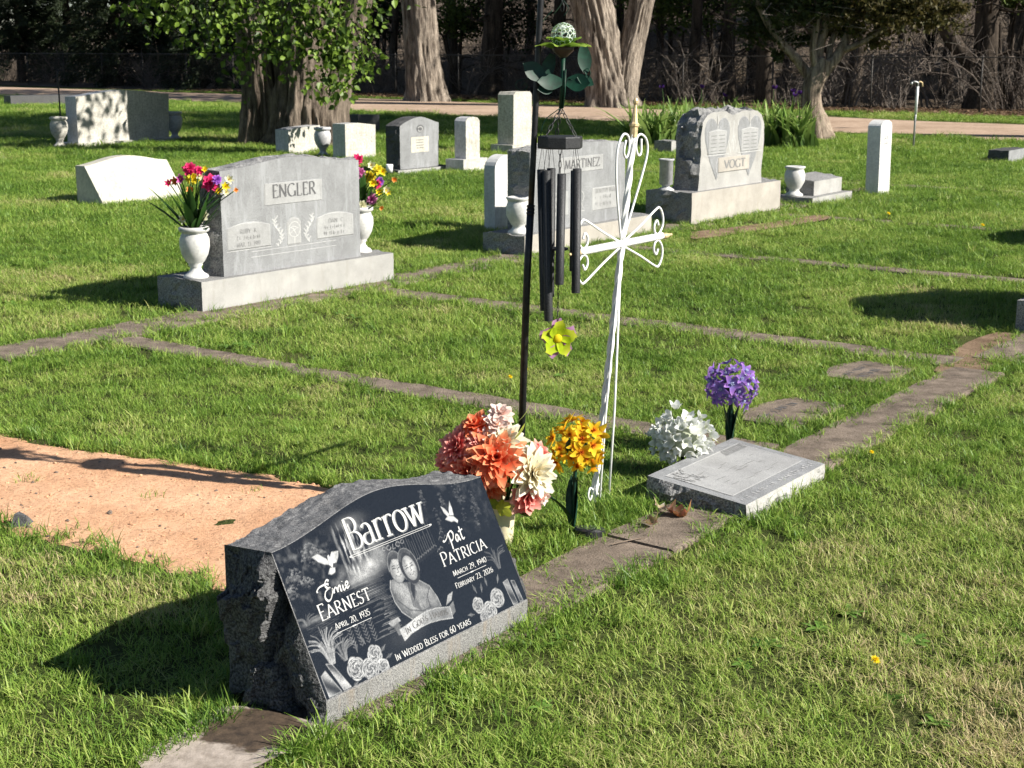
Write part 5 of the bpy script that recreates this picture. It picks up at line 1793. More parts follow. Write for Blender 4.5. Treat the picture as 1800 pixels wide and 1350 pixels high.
blooms = [ # px, py, depth offset toward camera, radius px, palette, kind
    (828, 830, .07, 56, CORAL, 'd'), (872, 806, .085, 54, ORNG, 'd'), (934, 832, .06, 50, CREAM, 'd'), (884, 778, .05, 42, CREAM, 'd'),
    (806, 786, .03, 38, RED, 'd'), (792, 812, -.02, 36, RED, 'd'), (926, 872, .07, 36, PINK, 'p'), (946, 800, .0, 28, PINK, 'p'),
    (872, 748, .03, 28, PALE, 'p'), (880, 728, .0, 26, PALE, 'p'), (838, 748, .02, 30, ORNG, 'p'), (818, 764, .0, 26, PINK, 'd'),
    (846, 782, .06, 32, PINK, 'd'), (900, 806, .0, 40, CREAM, 'd'), (950, 872, .0, 24, PALE, 'p'), (800, 838, .0, 30, RED, 'd'), (862, 850, .05, 34, ORNG, 'd')]
pxm = VB.y / FPX * 1.02
cen = at(868, 815, VB.y)
for k, (px, py, dy, rp, pal, kd) in enumerate(blooms):
    p = at(px, py, VB.y - dy)
    R_ = rp * pxm * 1.1
    mb = dahlia(R_, *pal, 300 + k, *((6, 14, .22) if kd == 'd' else (4, 9, .36)))
    o = mb.build('bloom', MAT['petal'], BQ, True, cols=True)
    o.location = (p.x - VB.x, p.y - VB.y, p.z - .15)
    d = Vector((p.x - cen.x, (p.y - cen.y) - .10, p.z - cen.z + .05))
    o.rotation_euler = face_rot(d, k)
for k, (px, py, L, wd, dr, c_) in enumerate(((905, 772, .07, .012, (.6, -.4, .6), (.42, .48, .08)), (800, 748, .07, .010, (-.7, -.2, .6), (.25, .36, .06)), (912, 740, .075, .009, (.75, -.1, .65), (.42, .5, .12)), (850, 878, .06, .025, (-.2, -.6, -.7), (.05, .09, .02)), (905, 890, .06, .025, (.5, -.4, -.6), (.06, .12, .02)), (780, 840, .05, .02, (-.8, -.2, -.2), (.06, .10, .02)))):
    V, F, C = leaf_blade(L, wd, .5, c_, tuple(q * 1.1 for q in c_))
    o = obj('leaf', V, F, MAT['leaf'], BQ, True, C)
    p = at(px, py, VB.y - .06)
    o.location = (p.x - VB.x, p.y - VB.y, p.z - .15)
    o.rotation_euler = Vector(dr).to_track_quat('X', 'Z').to_euler()
def ivy_leaf(px, py, sz, dy, rot, c_):
    V, C, F = [(0, 0, 0)], [c_], []
    n = 30
    for ring, q in ((1, .5), (2, 1.0)):
        for i in range(n):
            a = 6.283 * i / n
            lob = .62 + .26 * abs(math.cos(2.5 * a)) + .22 * max(0, math.cos(a)) ** 3
            r_ = sz * q * lob
            V.append((r_ * math.cos(a), r_ * .85 * math.sin(a), -.35 * r_ * r_ / sz + .012 * sz * 10 * math.sin(5 * a) * q * .1 + (.05 * sz if i % 6 == 3 else 0)))
            k_ = .8 + .3 * ((i * 7) % 5) / 5
            C.append(tuple(min(1, x * k_) for x in c_))
    F = [(0, 1 + i, 1 + (i + 1) % n) for i in range(n)] + [(1 + i, 1 + n + i, 1 + n + (i + 1) % n, 1 + (i + 1) % n) for i in range(n)]
    o = obj('leaf', V, F, MAT['leaf'], BQ, True, C)
    p = at(px, py, VB.y - dy)
    o.location = (p.x - VB.x, p.y - VB.y, p.z - .15)
    o.rotation_euler = rot
ivy_leaf(882, 892, .036, .10, (R(62), R(25), R(-50)), (.52, .56, .06))
ivy_leaf(866, 884, .028, .07, (R(70), R(-30), R(200)), (.30, .36, .05))
for k in range(7):
    a = 6.283 * k / 7
    mb = MB()
    mb.tube([(0, 0, -.06), (.03 * math.cos(a), .03 * math.sin(a), .05), (.06 * math.cos(a) - .01, .06 * math.sin(a), .14)], .004, 5, (.05, .12, .03))
    mb.build('stem', MAT['leaf'], BQ, True, cols=True)

# ---- solar flower balls on stakes
def flower_ball(name, label, base, head, R_, pal, centre, nfl, seed, leaves, stem_r=.006, wide=.26, npet=5, flr=.36):
    root = empty(name, (base.x, base.y, 0))
    tag(root, label, 'garden ornament')
    h = Vector((head.x - base.x, head.y - base.y, head.z))
    mb = MB()
    mb.tube(spline([(0, 0, -.03), (h.x * .4, h.y * .4, h.z * .45), (h.x, h.y, h.z - R_ * .3)], 6), stem_r, 8)
    mb.build('stem', MAT['green_metal'], root, True)
    for (L, wd, az, tilt, bend, z0) in leaves:
        V, F, C = leaf_blade(L, wd, bend, (.02, .10, .05), (.03, .15, .07), fold=.5)
        o = obj('leaf', V, F, MAT['green_metal'], root, True)
        o.location = (h.x * .1, h.y * .1, z0)
        o.rotation_euler = (Matrix.Rotation(az, 3, 'Z') @ Matrix.Rotation(-tilt, 3, 'Y')).to_euler()
    core = MB()
    core.lathe([(.001, -R_ * .35)] + [(R_ * .38 * math.cos(t), R_ * .35 * math.sin(t)) for t in np.linspace(-1.4, 1.4, 9)] + [(.001, R_ * .36)], 12, (.02, .06, .02))
    core.build('core', MAT['leaf'], root, True, tuple(h), True)
    protos_ = [floret(R_ * flr, npet, wide, *pal, seed + q, centre).build('floret', MAT['petal'], root, True, cols=True) for q in range(3)]
    r_ = random.Random(seed)
    for k in range(nfl):
        z = 1 - 1.72 * (k + .5) / nfl
        a = k * 2.39996
        q = math.sqrt(max(0, 1 - z * z))
        d = Vector((q * math.cos(a) + r_.uniform(-.1, .1), q * math.sin(a) + r_.uniform(-.1, .1), z + r_.uniform(-.08, .08))).normalized()
        o = protos_[k] if k < 3 else copy_to(protos_[k % 3], 'floret', root, (0, 0, 0))
        o.location = h + d * R_ * r_.uniform(.58, .98)
        o.rotation_euler = face_rot(d + Vector((r_.uniform(-.35, .35), r_.uniform(-.35, .35), r_.uniform(-.3, .3))), r_.uniform(0, 6))
        s_ = r_.uniform(.75, 1.3)
        o.scale = (s_, s_, s_)
    return root
yb = G(1006, 940)
flower_ball('flower_stake', 'yellow and orange metal flower ball on a green stake', yb, at(1013, 785, yb.y), .098, ((.80, .22, .01), (.86, .58, .02), (.88, .70, .06)), (.55, .10, .01), 40, 410,
            [(.17, .020, R(200), R(68), -.55, .03), (.19, .024, R(-70), R(86), .25, .02), (.18, .022, R(30), R(80), .12, .02)])
pb = G(1283, 800)
flower_ball('flower_stake', 'purple metal flower ball on a green stake behind the grey marker', pb, at(1286, 680, pb.y), .098, ((.20, .22, .48), (.27, .12, .48), (.50, .28, .66)), (.55, .60, .75), 40, 430,
            [(.20, .020, R(170), R(82), -.1, .03), (.21, .022, R(-75), R(88), .1, .02), (.20, .022, R(10), R(82), -.08, .02)])
# white hydrangea bunch
wb = G(1200, 838)
WH = empty('flower_bunch', (wb.x, wb.y, 0))
tag(WH, 'white silk hydrangea bunch tucked behind the grey marker', 'flowers')
hc = at(1200, 772, wb.y) - Vector((wb.x, wb.y, 0))
pr_ = [floret(.030, 4, .44, (.62, .66, .48), (.82, .83, .80), (.86, .87, .86), 450 + q, None, .75).build('floret', MAT['petal'], WH, True, cols=True) for q in range(3)]
r_ = random.Random(77)
for k in range(84):
    z = 1 - 1.9 * (k + .5) / 84
    a = k * 2.39996
    q = math.sqrt(max(0, 1 - z * z))
    d = Vector((q * math.cos(a), q * math.sin(a), z))
    o = pr_[k] if k < 3 else copy_to(pr_[k % 3], 'floret', WH, (0, 0, 0))
    lump = 1 + .16 * math.sin(3 * a) + (.3 if k in (1, 4) else 0)
    o.location = hc + Vector((d.x * .105, d.y * .09, d.z * .088)) * r_.uniform(.82, 1.0) * lump
    o.rotation_euler = face_rot(d + Vector((r_.uniform(-.6, .6), r_.uniform(-.6, .6), r_.uniform(-.4, .6))), r_.uniform(0, 6))
    o.scale = (r_.uniform(.8, 1.15),) * 3
mb = MB()
mb.lathe([(.001, -.06)] + [(.075 * math.cos(t), .065 * math.sin(t)) for t in np.linspace(-1.3, 1.3, 8)] + [(.001, .066)], 12, (.50, .54, .40))
mb.build('core', MAT['petal'], WH, True, tuple(hc), True)
mb = MB()
mb.tube([(0, 0, -.02), tuple(hc * .8)], .008, 6)
mb.build('stem', MAT['green_metal'], WH)
# black solar puck lying on the grass
sp_ = G(1036, 946)
SPK = empty('solar_puck', (sp_.x, sp_.y, .0), R(15))
tag(SPK, 'round black solar panel puck lying beside the yellow flower stake', 'solar panel')
mb = MB()
mb.lathe([(.002, .004), (.046, .004), (.052, .010), (.053, .030), (.048, .036), (.002, .036)], 28)
b_ = mb.build('case', MAT['black_plastic'], SPK)
b_.rotation_euler = (R(-7), R(5), 0)
mb = MB()
mb.box(-.03, .03, -.028, .028, .0362, .0372)
c_ = mb.build('solar_cell', plain('solar_cell', (.008, .010, .02), .15), b_)
mb = MB()
mb.tube([(0, -.02, .01), (-.05, .0, .006), (-.08, .02, -.02)], .004, 6)
mb.build('cable', MAT['black_plastic'], SPK)

# ---- flowers of the grey monument's two vases
HOT, YEL, PUR, CRM, ORG, FUC = ((.55, .0, .08), (.78, .02, .16), (.85, .10, .26)), ((.75, .45, .0), (.88, .72, .02), (.9, .85, .12)), ((.20, .03, .40), (.32, .06, .55), (.55, .25, .72)), ((.80, .76, .35), (.88, .86, .55), (.9, .9, .72)), ((.7, .12, .02), (.85, .30, .05), (.9, .5, .2)), ((.5, .02, .25), (.68, .10, .40), (.85, .45, .65))
def vase_bouquet(V3, label, spec, leaves, seed):
    root = empty('flower_bouquet', (V3[0], V3[1], V3[2] + .30))
    tag(root, label, 'bouquet')
    for k, (px, py, rp, pal, kd) in enumerate(spec):
        p = at(px, py, V3[1] - .02 - .05 * math.sin(k * 2.1))
        R_ = rp * V3[1] / FPX * 1.08
        mb = dahlia(R_, *pal, seed + k, 4, 9, .34) if kd == 'd' else floret(R_, 6, .30, *pal, seed + k, (.6, .3, .02), .5)
        o = mb.build('bloom', MAT['petal'], root, True, cols=True)
        o.location = (p.x - V3[0], p.y - V3[1], p.z - V3[2] - .30)
        o.rotation_euler = face_rot((p.x - V3[0] + .05, -.55, p.z - V3[2] - .42), k)
        m2 = MB()
        q = o.location
        m2.tube([(0, 0, -.03), (q.x * .4, q.y * .4, q.z * .55), (q.x, q.y + .01, q.z)], .0035, 4, (.03, .09, .02))
        m2.build('stem', MAT['leaf'], root, True, cols=True)
    r_ = random.Random(seed)
    for (tx, tz, wd) in leaves:
        L = math.hypot(tx, tz)
        V, F, C = leaf_blade(L * .88, wd * 1.5, .25 * (1 if tx > 0 else -1) * .6, (.02, .05, .012), (.05, .13, .025))
        o = obj('leaf', V, F, MAT['leaf'], root, True, C)
        o.location = (tx * .1, -.01, -.02)
        o.rotation_euler = Vector((tx, r_.uniform(-.12, .05), tz)).to_track_quat('X', 'Z').to_euler()
    return root
vase_bouquet(VASE_E1, 'bright mixed bouquet in the left urn of the grey serpentine-top monument',
    [(333, 297, 13, HOT, 'd'), (349, 300, 9, HOT, 'd'), (338, 313, 13, YEL, 'd'), (369, 322, 16, HOT, 'd'), (381, 316, 9, PUR, 'd'), (309, 319, 9, ORG, 'p'), (318, 315, 9, FUC, 'p'), (297, 322, 7, HOT, 'p'), (352, 310, 8, CRM, 'p'), (402, 316, 9, CRM, 'p'), (396, 328, 8, YEL, 'p'), (383, 336, 8, YEL, 'p'), (334, 333, 7, ORG, 'p'), (414, 334, 5, ORG, 'p'), (353, 378, 13, CRM, 'd'), (322, 385, 8, CRM, 'p'), (360, 298, 6, YEL, 'p'), (397, 338, 7, CRM, 'p')],
    [(-.26, .36, .016), (-.30, .27, .015), (-.20, .30, .020), (-.12, .34, .020), (-.06, .40, .018), (.0, .36, .022), (.06, .38, .018), (.14, .28, .018), (.22, .22, .012), (.20, .16, .014), (-.10, .06, .02), (.14, .05, .025), (.04, .12, .02), (-.03, .25, .024), (.1, .35, .016)], 500)
vase_bouquet(VASE_E2, 'bright mixed bouquet in the right urn of the grey serpentine-top monument',
    [(629, 280, 10, HOT, 'd'), (633, 303, 10, FUC, 'd'), (650, 311, 12, YEL, 'd'), (664, 298, 10, YEL, 'd'), (672, 302, 8, YEL, 'p'), (667, 319, 9, PUR, 'd'), (661, 324, 9, HOT, 'd'), (655, 322, 8, YEL, 'p'), (636, 318, 7, ORG, 'p'), (652, 291, 8, CRM, 'p'), (678, 333, 7, CRM, 'p'), (666, 337, 7, YEL, 'p'), (653, 350, 11, FUC, 'd'), (637, 360, 8, CRM, 'd'), (692, 316, 6, ORG, 'p'), (670, 365, 5, ORG, 'p'), (681, 338, 6, YEL, 'p'), (629, 293, 7, YEL, 'p')],
    [(-.06, .36, .018), (.0, .40, .02), (.06, .34, .02), (.14, .26, .018), (.2, .3, .012), (.24, .16, .010), (-.1, .18, .016), (.1, .1, .022), (.16, .08, .014), (.03, .2, .024)], 540)

# ------------------------------------------------------------------ black hook pole and its hanging chime
pbse = G(912, 905)
PY = pbse.y
POLE = empty('hook_pole', (pbse.x, PY, 0))
tag(POLE, 'slim black shepherd hook pole leaning slightly right behind the bouquet', 'pole')
def rel(p): return (p[0] - pbse.x, p[1] - PY, p[2])
top_h = 1.76
ptop = (.070, 0, 1.76)
mb = MB()
mb.tube([(-.002, 0, -.05), (.028, 0, .87), (.039, 0, 1.08)], .0125, 12)
mb.build('lower_tube', MAT['black_metal'], POLE, True)
mb = MB()
for z in (1.060, 1.072, 1.084):
    t = z / 1.76
    mb.tube([(.0385 * z / 1.08, 0, z - .003), (.0385 * z / 1.08, 0, z + .003)], .0140, 12)
mb.build('joint_ring', MAT['black_metal'], POLE, True)
hook = spline([(.039, 0, 1.07), (.070, 0, 1.76), (.082, 0, 1.95), (.105, 0, 2.03), (.14, 0, 2.035), (.158, 0, 1.99), (.150, 0, 1.955)], 6)
mb = MB()
mb.tube(hook, [.0105] * 7 + [.0095] * (len(hook) - 7), 10)
mb.build('upper_rod', MAT['black_metal'], POLE, True)
mb = MB()
mb.tube([(-.02, 0, .04), (-.02, 0, -.02)], .006, 6)
mb.tube([(.0, 0, .05), (-.02, 0, .045), (-.02, 0, .02)], .006, 6)
mb.build('foot_prong', MAT['black_metal'], POLE, True)

CX, CY = .160 - 0.0, PY                 # chime axis
CH = empty('wind_chime', (CX, CY, 1.95))
tag(CH, 'black wind chime with glass-ball lotus, six tubes and a yellow-green flower sail', 'wind chime')
def cz(z): return z - 1.95
def chain(P0, P1, n, r1, wire, parent, name='chain', sag=0.0):
    P0, P1 = Vector(P0), Vector(P1)
    d = (P1 - P0)
    L = d.length / n
    for k in range(n):
        c_ = P0 + d * ((k + .5) / n) - Vector((0, 0, sag * math.sin(math.pi * (k + .5) / n)))
        mb = MB()
        mb.tube([(r1 * math.cos(a), 0, L * .66 * math.sin(a)) for a in np.linspace(0, 6.283, 11)], wire, 5, cap=False)
        o = mb.build('chain_link', MAT['chain'], parent, True)
        o.location = c_
        q = d.to_track_quat('Z', 'Y')
        o.rotation_euler = (q @ Euler((0, 0, (k % 2) * math.pi / 2 + .3)).to_quaternion()).to_euler()
# hanger down to the lotus
chain((0, 0, 0), (.004, 0, cz(1.72)), 10, .006, .0014, CH)
# lotus: glass ball, petals, cup
bc = Vector((.008, 0, cz(1.642)))
mb = MB()
mb.lathe([(.0005, -.041)] + [(.041 * math.cos(t), .041 * math.sin(t)) for t in np.linspace(-1.45, 1.45, 15)] + [(.0005, .041)], 24)
m, nt, b = nm('cracked_glass')
v_ = obj_coord(nt)
vo = nd(nt, 'ShaderNodeTexVoronoi', feature='DISTANCE_TO_EDGE')
vo.inputs['Scale'].default_value = 75
nt.links.new(v_, vo.inputs['Vector'])
cr = ramp(nt, vo.outputs['Distance'], [(.02, (1, 1, 1)), (.09, (0, 0, 0))])
gl = nd(nt, 'ShaderNodeBsdfGlass')
gl.inputs['Roughness'].default_value = .04
gl.inputs['IOR'].default_value = 1.12
gl.inputs['Color'].default_value = (.88, .95, .90, 1)
df = nd(nt, 'ShaderNodeBsdfDiffuse')
df.inputs[0].default_value = (.62, .72, .62, 1)
mx = nd(nt, 'ShaderNodeMixShader')
nt.links.new(cr.outputs[0], mx.inputs[0])
nt.links.new(gl.outputs[0], mx.inputs[1])
nt.links.new(df.outputs[0], mx.inputs[2])
nt.links.new(mx.outputs[0], nt.nodes['Material Output'].inputs[0])
mb.build('glass_ball', m, CH, True, tuple(bc))
lg = ((.06, .14, .02), (.20, .34, .04), (.42, .58, .10))
for ring, (n, L, wd, el) in enumerate(((6, .098, .030, 6), (5, .070, .030, 32))):
    for k in range(n):
        a = 6.283 * (k + .5 * ring) / n + .3
        mb = MB()
        petal(mb, Matrix.Rotation(a, 4, 'Z') @ Matrix.Rotation(-R(el), 4, 'Y'), L, wd, .10, -.8, *lg, 7, .3)
        o = mb.build('petal', MAT['leaf'], CH, True, cols=True)
        o.location = bc + Vector((0, 0, -.045))
mb = MB()
mb.lathe([(.001, -.075), (.012, -.07), (.034, -.05), (.036, -.035), (.028, -.034), (.001, -.036)], 20)
mb.build('cup', plain('maroon_metal', (.06, .03, .025), .5), CH, True, tuple(bc))
mb = MB()
mb.tube([tuple(bc + Vector((0, 0, -.07))), tuple(bc + Vector((-.002, 0, -.16))), tuple(bc + Vector((-.006, 0, -.235)))], .0075, 10)
mb.tube([tuple(bc + Vector((.008, -.008, -.11))), tuple(bc + Vector((.006, -.01, -.18))), tuple(bc + Vector((.0, -.006, -.235)))], .003, 6)
mb.build('stem', MAT['green_metal'], CH, True)
# stem leaves and wire tendrils
for (dx, dy, dz, L, wd, dr) in ((-.004, -.012, -.150, .085, .030, (-1, -.1, -.05)), (-.06, -.015, -.140, .090, .034, (-.85, .0, .50)), (-.035, .01, -.06, .09, .024, (-.35, .1, -1)), (.012, .0, -.150, .080, .034, (.95, -.1, -.12)), (.066, .01, -.03, .10, .026, (.05, .1, -1)), (-.03, -.01, -.165, .06, .024, (-.9, -.2, -.2)), (.05, .0, -.13, .06, .022, (.7, .0, -.5))):
    V, F, C = leaf_blade(L, wd, .35, (.012, .08, .05), (.02, .11, .07), fold=.18)
    o = obj('metal_leaf', V, F, MAT['green_metal'], CH, True)
    o.location = bc + Vector((dx, dy, dz))
    xa = Vector(dr).normalized()
    za = (Vector((.25, -1, .35)) - xa * xa.dot(Vector((.25, -1, .35)))).normalized()
    o.rotation_euler = Matrix((xa, za.cross(xa), za)).transposed().to_euler()
for P in ([(-.02, 0, -.15), (-.09, -.01, -.14), (-.145, -.01, -.145), (-.155, -.01, -.165), (-.135, -.01, -.178), (-.118, -.01, -.165), (-.128, -.01, -.152), (-.137, -.01, -.163)],
          [(.02, 0, -.14), (.06, 0, -.15), (.088, 0, -.13), (.085, 0, -.108), (.07, 0, -.112), (.075, 0, -.128)],
          [(-.035, 0, .08), (-.07, 0, .04), (-.085, 0, -.01), (-.075, 0, -.04)],
          [(-.01, -.005, -.235), (-.06, -.01, -.275), (-.075, -.005, -.33)], [(.0, 0, .11), (.015, 0, .085), (.0, 0, .06)]):
    mb = MB()
    mb.tube([tuple(bc + Vector(p)) for p in spline(P, 6)], .0016, 5)
    mb.build('wire_tendril', MAT['green_metal'], CH, True)
V, F, C = leaf_blade(.06, .011, .3, (.05, .13, .06), (.12, .22, .12))
o = obj('metal_leaf', V, F, MAT['green_metal'], CH, True)
o.location = bc + Vector((.0, 0, .11)); o.rotation_euler = Vector((-.5, 0, -1)).to_track_quat('X', 'Z').to_euler()
# three chains to the crown disc
crown = Vector((0, 0, cz(1.296)))
jn = bc + Vector((-.006, 0, -.235))
for a in (100, 215, 330):
    chain(tuple(jn), tuple(crown + Vector((.058 * math.cos(R(a)), .058 * math.sin(R(a)), .022))), 5, .0055, .0015, CH)
mb = MB()
mb.lathe([(.001, -.020), (.074, -.020), (.077, -.016), (.077, .016), (.074, .020), (.001, .020)], 8)
o = mb.build('crown_disc', MAT['chime_metal'], CH, False, tuple(crown))
o.rotation_euler = (0, 0, R(12))
# six tubes, each on two cords
spots = [(-.062, -.010, 1.206, .731), (-.045, -.040, 1.206, .701), (-.028, .045, 1.206, .770), (.004, -.058, 1.196, .828), (.052, .030, 1.20, .86), (.056, -.030, 1.211, .795)]
for k, (x, y, zt, zb) in enumerate(spots):
    mb = MB()
    n = 14
    V = []
    for rr, zz_ in ((.0148, zb), (.0148, zt), (.0125, zt), (.0125, zb + .01)):
        V += [(rr * math.cos(6.283 * j / n), rr * math.sin(6.283 * j / n), zz_ - zt) for j in range(n)]
    F = [(i * n + j, i * n + (j + 1) % n, (i + 1) * n + (j + 1) % n, (i + 1) * n + j) for i in range(3) for j in range(n)]
    o = obj('chime_tube', V, F, MAT['chime_metal'], CH, True, None, (x, y, cz(zt)))
    o.rotation_euler = (0, R((-1.5, -1.0, .2, .8, .3, .1)[k]), 0)
    mb = MB()
    for s_ in (-1, 1):
        mb.tube([(x + s_ * .012, y, cz(zt) - .012), (x * .95 + s_ * .002, y * .95, cz(1.277))], .0007, 4)
    mb.build('cord', MAT['cord'], CH)
chain((.0, 0, cz(1.276)), (.0, 0, cz(1.19)), 4, .0045, .0012, CH)
mb = MB()
mb.tube([(0, 0, cz(1.19)), (-.002, 0, cz(.94))], .0009, 4)
mb.build('cord', MAT['cord'], CH)
mb = MB()
mb.lathe([(.001, -.003), (.032, -.003), (.032, .003), (.001, .003)], 16)
mb.build('clapper', MAT['chime_metal'], CH, False, (-.002, 0, cz(.94)))
chain((-.002, 0, cz(.94)), (-.004, 0, cz(.695)), 16, .0035, .001, CH)
# flower sail, hanging face to the viewer
mb = MB()
fm = Matrix.Translation((-.004, 0, cz(.632))) @ Matrix.Rotation(R(16), 4, 'Z') @ Matrix.Rotation(R(90), 4, 'X')
for k in range(5):
    a = R(90 + 72 * k)
    mb2 = MB()
    petal(mb2, fm @ Matrix.Rotation(a, 4, 'Z'), .062, .029, .22, -.3, (.42, .52, .015), (.46, .62, .02), (.62, .68, .06), 8, .5)
    mb2.build('sail_petal', MAT['petal'], CH, True, cols=True)
    mb3 = MB()
    petal(mb3, Matrix.Translation((0, .004, 0)) @ fm @ Matrix.Rotation(a + .1, 4, 'Z'), .067, .030, .02, .0, (.35, .12, .30), (.42, .18, .36), (.55, .30, .50), 5, .5)
    mb3.build('sail_back_petal', MAT['petal'], CH, True, cols=True)
mb.lathe([(.001, -.004), (.014, -.003), (.016, .002), (.010, .007), (.001, .008)], 12, (.80, .62, .02))
o = mb.build('sail_centre', MAT['petal'], CH, True, (-.004, -.004, cz(.632)), True)
o.rotation_euler = (R(90), 0, R(16))

# ------------------------------------------------------------------ white wrought-iron cross
cb = (.2955, 5.0707)
CR = empty('iron_cross', (cb[0], cb[1], 0), R(54))
tag(CR, 'white wrought iron cross with scrolls, twisted post and gold finial', 'cross')
def C2(u, z, y=0.0): return (u, y, z)
mb = MB()
post = [C2(-.012 + .169 * z / .926 if z < .926 else .157 + .064 * (z - .926) / .378, z) for z in np.linspace(-.04, 1.304, 150)]
mb.tube(post, .0098, 16, twist=.17, lobes=4, lobe_amp=.34)
mb.build('twisted_post', MAT['white_paint'], CR, True)
# scalloped arms
for (u0, u1) in ((.157, -.110), (.157, .440)):
    mb = MB()
    n = 34
    mb.tube([C2(u0 + (u1 - u0) * i / n, .926 + .004 * (1 if i % 2 else -1)) for i in range(n + 1)], [.0125 if i % 2 else .0085 for i in range(n + 1)], 8)
    mb.build('arm', MAT['white_paint'], CR, True)
for u0, s_ in ((-.112, -1), (.442, 1)):
    mb = MB()
    P = [(u0, .008), (u0 + s_ * .012, .012), (u0 + s_ * .03, .009), (u0 + s_ * .055, .004), (u0 + s_ * .06, .006), (u0 + s_ * .066, .002)]
    mb.tube([C2(q[0], .926) for q in P], [q[1] for q in P], 10)
    mb.build('arm_finial', MAT['gold'], CR, True)
mb = MB()
mb.lathe([(.001, 0), (.014, 0), (.014, .035), (.018, .038), (.018, .046), (.013, .052), (.006, .105), (.005, .112), (.009, .118), (.0095, .126), (.006, .134), (.001, .135)], 8)
o = mb.build('top_finial', MAT['gold'], CR, False, C2(.222, 1.296))
o.rotation_euler = (0, R(5), 0)
def scroll(P, r_=.0042, name='scroll'):
    mb = MB()
    mb.tube([C2(p[0], p[1]) for p in spline(P, 7)], r_, 8)
    return mb.build(name, MAT['white_paint'], CR, True)
scroll([(.150, .945), (.120, 1.10), (.112, 1.20), (.120, 1.265), (.150, 1.306), (.180, 1.306), (.196, 1.28), (.188, 1.24), (.172, 1.228), (.160, 1.25), (.172, 1.288)])
scroll([(.166, .945), (.222, 1.045), (.285, 1.16), (.318, 1.235), (.312, 1.28), (.278, 1.303), (.248, 1.296), (.240, 1.262), (.255, 1.232), (.275, 1.24), (.275, 1.288)])
for zf, s_ in ((1, 1), (-1, 1), (1, -1), (-1, -1)):
    def q(u, z): return (.157 + s_ * (u - .157), .926 + zf * (z - .926))
    scroll([q(.157, .93), q(.28, .98), q(.385, 1.028), q(.415, 1.032), q(.438, 1.0), q(.437, .965), q(.410, .938), q(.385, .945), q(.378, .97), q(.395, .988), q(.408, .97)])
mb = MB()
mb.tube([C2(-.022, -.05, -.03), C2(.04, .33, -.016), C2(.150, .92, -.004)], .0042, 8)
mb.build('brace_rod', MAT['white_paint'], CR, True)
mb = MB()
mb.tube([C2(.108, -.03, .01), C2(.135, .33, .006), C2(.160, .92, .004)], .0042, 8)
mb.build('brace_rod', MAT['white_paint'], CR, True)
for s_ in (-1, 1):
    scroll([(s_ * .005, .06), (s_ * .03, .075), (s_ * .042, .05), (s_ * .03, .03), (s_ * .018, .045)], .0035, 'foot_curl')

# ------------------------------------------------------------------ small things on the ground
def dry_leaf(p, label, R_, col_, seed):
    r_ = random.Random(seed)
    V, F, C = [], [], []
    n, mring = 14, 4
    for j in range(mring + 1):
        for i in range(n):
            a = 6.283 * i / n
            rr = R_ * j / mring * (1 + .35 * math.sin(5 * a + seed))
            V.append((rr * math.cos(a), rr * .8 * math.sin(a), .018 + .5 * (rr ** 2) / R_ * (1 + .5 * math.sin(2 * a + seed)) + r_.uniform(-.004, .004)))
            C.append(tuple(c * r_.uniform(.7, 1.2) for c in col_))
    for j in range(mring):
        for i in range(n): F.append((j * n + i, j * n + (i + 1) % n, (j + 1) * n + (i + 1) % n, (j + 1) * n + i))
    bl = empty('dry_leaf', (p.x, p.y, .012))
    tag(bl, label, 'leaf')
    o = obj('blade', V, F, MAT['leaf'], bl, True, C)
    o.rotation_euler = (r_.uniform(-.5, .5), r_.uniform(-.5, .5), r_.uniform(0, 6))
    mb = MB()
    mb.tube([(0, 0, .016), (-R_ * .8, R_ * .3, .03), (-R_ * 1.3, R_ * .6, .02)], .0012, 4, tuple(c * .6 for c in col_))
    mb.build('stalk', MAT['leaf'], bl, cols=True)
dry_leaf(G(1203, 921), 'curled orange-brown dry leaf against the grey marker', .036, (.40, .17, .08), 1)
dry_leaf(G(1178, 914), 'dark curled dry leaf next to the orange one by the grey marker', .034, (.16, .08, .05), 2)
dry_leaf(G(1160, 908), 'pale curled dry leaf at the left corner of the grey marker', .030, (.48, .38, .28), 3)
dry_leaf(G(1150, 935), 'tan dry leaf on the concrete in front of the grey marker', .030, (.42, .28, .17), 4)
tw = G(1095, 965)
mb = MB()
mb.tube([(-.04, -.02, .004), (0, 0, .008), (.05, .035, .005), (.08, .045, .006)], [.002, .0022, .0018, .001], 5, (.2, .14, .09))
tag(mb.build('twig', MAT['leaf'], None, False, (tw.x, tw.y, .018), True), 'thin twig on the concrete strip before the yellow flowers', 'twig')
fl = G(40, 925)
mb = MB()
V = [(-.035, -.03, 0), (.03, -.035, 0), (.04, .025, 0), (-.02, .035, 0), (-.02, -.015, .05), (.018, -.012, .042), (.016, .01, .034), (-.012, .012, .05)]
mb.add(V, [(0, 1, 5, 4), (1, 2, 6, 5), (2, 3, 7, 6), (3, 0, 4, 7), (4, 5, 6, 7)])
tag(mb.build('stone_chip', MAT['dark_stone'], None, False, (fl.x, fl.y, .0)), 'dark stone chip at the edge of the bare dirt', 'stone')
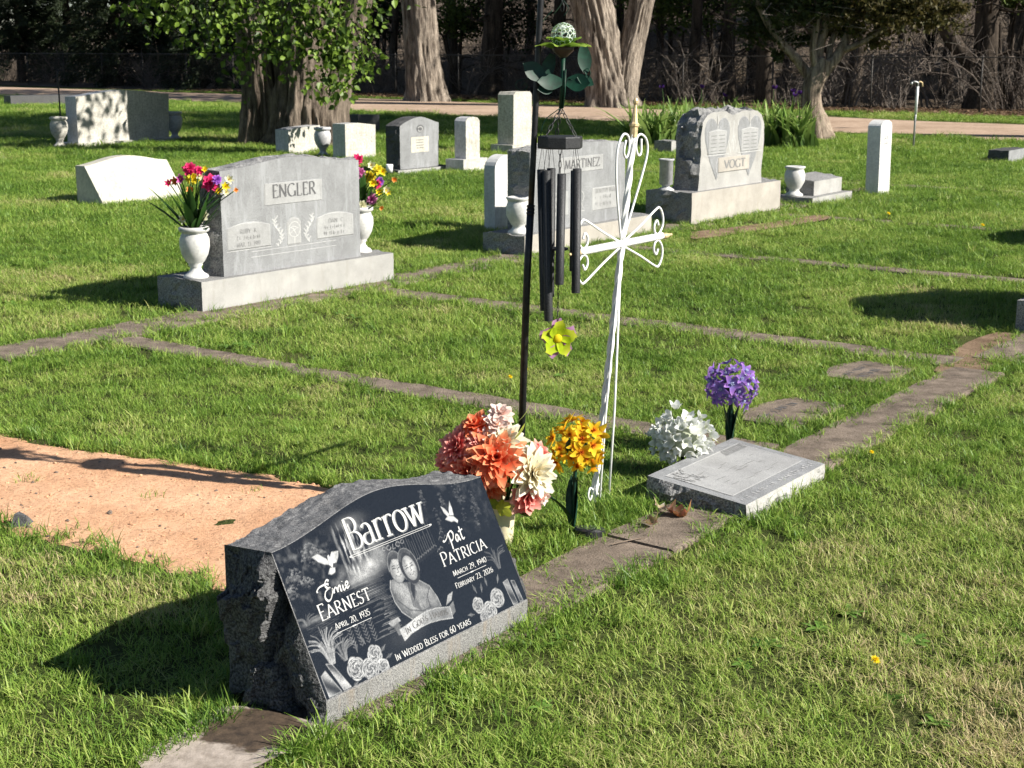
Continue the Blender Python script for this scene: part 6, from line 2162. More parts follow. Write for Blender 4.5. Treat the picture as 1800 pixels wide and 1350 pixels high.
# dandelions
def dandelion(px, label, h, s_=1.0):
    p = G(*px)
    root = empty('dandelion', (p.x, p.y, 0))
    tag(root, label, 'flower')
    mb = MB()
    mb.tube([(0, 0, 0), (.006, 0, h * .6), (.0, .004, h)], .0016, 5, (.12, .17, .05))
    mb.build('stem', MAT['leaf'], root, cols=True)
    o = dahlia(.014 * s_, (.80, .48, .0), (.86, .62, .01), (.88, .72, .03), int(px[0]), 3, 12, .16).build('flower_head', MAT['petal'], root, True, (0, .004, h), True)
    o.rotation_euler = (R(25), R(10), 0)
for px, lb, h, s_ in (((897, 680), 'yellow dandelion in the grass just left of the black pole', .05, 1.0), ((1537, 1205), 'orange-yellow dandelion in the foreground grass at right', .07, 1.0), ((925, 662), 'faint yellow dandelion right of the black pole', .04, .8),
                      ((1562, 384), 'yellow dandelion on the far right lawn', .05, 1.6), ((1727, 405), 'yellow dandelion by the overgrown strip at right', .05, 1.6), ((1532, 812), 'small yellow flower right of the grey marker', .04, .8), ((390, 268), 'orange flower in the shaded grass behind the grey monument', .06, 1.8)):
    dandelion(px, lb, h, s_)

# clods, gravel and straw bits lying on the bare dirt
cl = []
for k in range(4):
    g_ = random.Random(60 + k)
    V, F = [], []
    for j in range(4):
        for i in range(6):
            a = 6.283 * i / 6
            rr = (.35, 1, .8, .2)[j] * g_.uniform(.75, 1.25)
            V.append((rr * math.cos(a), rr * .8 * math.sin(a), (-.3, .1, .5, .75)[j] * g_.uniform(.8, 1.2)))
    F = [(j * 6 + i, j * 6 + (i + 1) % 6, (j + 1) * 6 + (i + 1) % 6, (j + 1) * 6 + i) for j in range(3) for i in range(6)] + [tuple(range(18, 24))]
    cl.append((V, F, None, MAT['dirt'] if k < 3 else MAT['concrete']))
for k in range(3):
    g_ = random.Random(80 + k)
    V, F, C = [], [], []
    for q in range(5):
        a = g_.uniform(0, 6.28); x, y = g_.gauss(0, 4), g_.gauss(0, 4)
        L = g_.uniform(2, 8)
        n0 = len(V)
        V += [(x, y, .3), (x + .25 * math.sin(a), y - .25 * math.cos(a), .3), (x + L * math.cos(a), y + L * math.sin(a), g_.uniform(.3, 1.6))]
        F.append((n0, n0 + 1, n0 + 2))
        C += [lerp3((.16, .10, .05), (.5, .4, .22), g_.random())] * 3
    cl.append((V, F, C, MAT['leaf']))
cc_ = hidden_collection('clod', cl)
pp_ = np.column_stack([rng.uniform(-3.2, -.2, 9000), rng.uniform(4.0, 6.6, 9000)])
sdp = poly_sd(pp_, DIRT)
pk = pp_[(sdp > .0) & (rng.random(len(pp_)) < np.clip(1.1 - sdp * 1.6, .22, 1))]
n = len(pk)
ix = np.where(rng.random(n) < .62, rng.integers(0, 4, n), rng.integers(4, 7, n))
scatter('soil_clods', cc_, np.column_stack([pk, [dirt_z(x, y) for x, y in pk]]), np.column_stack([np.zeros(n), np.zeros(n), rng.uniform(0, 6.28, n)]), np.where(ix < 4, rng.gamma(1.6, .0016, n) + .001, .0045), ix, np.zeros(n), 'small clods, grit and straw bits on the bare dirt')
# ------------------------------------------------------------------ trees, fence and brush behind the lane
def bark(name, dark, light, sx=9, sz=1.2, bmp=.05, scale=1.0):
    m, nt, b = nm(name)
    v = obj_coord(nt)
    n1 = noise_tex(nt, v, scale, 6, .7, stretch=(sx, sx, sz))
    n2 = noise_tex(nt, v, scale * 6, 5, .7, stretch=(sx * .5, sx * .5, sz * 2))
    c1 = ramp(nt, n1.outputs[0], [(.36, dark), (.6, light)])
    c2 = ramp(nt, n2.outputs[0], [(.3, (.6, .6, .6)), (.7, (1.2, 1.2, 1.2))])
    nt.links.new(mixc(nt, 1.0, c1.outputs[0], c2.outputs[0], 'MULTIPLY'), b.inputs['Base Color'])
    b.inputs['Roughness'].default_value = .95
    b.inputs['Specular IOR Level'].default_value = .1
    bump(nt, b, n1.outputs[0], bmp, .8)
    return m
MAT['bark_pale'] = bark('bark_pale', (.075, .06, .048), (.36, .305, .25), 7, .7, .08)
MAT['bark_old'] = bark('bark_old', (.04, .031, .024), (.235, .19, .15), 7, .8, .09)
MAT['bark_juniper'] = bark('bark_juniper', (.09, .062, .045), (.36, .29, .225), 14, 1.1, .04)
MAT['bark_dark'] = bark('bark_dark', (.02, .016, .013), (.085, .067, .052), 8, 1.2, .03)
MAT['twig'] = bark('twig_bark', (.08, .066, .055), (.20, .165, .14), 20, 3, .005)
MAT['twig_grey'] = bark('twig_grey', (.13, .11, .095), (.25, .215, .185), 20, 3, .005)

def trunk_tube(path, rads, n, k, furrow, seed, flare=0.0, freq=5.0):
    """closed furrowed stem; returns V, F"""
    P = np.array(spline(path, k))
    t = np.linspace(0, 1, len(P))
    rr = np.interp(t, np.linspace(0, 1, len(rads)), rads)
    V = []
    for i in range(len(P)):
        d = P[min(i + 1, len(P) - 1)] - P[max(i - 1, 0)]
        d /= np.linalg.norm(d)
        a = np.cross(d, [0, 1, 0.001]); a /= np.linalg.norm(a)
        b_ = np.cross(d, a)
        th = np.linspace(0, 2 * math.pi, n, endpoint=False)
        q = np.column_stack([np.cos(th) * freq, np.sin(th) * freq, np.full(n, P[i][2] * 1.1 + seed * 3.7)])
        q = q + np.column_stack([vn(q * .6, seed + 20)] * 2 + [np.zeros(n)]) * .8
        rid = 1 - np.abs(vn(q * np.array([1, 1, .8]), seed)) * 2
        rid2 = 1 - np.abs(vn(q * np.array([2.3, 2.3, 1.7]), seed + 3)) * 2
        r_ = rr[i] * (1 + furrow * (rid * .7 + rid2 * .4))
        if flare: r_ = r_ * (1 + flare * math.exp(-max(0, P[i][2]) / .35) * (1 + .5 * np.cos(5 * th + seed)))
        V.extend((P[i] + np.outer(r_ * np.cos(th), a) + np.outer(r_ * np.sin(th), b_)).tolist())
    F = [(i * n + j, i * n + (j + 1) % n, (i + 1) * n + (j + 1) % n, (i + 1) * n + j) for i in range(len(P) - 1) for j in range(n)]
    F.append(tuple(range((len(P) - 1) * n, len(P) * n)))
    return V, F
def add_tube(mb, *a, **k):
    V, F = trunk_tube(*a, **k)
    mb.add(V, F)

def leaf_cloud(n, rx, ry, rz, leaf, clumps, seed, c0, c1, droop=0.0, spread=.22):
    """crown of folded leaves gathered in clumps, hollow towards the middle"""
    g = np.random.default_rng(seed)
    d = g.normal(size=(clumps, 3))
    d /= np.linalg.norm(d, axis=1)[:, None]
    cen_ = d * (g.random((clumps, 1)) ** .4) * np.array([rx, ry, rz])
    which = g.integers(0, clumps, n)
    cs = g.uniform(.6, 1.3, clumps)
    P = cen_[which] + g.normal(size=(n, 3)) * np.array([rx, ry, rz]) * spread * cs[which][:, None]
    tone = g.random(clumps)[which] * .6 + g.random(n) * .4
    ax = g.normal(size=(n, 3)); ax[:, 2] -= droop
    ax /= np.linalg.norm(ax, axis=1)[:, None]
    up = g.normal(size=(n, 3)); up[:, 2] += 1.2
    sd_ = np.cross(ax, up); sd_ /= np.linalg.norm(sd_, axis=1)[:, None] + 1e-9
    nr = np.cross(sd_, ax)
    L = leaf * g.uniform(.6, 1.3, (n, 1))
    V = np.stack([P, P + ax * L * .45 + sd_ * L * .38 + nr * L * .12, P + ax * L, P + ax * L * .45 - sd_ * L * .38 + nr * L * .12], 1).reshape(-1, 3)
    idx = np.arange(n) * 4
    F = np.concatenate([np.stack([idx, idx + 1, idx + 2], 1), np.stack([idx, idx + 2, idx + 3], 1)])
    C = np.array(c0)[None] * (1 - tone[:, None]) + np.array(c1)[None] * tone[:, None]
    return V.tolist(), F.tolist(), np.repeat(C, 4, 0)

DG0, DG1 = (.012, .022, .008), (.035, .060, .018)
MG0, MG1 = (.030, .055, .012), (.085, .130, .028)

def limbs(mb, base, top, n, seed, reach, r0):
    r_ = random.Random(seed)
    for k in range(n):
        t = r_.uniform(.35, 1)
        p0 = Vector(base).lerp(Vector(top), t)
        a = r_.uniform(0, 6.283)
        L = reach * r_.uniform(.5, 1)
        p1 = p0 + Vector((math.cos(a) * L * .5, math.sin(a) * L * .5, L * r_.uniform(.1, .5)))
        p2 = p1 + Vector((math.cos(a + r_.uniform(-.5, .5)) * L * .5, math.sin(a) * L * .5, L * r_.uniform(.0, .4)))
        mb.tube([p0, p1, p2], [r0 * .4, r0 * .22, r0 * .06], 5)

# ---- the big multi-stemmed tree, left of centre
BT = empty('cottonwood_tree', (-3.66, 25.4, 0))
tag(BT, 'massive furrowed multi-stem tree with fresh green leaves, left of centre', 'tree')
mb = MB()
add_tube(mb, [(-.50, -.1, -.1), (-.52, -.1, .8), (-.62, -.05, 1.9), (-.78, .0, 3.2), (-1.2, 0, 6)], [.36, .31, .29, .28, .24], 84, 18, .24, 3, .25, 8)
add_tube(mb, [(.18, -.28, -.1), (.18, -.2, .7), (.20, -.1, 1.6), (.22, 0, 3.0), (.1, .3, 6)], [.54, .46, .43, .40, .34], 110, 20, .24, 5, .22, 10)
add_tube(mb, [(.44, -.20, -.1), (.56, -.15, .6), (.82, -.1, 1.4), (1.12, 0, 2.4), (1.7, .2, 4.2), (2.3, .3, 6)], [.40, .30, .22, .19, .17, .15], 72, 16, .22, 8, .3, 7)
add_tube(mb, [(.0, .5, -.1), (-.1, .5, 1.5), (-.3, .8, 4)], [.5, .4, .3], 40, 10, .13, 9, .2, 5)
limbs(mb, (-.8, 0, 3.0), (-1.2, 0, 6), 5, 3, 3.5, .2)
limbs(mb, (.2, 0, 3), (.1, .3, 6), 7, 4, 4.0, .25)
limbs(mb, (1.2, 0, 2.6), (2.3, .3, 6), 5, 5, 3.5, .18)
mb.build('trunk', MAT['bark_old'], BT, True)
V, F, C = leaf_cloud(26000, 4.6, 4.4, 3.4, .17, 150, 21, MG0, (.10, .17, .03), .4)
obj('crown', V, F, MAT['leaf'], BT, False, C, (.2, .6, 7.2))
# hanging leafy sprays in view
def spray(mb_w, LV, LF, LC, p0, p1, n, size, seed, spread):
    r_ = random.Random(seed)
    p0, p1 = Vector(p0), Vector(p1)
    mid = p0.lerp(p1, .55) + Vector((r_.uniform(-.1, .1), r_.uniform(-.1, .1), .12))
    mb_w.tube([p0, mid, p1], [.012, .008, .003], 4)
    for k in range(n):
        t = r_.random() ** .7
        c_ = (p0.lerp(mid, t * 2) if t < .5 else mid.lerp(p1, t * 2 - 1)) + Vector((r_.gauss(0, spread), r_.gauss(0, spread), r_.gauss(-.03, spread * .8)))
        L = size * r_.uniform(.45, 1.3)
        ax = Vector((r_.gauss(0, .6), r_.gauss(-.2, .6), -.6 + r_.gauss(0, .5))).normalized()
        nrm = Vector((r_.gauss(.35, .6), r_.gauss(-.6, .5), r_.gauss(.6, .5))).normalized()
        sd_ = ax.cross(nrm).normalized()
        nrm = sd_.cross(ax)
        tone = r_.random()
        col_ = lerp3((.035, .07, .01), (.22, .33, .045), tone ** 1.4)
        n0 = len(LV)
        for x, y, z in ((0, 0, 0), (.22, .30, .06), (.5, .36, .08), (.8, .16, .03), (1, 0, -.05), (.8, -.16, .03), (.5, -.36, .08), (.22, -.30, .06)):
            LV.append(tuple(c_ + ax * x * L + sd_ * y * L + nrm * z * L)); LC.append(col_)
        LF.extend([(n0, n0 + 1, n0 + 2, n0 + 3, n0 + 4), (n0, n0 + 4, n0 + 5, n0 + 6, n0 + 7)])
mbw, LV, LF, LC = MB(), [], [], []
r_ = random.Random(12)
Yb = 23.6
for k, (xa, ya, xb, yb_, n, Yd) in enumerate((
    (420, -70, 225, 5, 70, 23.1), (400, -60, 240, 25, 70, 23.4), (380, -70, 275, 40, 60, 23.2), (430, -60, 230, 20, 60, 23.2), (440, -50, 265, 60, 60, 23.3), (450, -40, 300, 30, 70, 23.0), (450, -30, 330, 80, 80, 23.2), (460, -20, 365, 95, 80, 23.1), (470, -30, 390, 50, 80, 22.9), (480, -30, 420, 110, 90, 23.2), (480, 0, 415, 150, 26, 23.4),
    (500, -30, 460, 60, 90, 22.9), (520, -30, 490, 110, 80, 22.8), (540, -40, 520, 90, 90, 22.7), (560, -30, 540, 60, 90, 22.7), (580, -30, 580, 90, 90, 22.6), (600, -20, 605, 120, 90, 22.6), (600, 30, 575, 150, 80, 22.5), (590, 60, 600, 160, 80, 22.5), (610, 70, 560, 170, 70, 22.5), (620, 40, 640, 130, 60, 22.7), (630, 20, 655, 110, 50, 22.8), (480, 60, 500, 130, 26, 22.8), (470, 80, 440, 140, 20, 23.0), (520, 40, 530, 110, 40, 22.7), (640, -40, 660, 40, 50, 22.8), (350, -60, 260, -10, 60, 23.0), (640, -30, 700, 5, 16, 23.0))):
    a, b_ = at(xa, ya, Yd + .3), at(xb, yb_, Yd)
    a = a - Vector((-3.66, 25.4, 0)); b_ = b_ - Vector((-3.66, 25.4, 0))
    spray(mbw, LV, LF, LC, a, b_, int(n * 1.5), .11, 700 + k, .14)
obj('leafy_sprays', LV, LF, MAT['leaf'], BT, False, LC)
mbw.build('twigs', MAT['bark_dark'], BT)

# ---- tall trees on the far side of the lane
CL_A = leaf_cloud(9000, 4.2, 4.2, 3.6, .34, 90, 31, MG0, MG1, .2)
CL_C = leaf_cloud(3800, 4.2, 4.2, 3.4, .32, 70, 35, MG0, MG1, .2, .16)
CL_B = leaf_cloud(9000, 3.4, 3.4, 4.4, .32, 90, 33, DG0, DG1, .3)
me_cache = {}
def crown_obj(parent, which, loc, sc_, mat='far_leaf'):
    if which not in me_cache:
        V, F, C = which_data[which]
        o = obj('crown', V, F, MAT[mat], parent, False, C, loc)
        me_cache[which] = o.data
    else:
        o = bpy.data.objects.new('crown', me_cache[which])
        COL.objects.link(o)
        o.parent = parent
        o.location = loc
    o.scale = sc_
    o.rotation_euler = (0, 0, random.uniform(0, 6))
    return o
which_data = {'A': CL_A, 'B': CL_B, 'C': CL_C}
def big_tree(name, label, p, stems, crowns, mat, n=40, furrow=.12, flare=.25, grp=None):
    o = empty(name, (p[0], p[1], p[2] if len(p) > 2 else 0))
    tag(o, label, 'tree', grp)
    mb = MB()
    for k, (path, rads) in enumerate(stems): add_tube(mb, path, rads, int(n * 2.2), 18, furrow * 1.5, 11 + k + int(abs(p[0]) * 7), flare if k == 0 else flare * .6, 10)
    top = stems[0][0]
    limbs(mb, top[-2], top[-1], 6, int(abs(p[0]) * 10), 4, stems[0][1][-1] * 1.2)
    mb.build('trunk', mat, o, True)
    for w_, loc, s_ in crowns: crown_obj(o, w_, loc, s_)
    return o
p2 = G(738, 178)
big_tree('tall_tree', 'single thick straight trunk beyond the lane, behind the left-hand small stones', (p2.x, p2.y), [([(.25, 0, -.1), (.12, 0, 1), (.05, 0, 2.2), (0, 0, 4), (.2, 0, 9)], [.55, .50, .47, .45, .3])], [('C', (0, 2.5, 11.5), (1.1, 1.1, .9))], MAT['bark_pale'])
p3 = G(1060, 188)
big_tree('tall_tree', 'pale twin-stemmed trunk beyond the lane, behind the glass-ball chime', (p3.x, p3.y), [([(.25, 0, -.1), (.1, 0, .8), (-.2, 0, 2.2), (-.55, 0, 4), (-1, 0, 9)], [.62, .54, .52, .48, .3]), ([(.45, -.1, -.1), (.60, -.1, .8), (.85, 0, 2.0), (1.2, 0, 3.6), (2.2, 0, 8)], [.40, .34, .31, .29, .2])], [('C', (0, 3, 11), (1.1, 1.1, .9))], MAT['bark_pale'], 48)
# off-frame neighbours along the lane, right: they shade the lawn and the wood
for k, (x, y, h, s_) in enumerate(((12.8, 26.4, 10.5, .95), (24.5, 44.0, 8.5, 1.0))):
    big_tree('lane_tree', ('broad tree just beyond the right edge shading the middle lawn', 'tree behind the fence beyond the right edge')[k], (x, y), [([(0, 0, -.1), (.05, 0, 2), (0, .1, h * .9)], [.4, .34, .2])], [(('A', 'A')[k], (0, 0, h), (s_, s_, s_ * .85))] + ([('C', (-.5, .5, h + 3.8), (1, 1, .7))] if k == 0 else []), MAT['bark_pale'], 20, .1, .2, 'trees beyond the right edge')

# ---- the juniper, right
JP = G(1435, 246)
JU = empty('juniper_tree', (JP.x, JP.y, 0))
tag(JU, 'gnarled juniper with shreddy pale bark, right of the iris bed', 'tree')
mb = MB()
add_tube(mb, [(.06, 0, -.08), (.0, 0, .25), (-.10, 0, .55), (-.12, 0, .85), (-.05, 0, 1.12), (.10, 0, 1.4)], [.21, .185, .165, .155, .165, .14], 40, 12, .13, 6, .30, 6)
jb = [([(-.08, 0, 1.0), (-.25, .05, 1.22), (-.45, 0, 1.45), (-.75, -.05, 1.75), (-1.1, 0, 2.3), (-1.5, .1, 3.2)], [.10, .085, .08, .07, .055, .03]),
      ([(.02, 0, 1.1), (.16, -.02, 1.3), (.35, 0, 1.55), (.55, .1, 2.0), (.75, .1, 2.6), (1.1, .2, 3.4)], [.11, .10, .085, .07, .055, .03]),
      ([(-.02, .05, 1.15), (-.02, .05, 1.6), (.1, .1, 2.2), (0, .2, 3.2), (.2, .2, 4.5)], [.10, .085, .075, .06, .03]),
      ([(-.05, -.03, 1.2), (-.15, -.08, 1.6), (-.1, -.1, 2.2), (-.3, -.2, 3.0)], [.07, .06, .05, .02]),
      ([(.35, 0, 1.55), (.7, -.1, 1.7), (1.2, -.2, 2.0), (1.9, -.2, 2.3)], [.06, .045, .035, .015]),
      ([(.15, 0, 1.35), (.22, .1, 1.75), (.5, .2, 2.3), (.5, .3, 3.0)], [.06, .05, .04, .02])]
for k, (pth, rd) in enumerate(jb): add_tube(mb, pth, rd, 14, 6, .14, 30 + k, 0, 3)
mb.build('trunk', MAT['bark_juniper'], JU, True)
r_ = random.Random(8)
cV, cF, cC = [], [], []
for (cx, cy, czv, rx, rz, n, tn) in ((.75, -.1, 2.25, .9, .42, 2600, 1), (1.5, -.2, 2.35, .7, .40, 1800, 1), (.1, 0, 2.5, .8, .5, 2200, 0), (-.7, 0, 2.4, .8, .5, 2200, 0), (-1.1, .1, 1.95, .4, .35, 700, 0), (.3, .2, 1.95, .4, .3, 700, 0), (-.35, .1, 1.7, .22, .22, 260, 0), (2.0, -.1, 2.15, .5, .28, 700, 1), (0, .2, 3.6, 1.8, .9, 3500, 0), (-.75, .0, 1.45, .14, .16, 120, 0), (1.0, 0, 1.75, .35, .2, 350, 1)):
    V, F, C = leaf_cloud(n, rx, rx * .8, rz, .085, max(6, n // 60), r_.randint(0, 9999), (.022, .032, .010) if not tn else (.05, .055, .018), (.06, .075, .022) if not tn else (.13, .10, .035), 0, .2)
    n0 = len(cV)
    cV += [(p[0] + cx, p[1] + cy, p[2] + czv) for p in V]
    cF += [tuple(i + n0 for i in f) for f in F]
    cC.append(C)
obj('crown', cV, cF, MAT['far_leaf'], JU, False, np.vstack(cC))
mb = MB()
for k in range(46):
    x = r_.uniform(-1.2, 1.9); z = r_.uniform(1.75, 2.6)
    q = Vector((x, r_.uniform(-.5, .2), z))
    mb.tube([q, q + Vector((r_.gauss(0, .2), r_.gauss(0, .15), -r_.uniform(.05, .3))), q + Vector((r_.gauss(0, .4), r_.gauss(0, .3), -r_.uniform(.1, .4)))], [.008, .006, .002], 4)
mb.build('dead_twigs', MAT['twig_grey'], JU)

# ---- iris bed in front of it
def iris(p, label, n, h, seed, flowers):
    root = empty('iris_plant', (p[0], p[1], 0))
    tag(root, label, 'plant', 'iris plants in the bed beside the juniper')
    r_ = random.Random(seed)
    mb = MB()
    for k in range(n):
        a = r_.uniform(0, 6.283)
        L = h * r_.uniform(.6, 1.1)
        wd = r_.uniform(.026, .046)
        ln = r_.uniform(.15, 1.1)
        ox, oy = r_.gauss(0, .12), r_.gauss(0, .10)
        dx, dy = math.cos(a), math.sin(a)
        tw = a + math.pi / 2 + r_.uniform(-.8, .8)
        col0, col1 = (.06, .12, .025), lerp3((.16, .28, .05), (.42, .54, .16), r_.random())
        V, C = [], []
        for i in range(6):
            t = i / 5
            x = ox + dx * L * ln * t * t * .8; y = oy + dy * L * ln * t * t * .8
            z = L * (t - .30 * ln * t * t)
            w_ = wd * (1 - t ** 2.5) + .001
            V += [(x - math.cos(tw) * w_, y - math.sin(tw) * w_, z), (x + math.cos(tw) * w_, y + math.sin(tw) * w_, z)]
            C += [lerp3(col0, col1, t)] * 2
        mb.add(V, [(2 * i, 2 * i + 1, 2 * i + 3, 2 * i + 2) for i in range(5)], C)
    mb.build('leaves', MAT['leaf'], root, True, cols=True)
    for k in range(flowers):
        x, y = r_.gauss(0, .14), r_.gauss(0, .1)
        z = h * r_.uniform(.95, 1.2)
        m2 = MB()
        m2.tube([(x * .4, y * .4, 0), (x, y, z)], .006, 4, (.05, .1, .03))
        m2.build('stem', MAT['leaf'], root, cols=True)
        f_ = floret(.06, 6, .45, (.06, .02, .13), (.045, .012, .11), (.07, .025, .17), seed + k, None, .9)
        o = f_.build('bloom', MAT['petal'], root, True, (x, y, z), True)
        o.rotation_euler = (r_.uniform(-.5, .5), r_.uniform(-.5, .5), 0)
ir = [1128, 1152, 1178, 1200, 1226, 1252, 1278, 1304, 1330, 1356, 1382, 1404]
ords = ['first', 'second', 'third', 'fourth', 'fifth', 'sixth', 'seventh', 'eighth', 'ninth', 'tenth', 'eleventh', 'last']
for k, q in enumerate(ir):
    p = G(q, (258, 262, 254, 258, 250, 252, 250, 252, 252, 260, 260, 262)[k])
    iris((p.x, p.y), '%s iris clump from the left in the bed left of the juniper' % ords[k], 64, .82, 800 + k, (0, 0, 1, 0, 1, 1, 0, 0, 0, 1, 2, 1)[k])
bed = [G(1110, 268), G(1200, 272), G(1330, 275), G(1440, 268), G(1440, 248), G(1300, 240), G(1130, 246)]
blob('flower_bed', [(p.x, p.y) for p in bed], .008, MAT['bare'], 'bare soil of the iris bed')

# ---- standing water tap and thin iron hook
tp = G(1605, 262)
TAP = empty('water_tap', (tp.x, tp.y, 0))
tag(TAP, 'thin white standpipe water tap on the right lawn', 'water tap')
mb = MB(); mb.tube([(0, 0, -.05), (.005, 0, .42), (.012, 0, .72)], .016, 10); mb.build('lower_pipe', MAT['galv'], TAP, True)
mb = MB(); mb.tube([(.008, 0, .56), (.016, 0, 1.0)], .021, 10); mb.build('upper_pipe', MAT['white_paint'], TAP, True)
mb = MB(); mb.tube([(.016, 0, 1.0), (.018, 0, 1.06), (-.03, -.02, 1.075), (-.09, -.03, 1.07)], .016, 8); mb.tube([(-.09, -.03, 1.07), (-.10, -.035, 1.03)], .018, 8); mb.build('spout', MAT['galv'], TAP, True)
mb = MB(); mb.tube([(.018, 0, 1.05), (.05, .01, 1.08), (.09, .02, 1.06), (.10, .02, 1.0)], .012, 6); mb.build('handle', MAT['gold'], TAP, True)
hp = G(135, 232)
HK = empty('iron_hook', (-8.0, 26.6, 0))
tag(HK, 'thin dark iron plant hook behind the broad shaded monument', 'hook')
mb = MB(); mb.tube([(0, 0, -.05), (0, 0, 1.15), (.02, 0, 1.22)], .014, 6); mb.build('rod', MAT['black_metal'], HK)
mb = MB(); mb.tube([(-.10, 0, 1.10), (-.03, 0, 1.12), (.0, 0, 1.14)], .010, 6); mb.tube([(-.05, 0, 1.24), (.02, 0, 1.22), (.10, 0, 1.23)], .010, 6); mb.build('arm', MAT['black_metal'], HK)

# ---- chain-link fence
FN_ = empty('chain_link_fence', (F0[0], F0[1], 0), math.atan2(FE[1], FE[0]))
tag(FN_, 'rusty chain-link fence along the edge of the wood', 'fence')
FH = 1.38
S0, S1 = -46, 26
MAT['wire'] = plain('wire', (.05, .045, .04), .6, .4, var=.3, scale=2)
mb = MB()
mb.tube([(S0, 0, FH), (0, 0, FH + .01), (S1, 0, FH)], .016, 6)
mb.build('top_rail', MAT['wire'], FN_, True)
for s_ in np.arange(S0, S1 + .1, 3.0):
    mb = MB()
    mb.tube([(s_, 0, -.1), (s_, 0, FH + .06)], .022, 6)
    mb.build('post', MAT['wire'], FN_, True)
mb = MB()
step = .11
for sgn in (1, -1):
    s_ = S0 - FH
    while s_ < S1 + FH:
        a, b_ = (s_, s_ + FH) if sgn > 0 else (s_ + FH, s_)
        x0, z0, x1, z1 = a, .03, b_, FH
        if max(x0, x1) > S0 and min(x0, x1) < S1:
            w_ = .0026
            y_ = .012 * sgn
            mb.add([(x0 - w_, y_, z0), (x0 + w_, y_, z0), (x1 + w_, y_, z1), (x1 - w_, y_, z1), (x0, y_ + w_ * 1.5, z0), (x1, y_ + w_ * 1.5, z1)], [(0, 1, 2, 3), (1, 4, 5, 2), (4, 0, 3, 5)])
        s_ += step
o = mb.build('wire_mesh', MAT['wire'], FN_)
o['kind'] = 'stuff'

# ---- trees of the wood
def hillz(x, y): return float(hill_z(np.array((np.array([x, y]) - F0) @ FN)))
def wood_tree(px, d, label, r0, lean, seed, fork=False, crown='B', h=9.0, cs=1.0, branches=10, bz=(.6, 4)):
    """px = photograph column of the foot, d = metres behind the fence"""
    k = (px - 900) / FPX * math.cos(PITCH) * 1.0
    # point on the column's ground line at distance d behind the fence
    y_ = (d + F0 @ FN) / (FN[0] * k * 1.0 + FN[1])
    x_ = k * y_
    z_ = hillz(x_, y_)
    o = empty('woodland_tree', (x_, y_, z_))
    tag(o, label, 'tree', 'trees of the wood behind the fence')
    r_ = random.Random(seed)
    mb = MB()
    j = lambda s_: r_.uniform(-s_, s_)
    add_tube(mb, [(0, 0, -.15), (lean * .15 + j(.04), 0, 1.2), (lean * .4 + j(.08), 0, 2.8), (lean, j(.2), 5.2), (lean * 1.5, 0, h)], [r0 * 1.15, r0, r0 * .92, r0 * .75, r0 * .35], 16, 5, .10, seed, .15, 3)
    if fork:
        add_tube(mb, [(lean * .15, 0, .9), (-.5 - lean, 0, 2.2), (-1.0 - lean, 0, 4.2), (-1.3, 0, 7)], [r0 * .75, r0 * .62, r0 * .5, r0 * .2], 14, 5, .10, seed + 1, 0, 3)
    for q in range(branches):
        z0 = r_.uniform(*bz)
        p0 = Vector((lean * .12 * z0, 0, z0))
        a = r_.uniform(0, 6.283)
        L = r_.uniform(.7, 2.2)
        P = [p0]
        for s_ in range(4):
            P.append(P[-1] + Vector((math.cos(a) * L / 4 + j(.12), math.sin(a) * L / 4 + j(.12), L / 4 * r_.uniform(-.5, .8))))
        mb.tube(P, [r0 * .20, r0 * .15, r0 * .11, r0 * .07, r0 * .02], 5)
        for s_ in range(3):
            q0 = P[r_.randint(1, 3)]
            q1 = q0 + Vector((j(.5), j(.5), j(.5)))
            mb.tube([q0, q0.lerp(q1, .5) + Vector((j(.1), j(.1), j(.1))), q1], [r0 * .08, r0 * .05, .003], 4)
    mb.build('trunk', MAT['bark_dark'], o, True)
    if crown: crown_obj(o, crown, (lean * 1.2 + 2.9, 3.2, h * .95), (cs * .85, cs * .85, cs * .8))
    return o
wt = [ (690, 4, 'slim dark trunk behind the fence, left of the tall straight trunk', .14, .3, 3, 0), (800, 5, 'dark trunk behind the fence between the straight trunk and the black pole', .20, -.2, 4, 0), (862, 2.5, 'thick dark trunk close behind the black pole', .34, .2, 5, 0),
       (975, 4, 'dark trunk behind the glass-ball ornament', .22, .3, 6, 0), (1160, 9, 'slim trunk deep in the wood right of the twin-stemmed tree', .12, .2, 7, 0), (1222, 3, 'straight dark trunk behind the left part of the iris bed', .17, -.1, 8, 0), (1280, 4, 'straight dark trunk behind the heart-shaped monument', .20, .1, 9, 0),
       (1322, 6, 'slim dark trunk behind the double heart monument, to its right', .15, .1, 10, 0), (1350, 2, 'dark trunk close left of the juniper', .26, -.3, 11, 0), (1385, 7, 'thin dark trunk seen through the juniper', .14, .2, 12, 0), (1500, 3.5, 'leaning dark trunk behind the standpipe, right of the juniper', .20, .8, 13, 1), (1668, 6, 'slim dark trunk behind the fence between the standpipe and the thick forked trunk', .16, .2, 14, 0),
       (1725, 2.5, 'thick forked dark trunk at the right edge of the wood', .31, .5, 15, 1), (1790, 9, 'dark trunk at the far right corner of the wood', .2, -.4, 16, 0), (1585, 14, 'distant slim trunk behind the standpipe', .13, .3, 17, 0), (1440, 13, 'distant trunk behind the juniper', .15, .2, 18, 0), (1090, 14, 'distant trunk behind the twin-stemmed tree', .15, -.2, 19, 0), (930, 12, 'distant trunk behind the black pole', .16, .2, 20, 0), (760, 13, 'distant trunk behind the tall straight trunk', .16, .1, 22, 0), (650, 10, 'distant trunk right of the big multi-stem tree', .16, .2, 23, 0)]
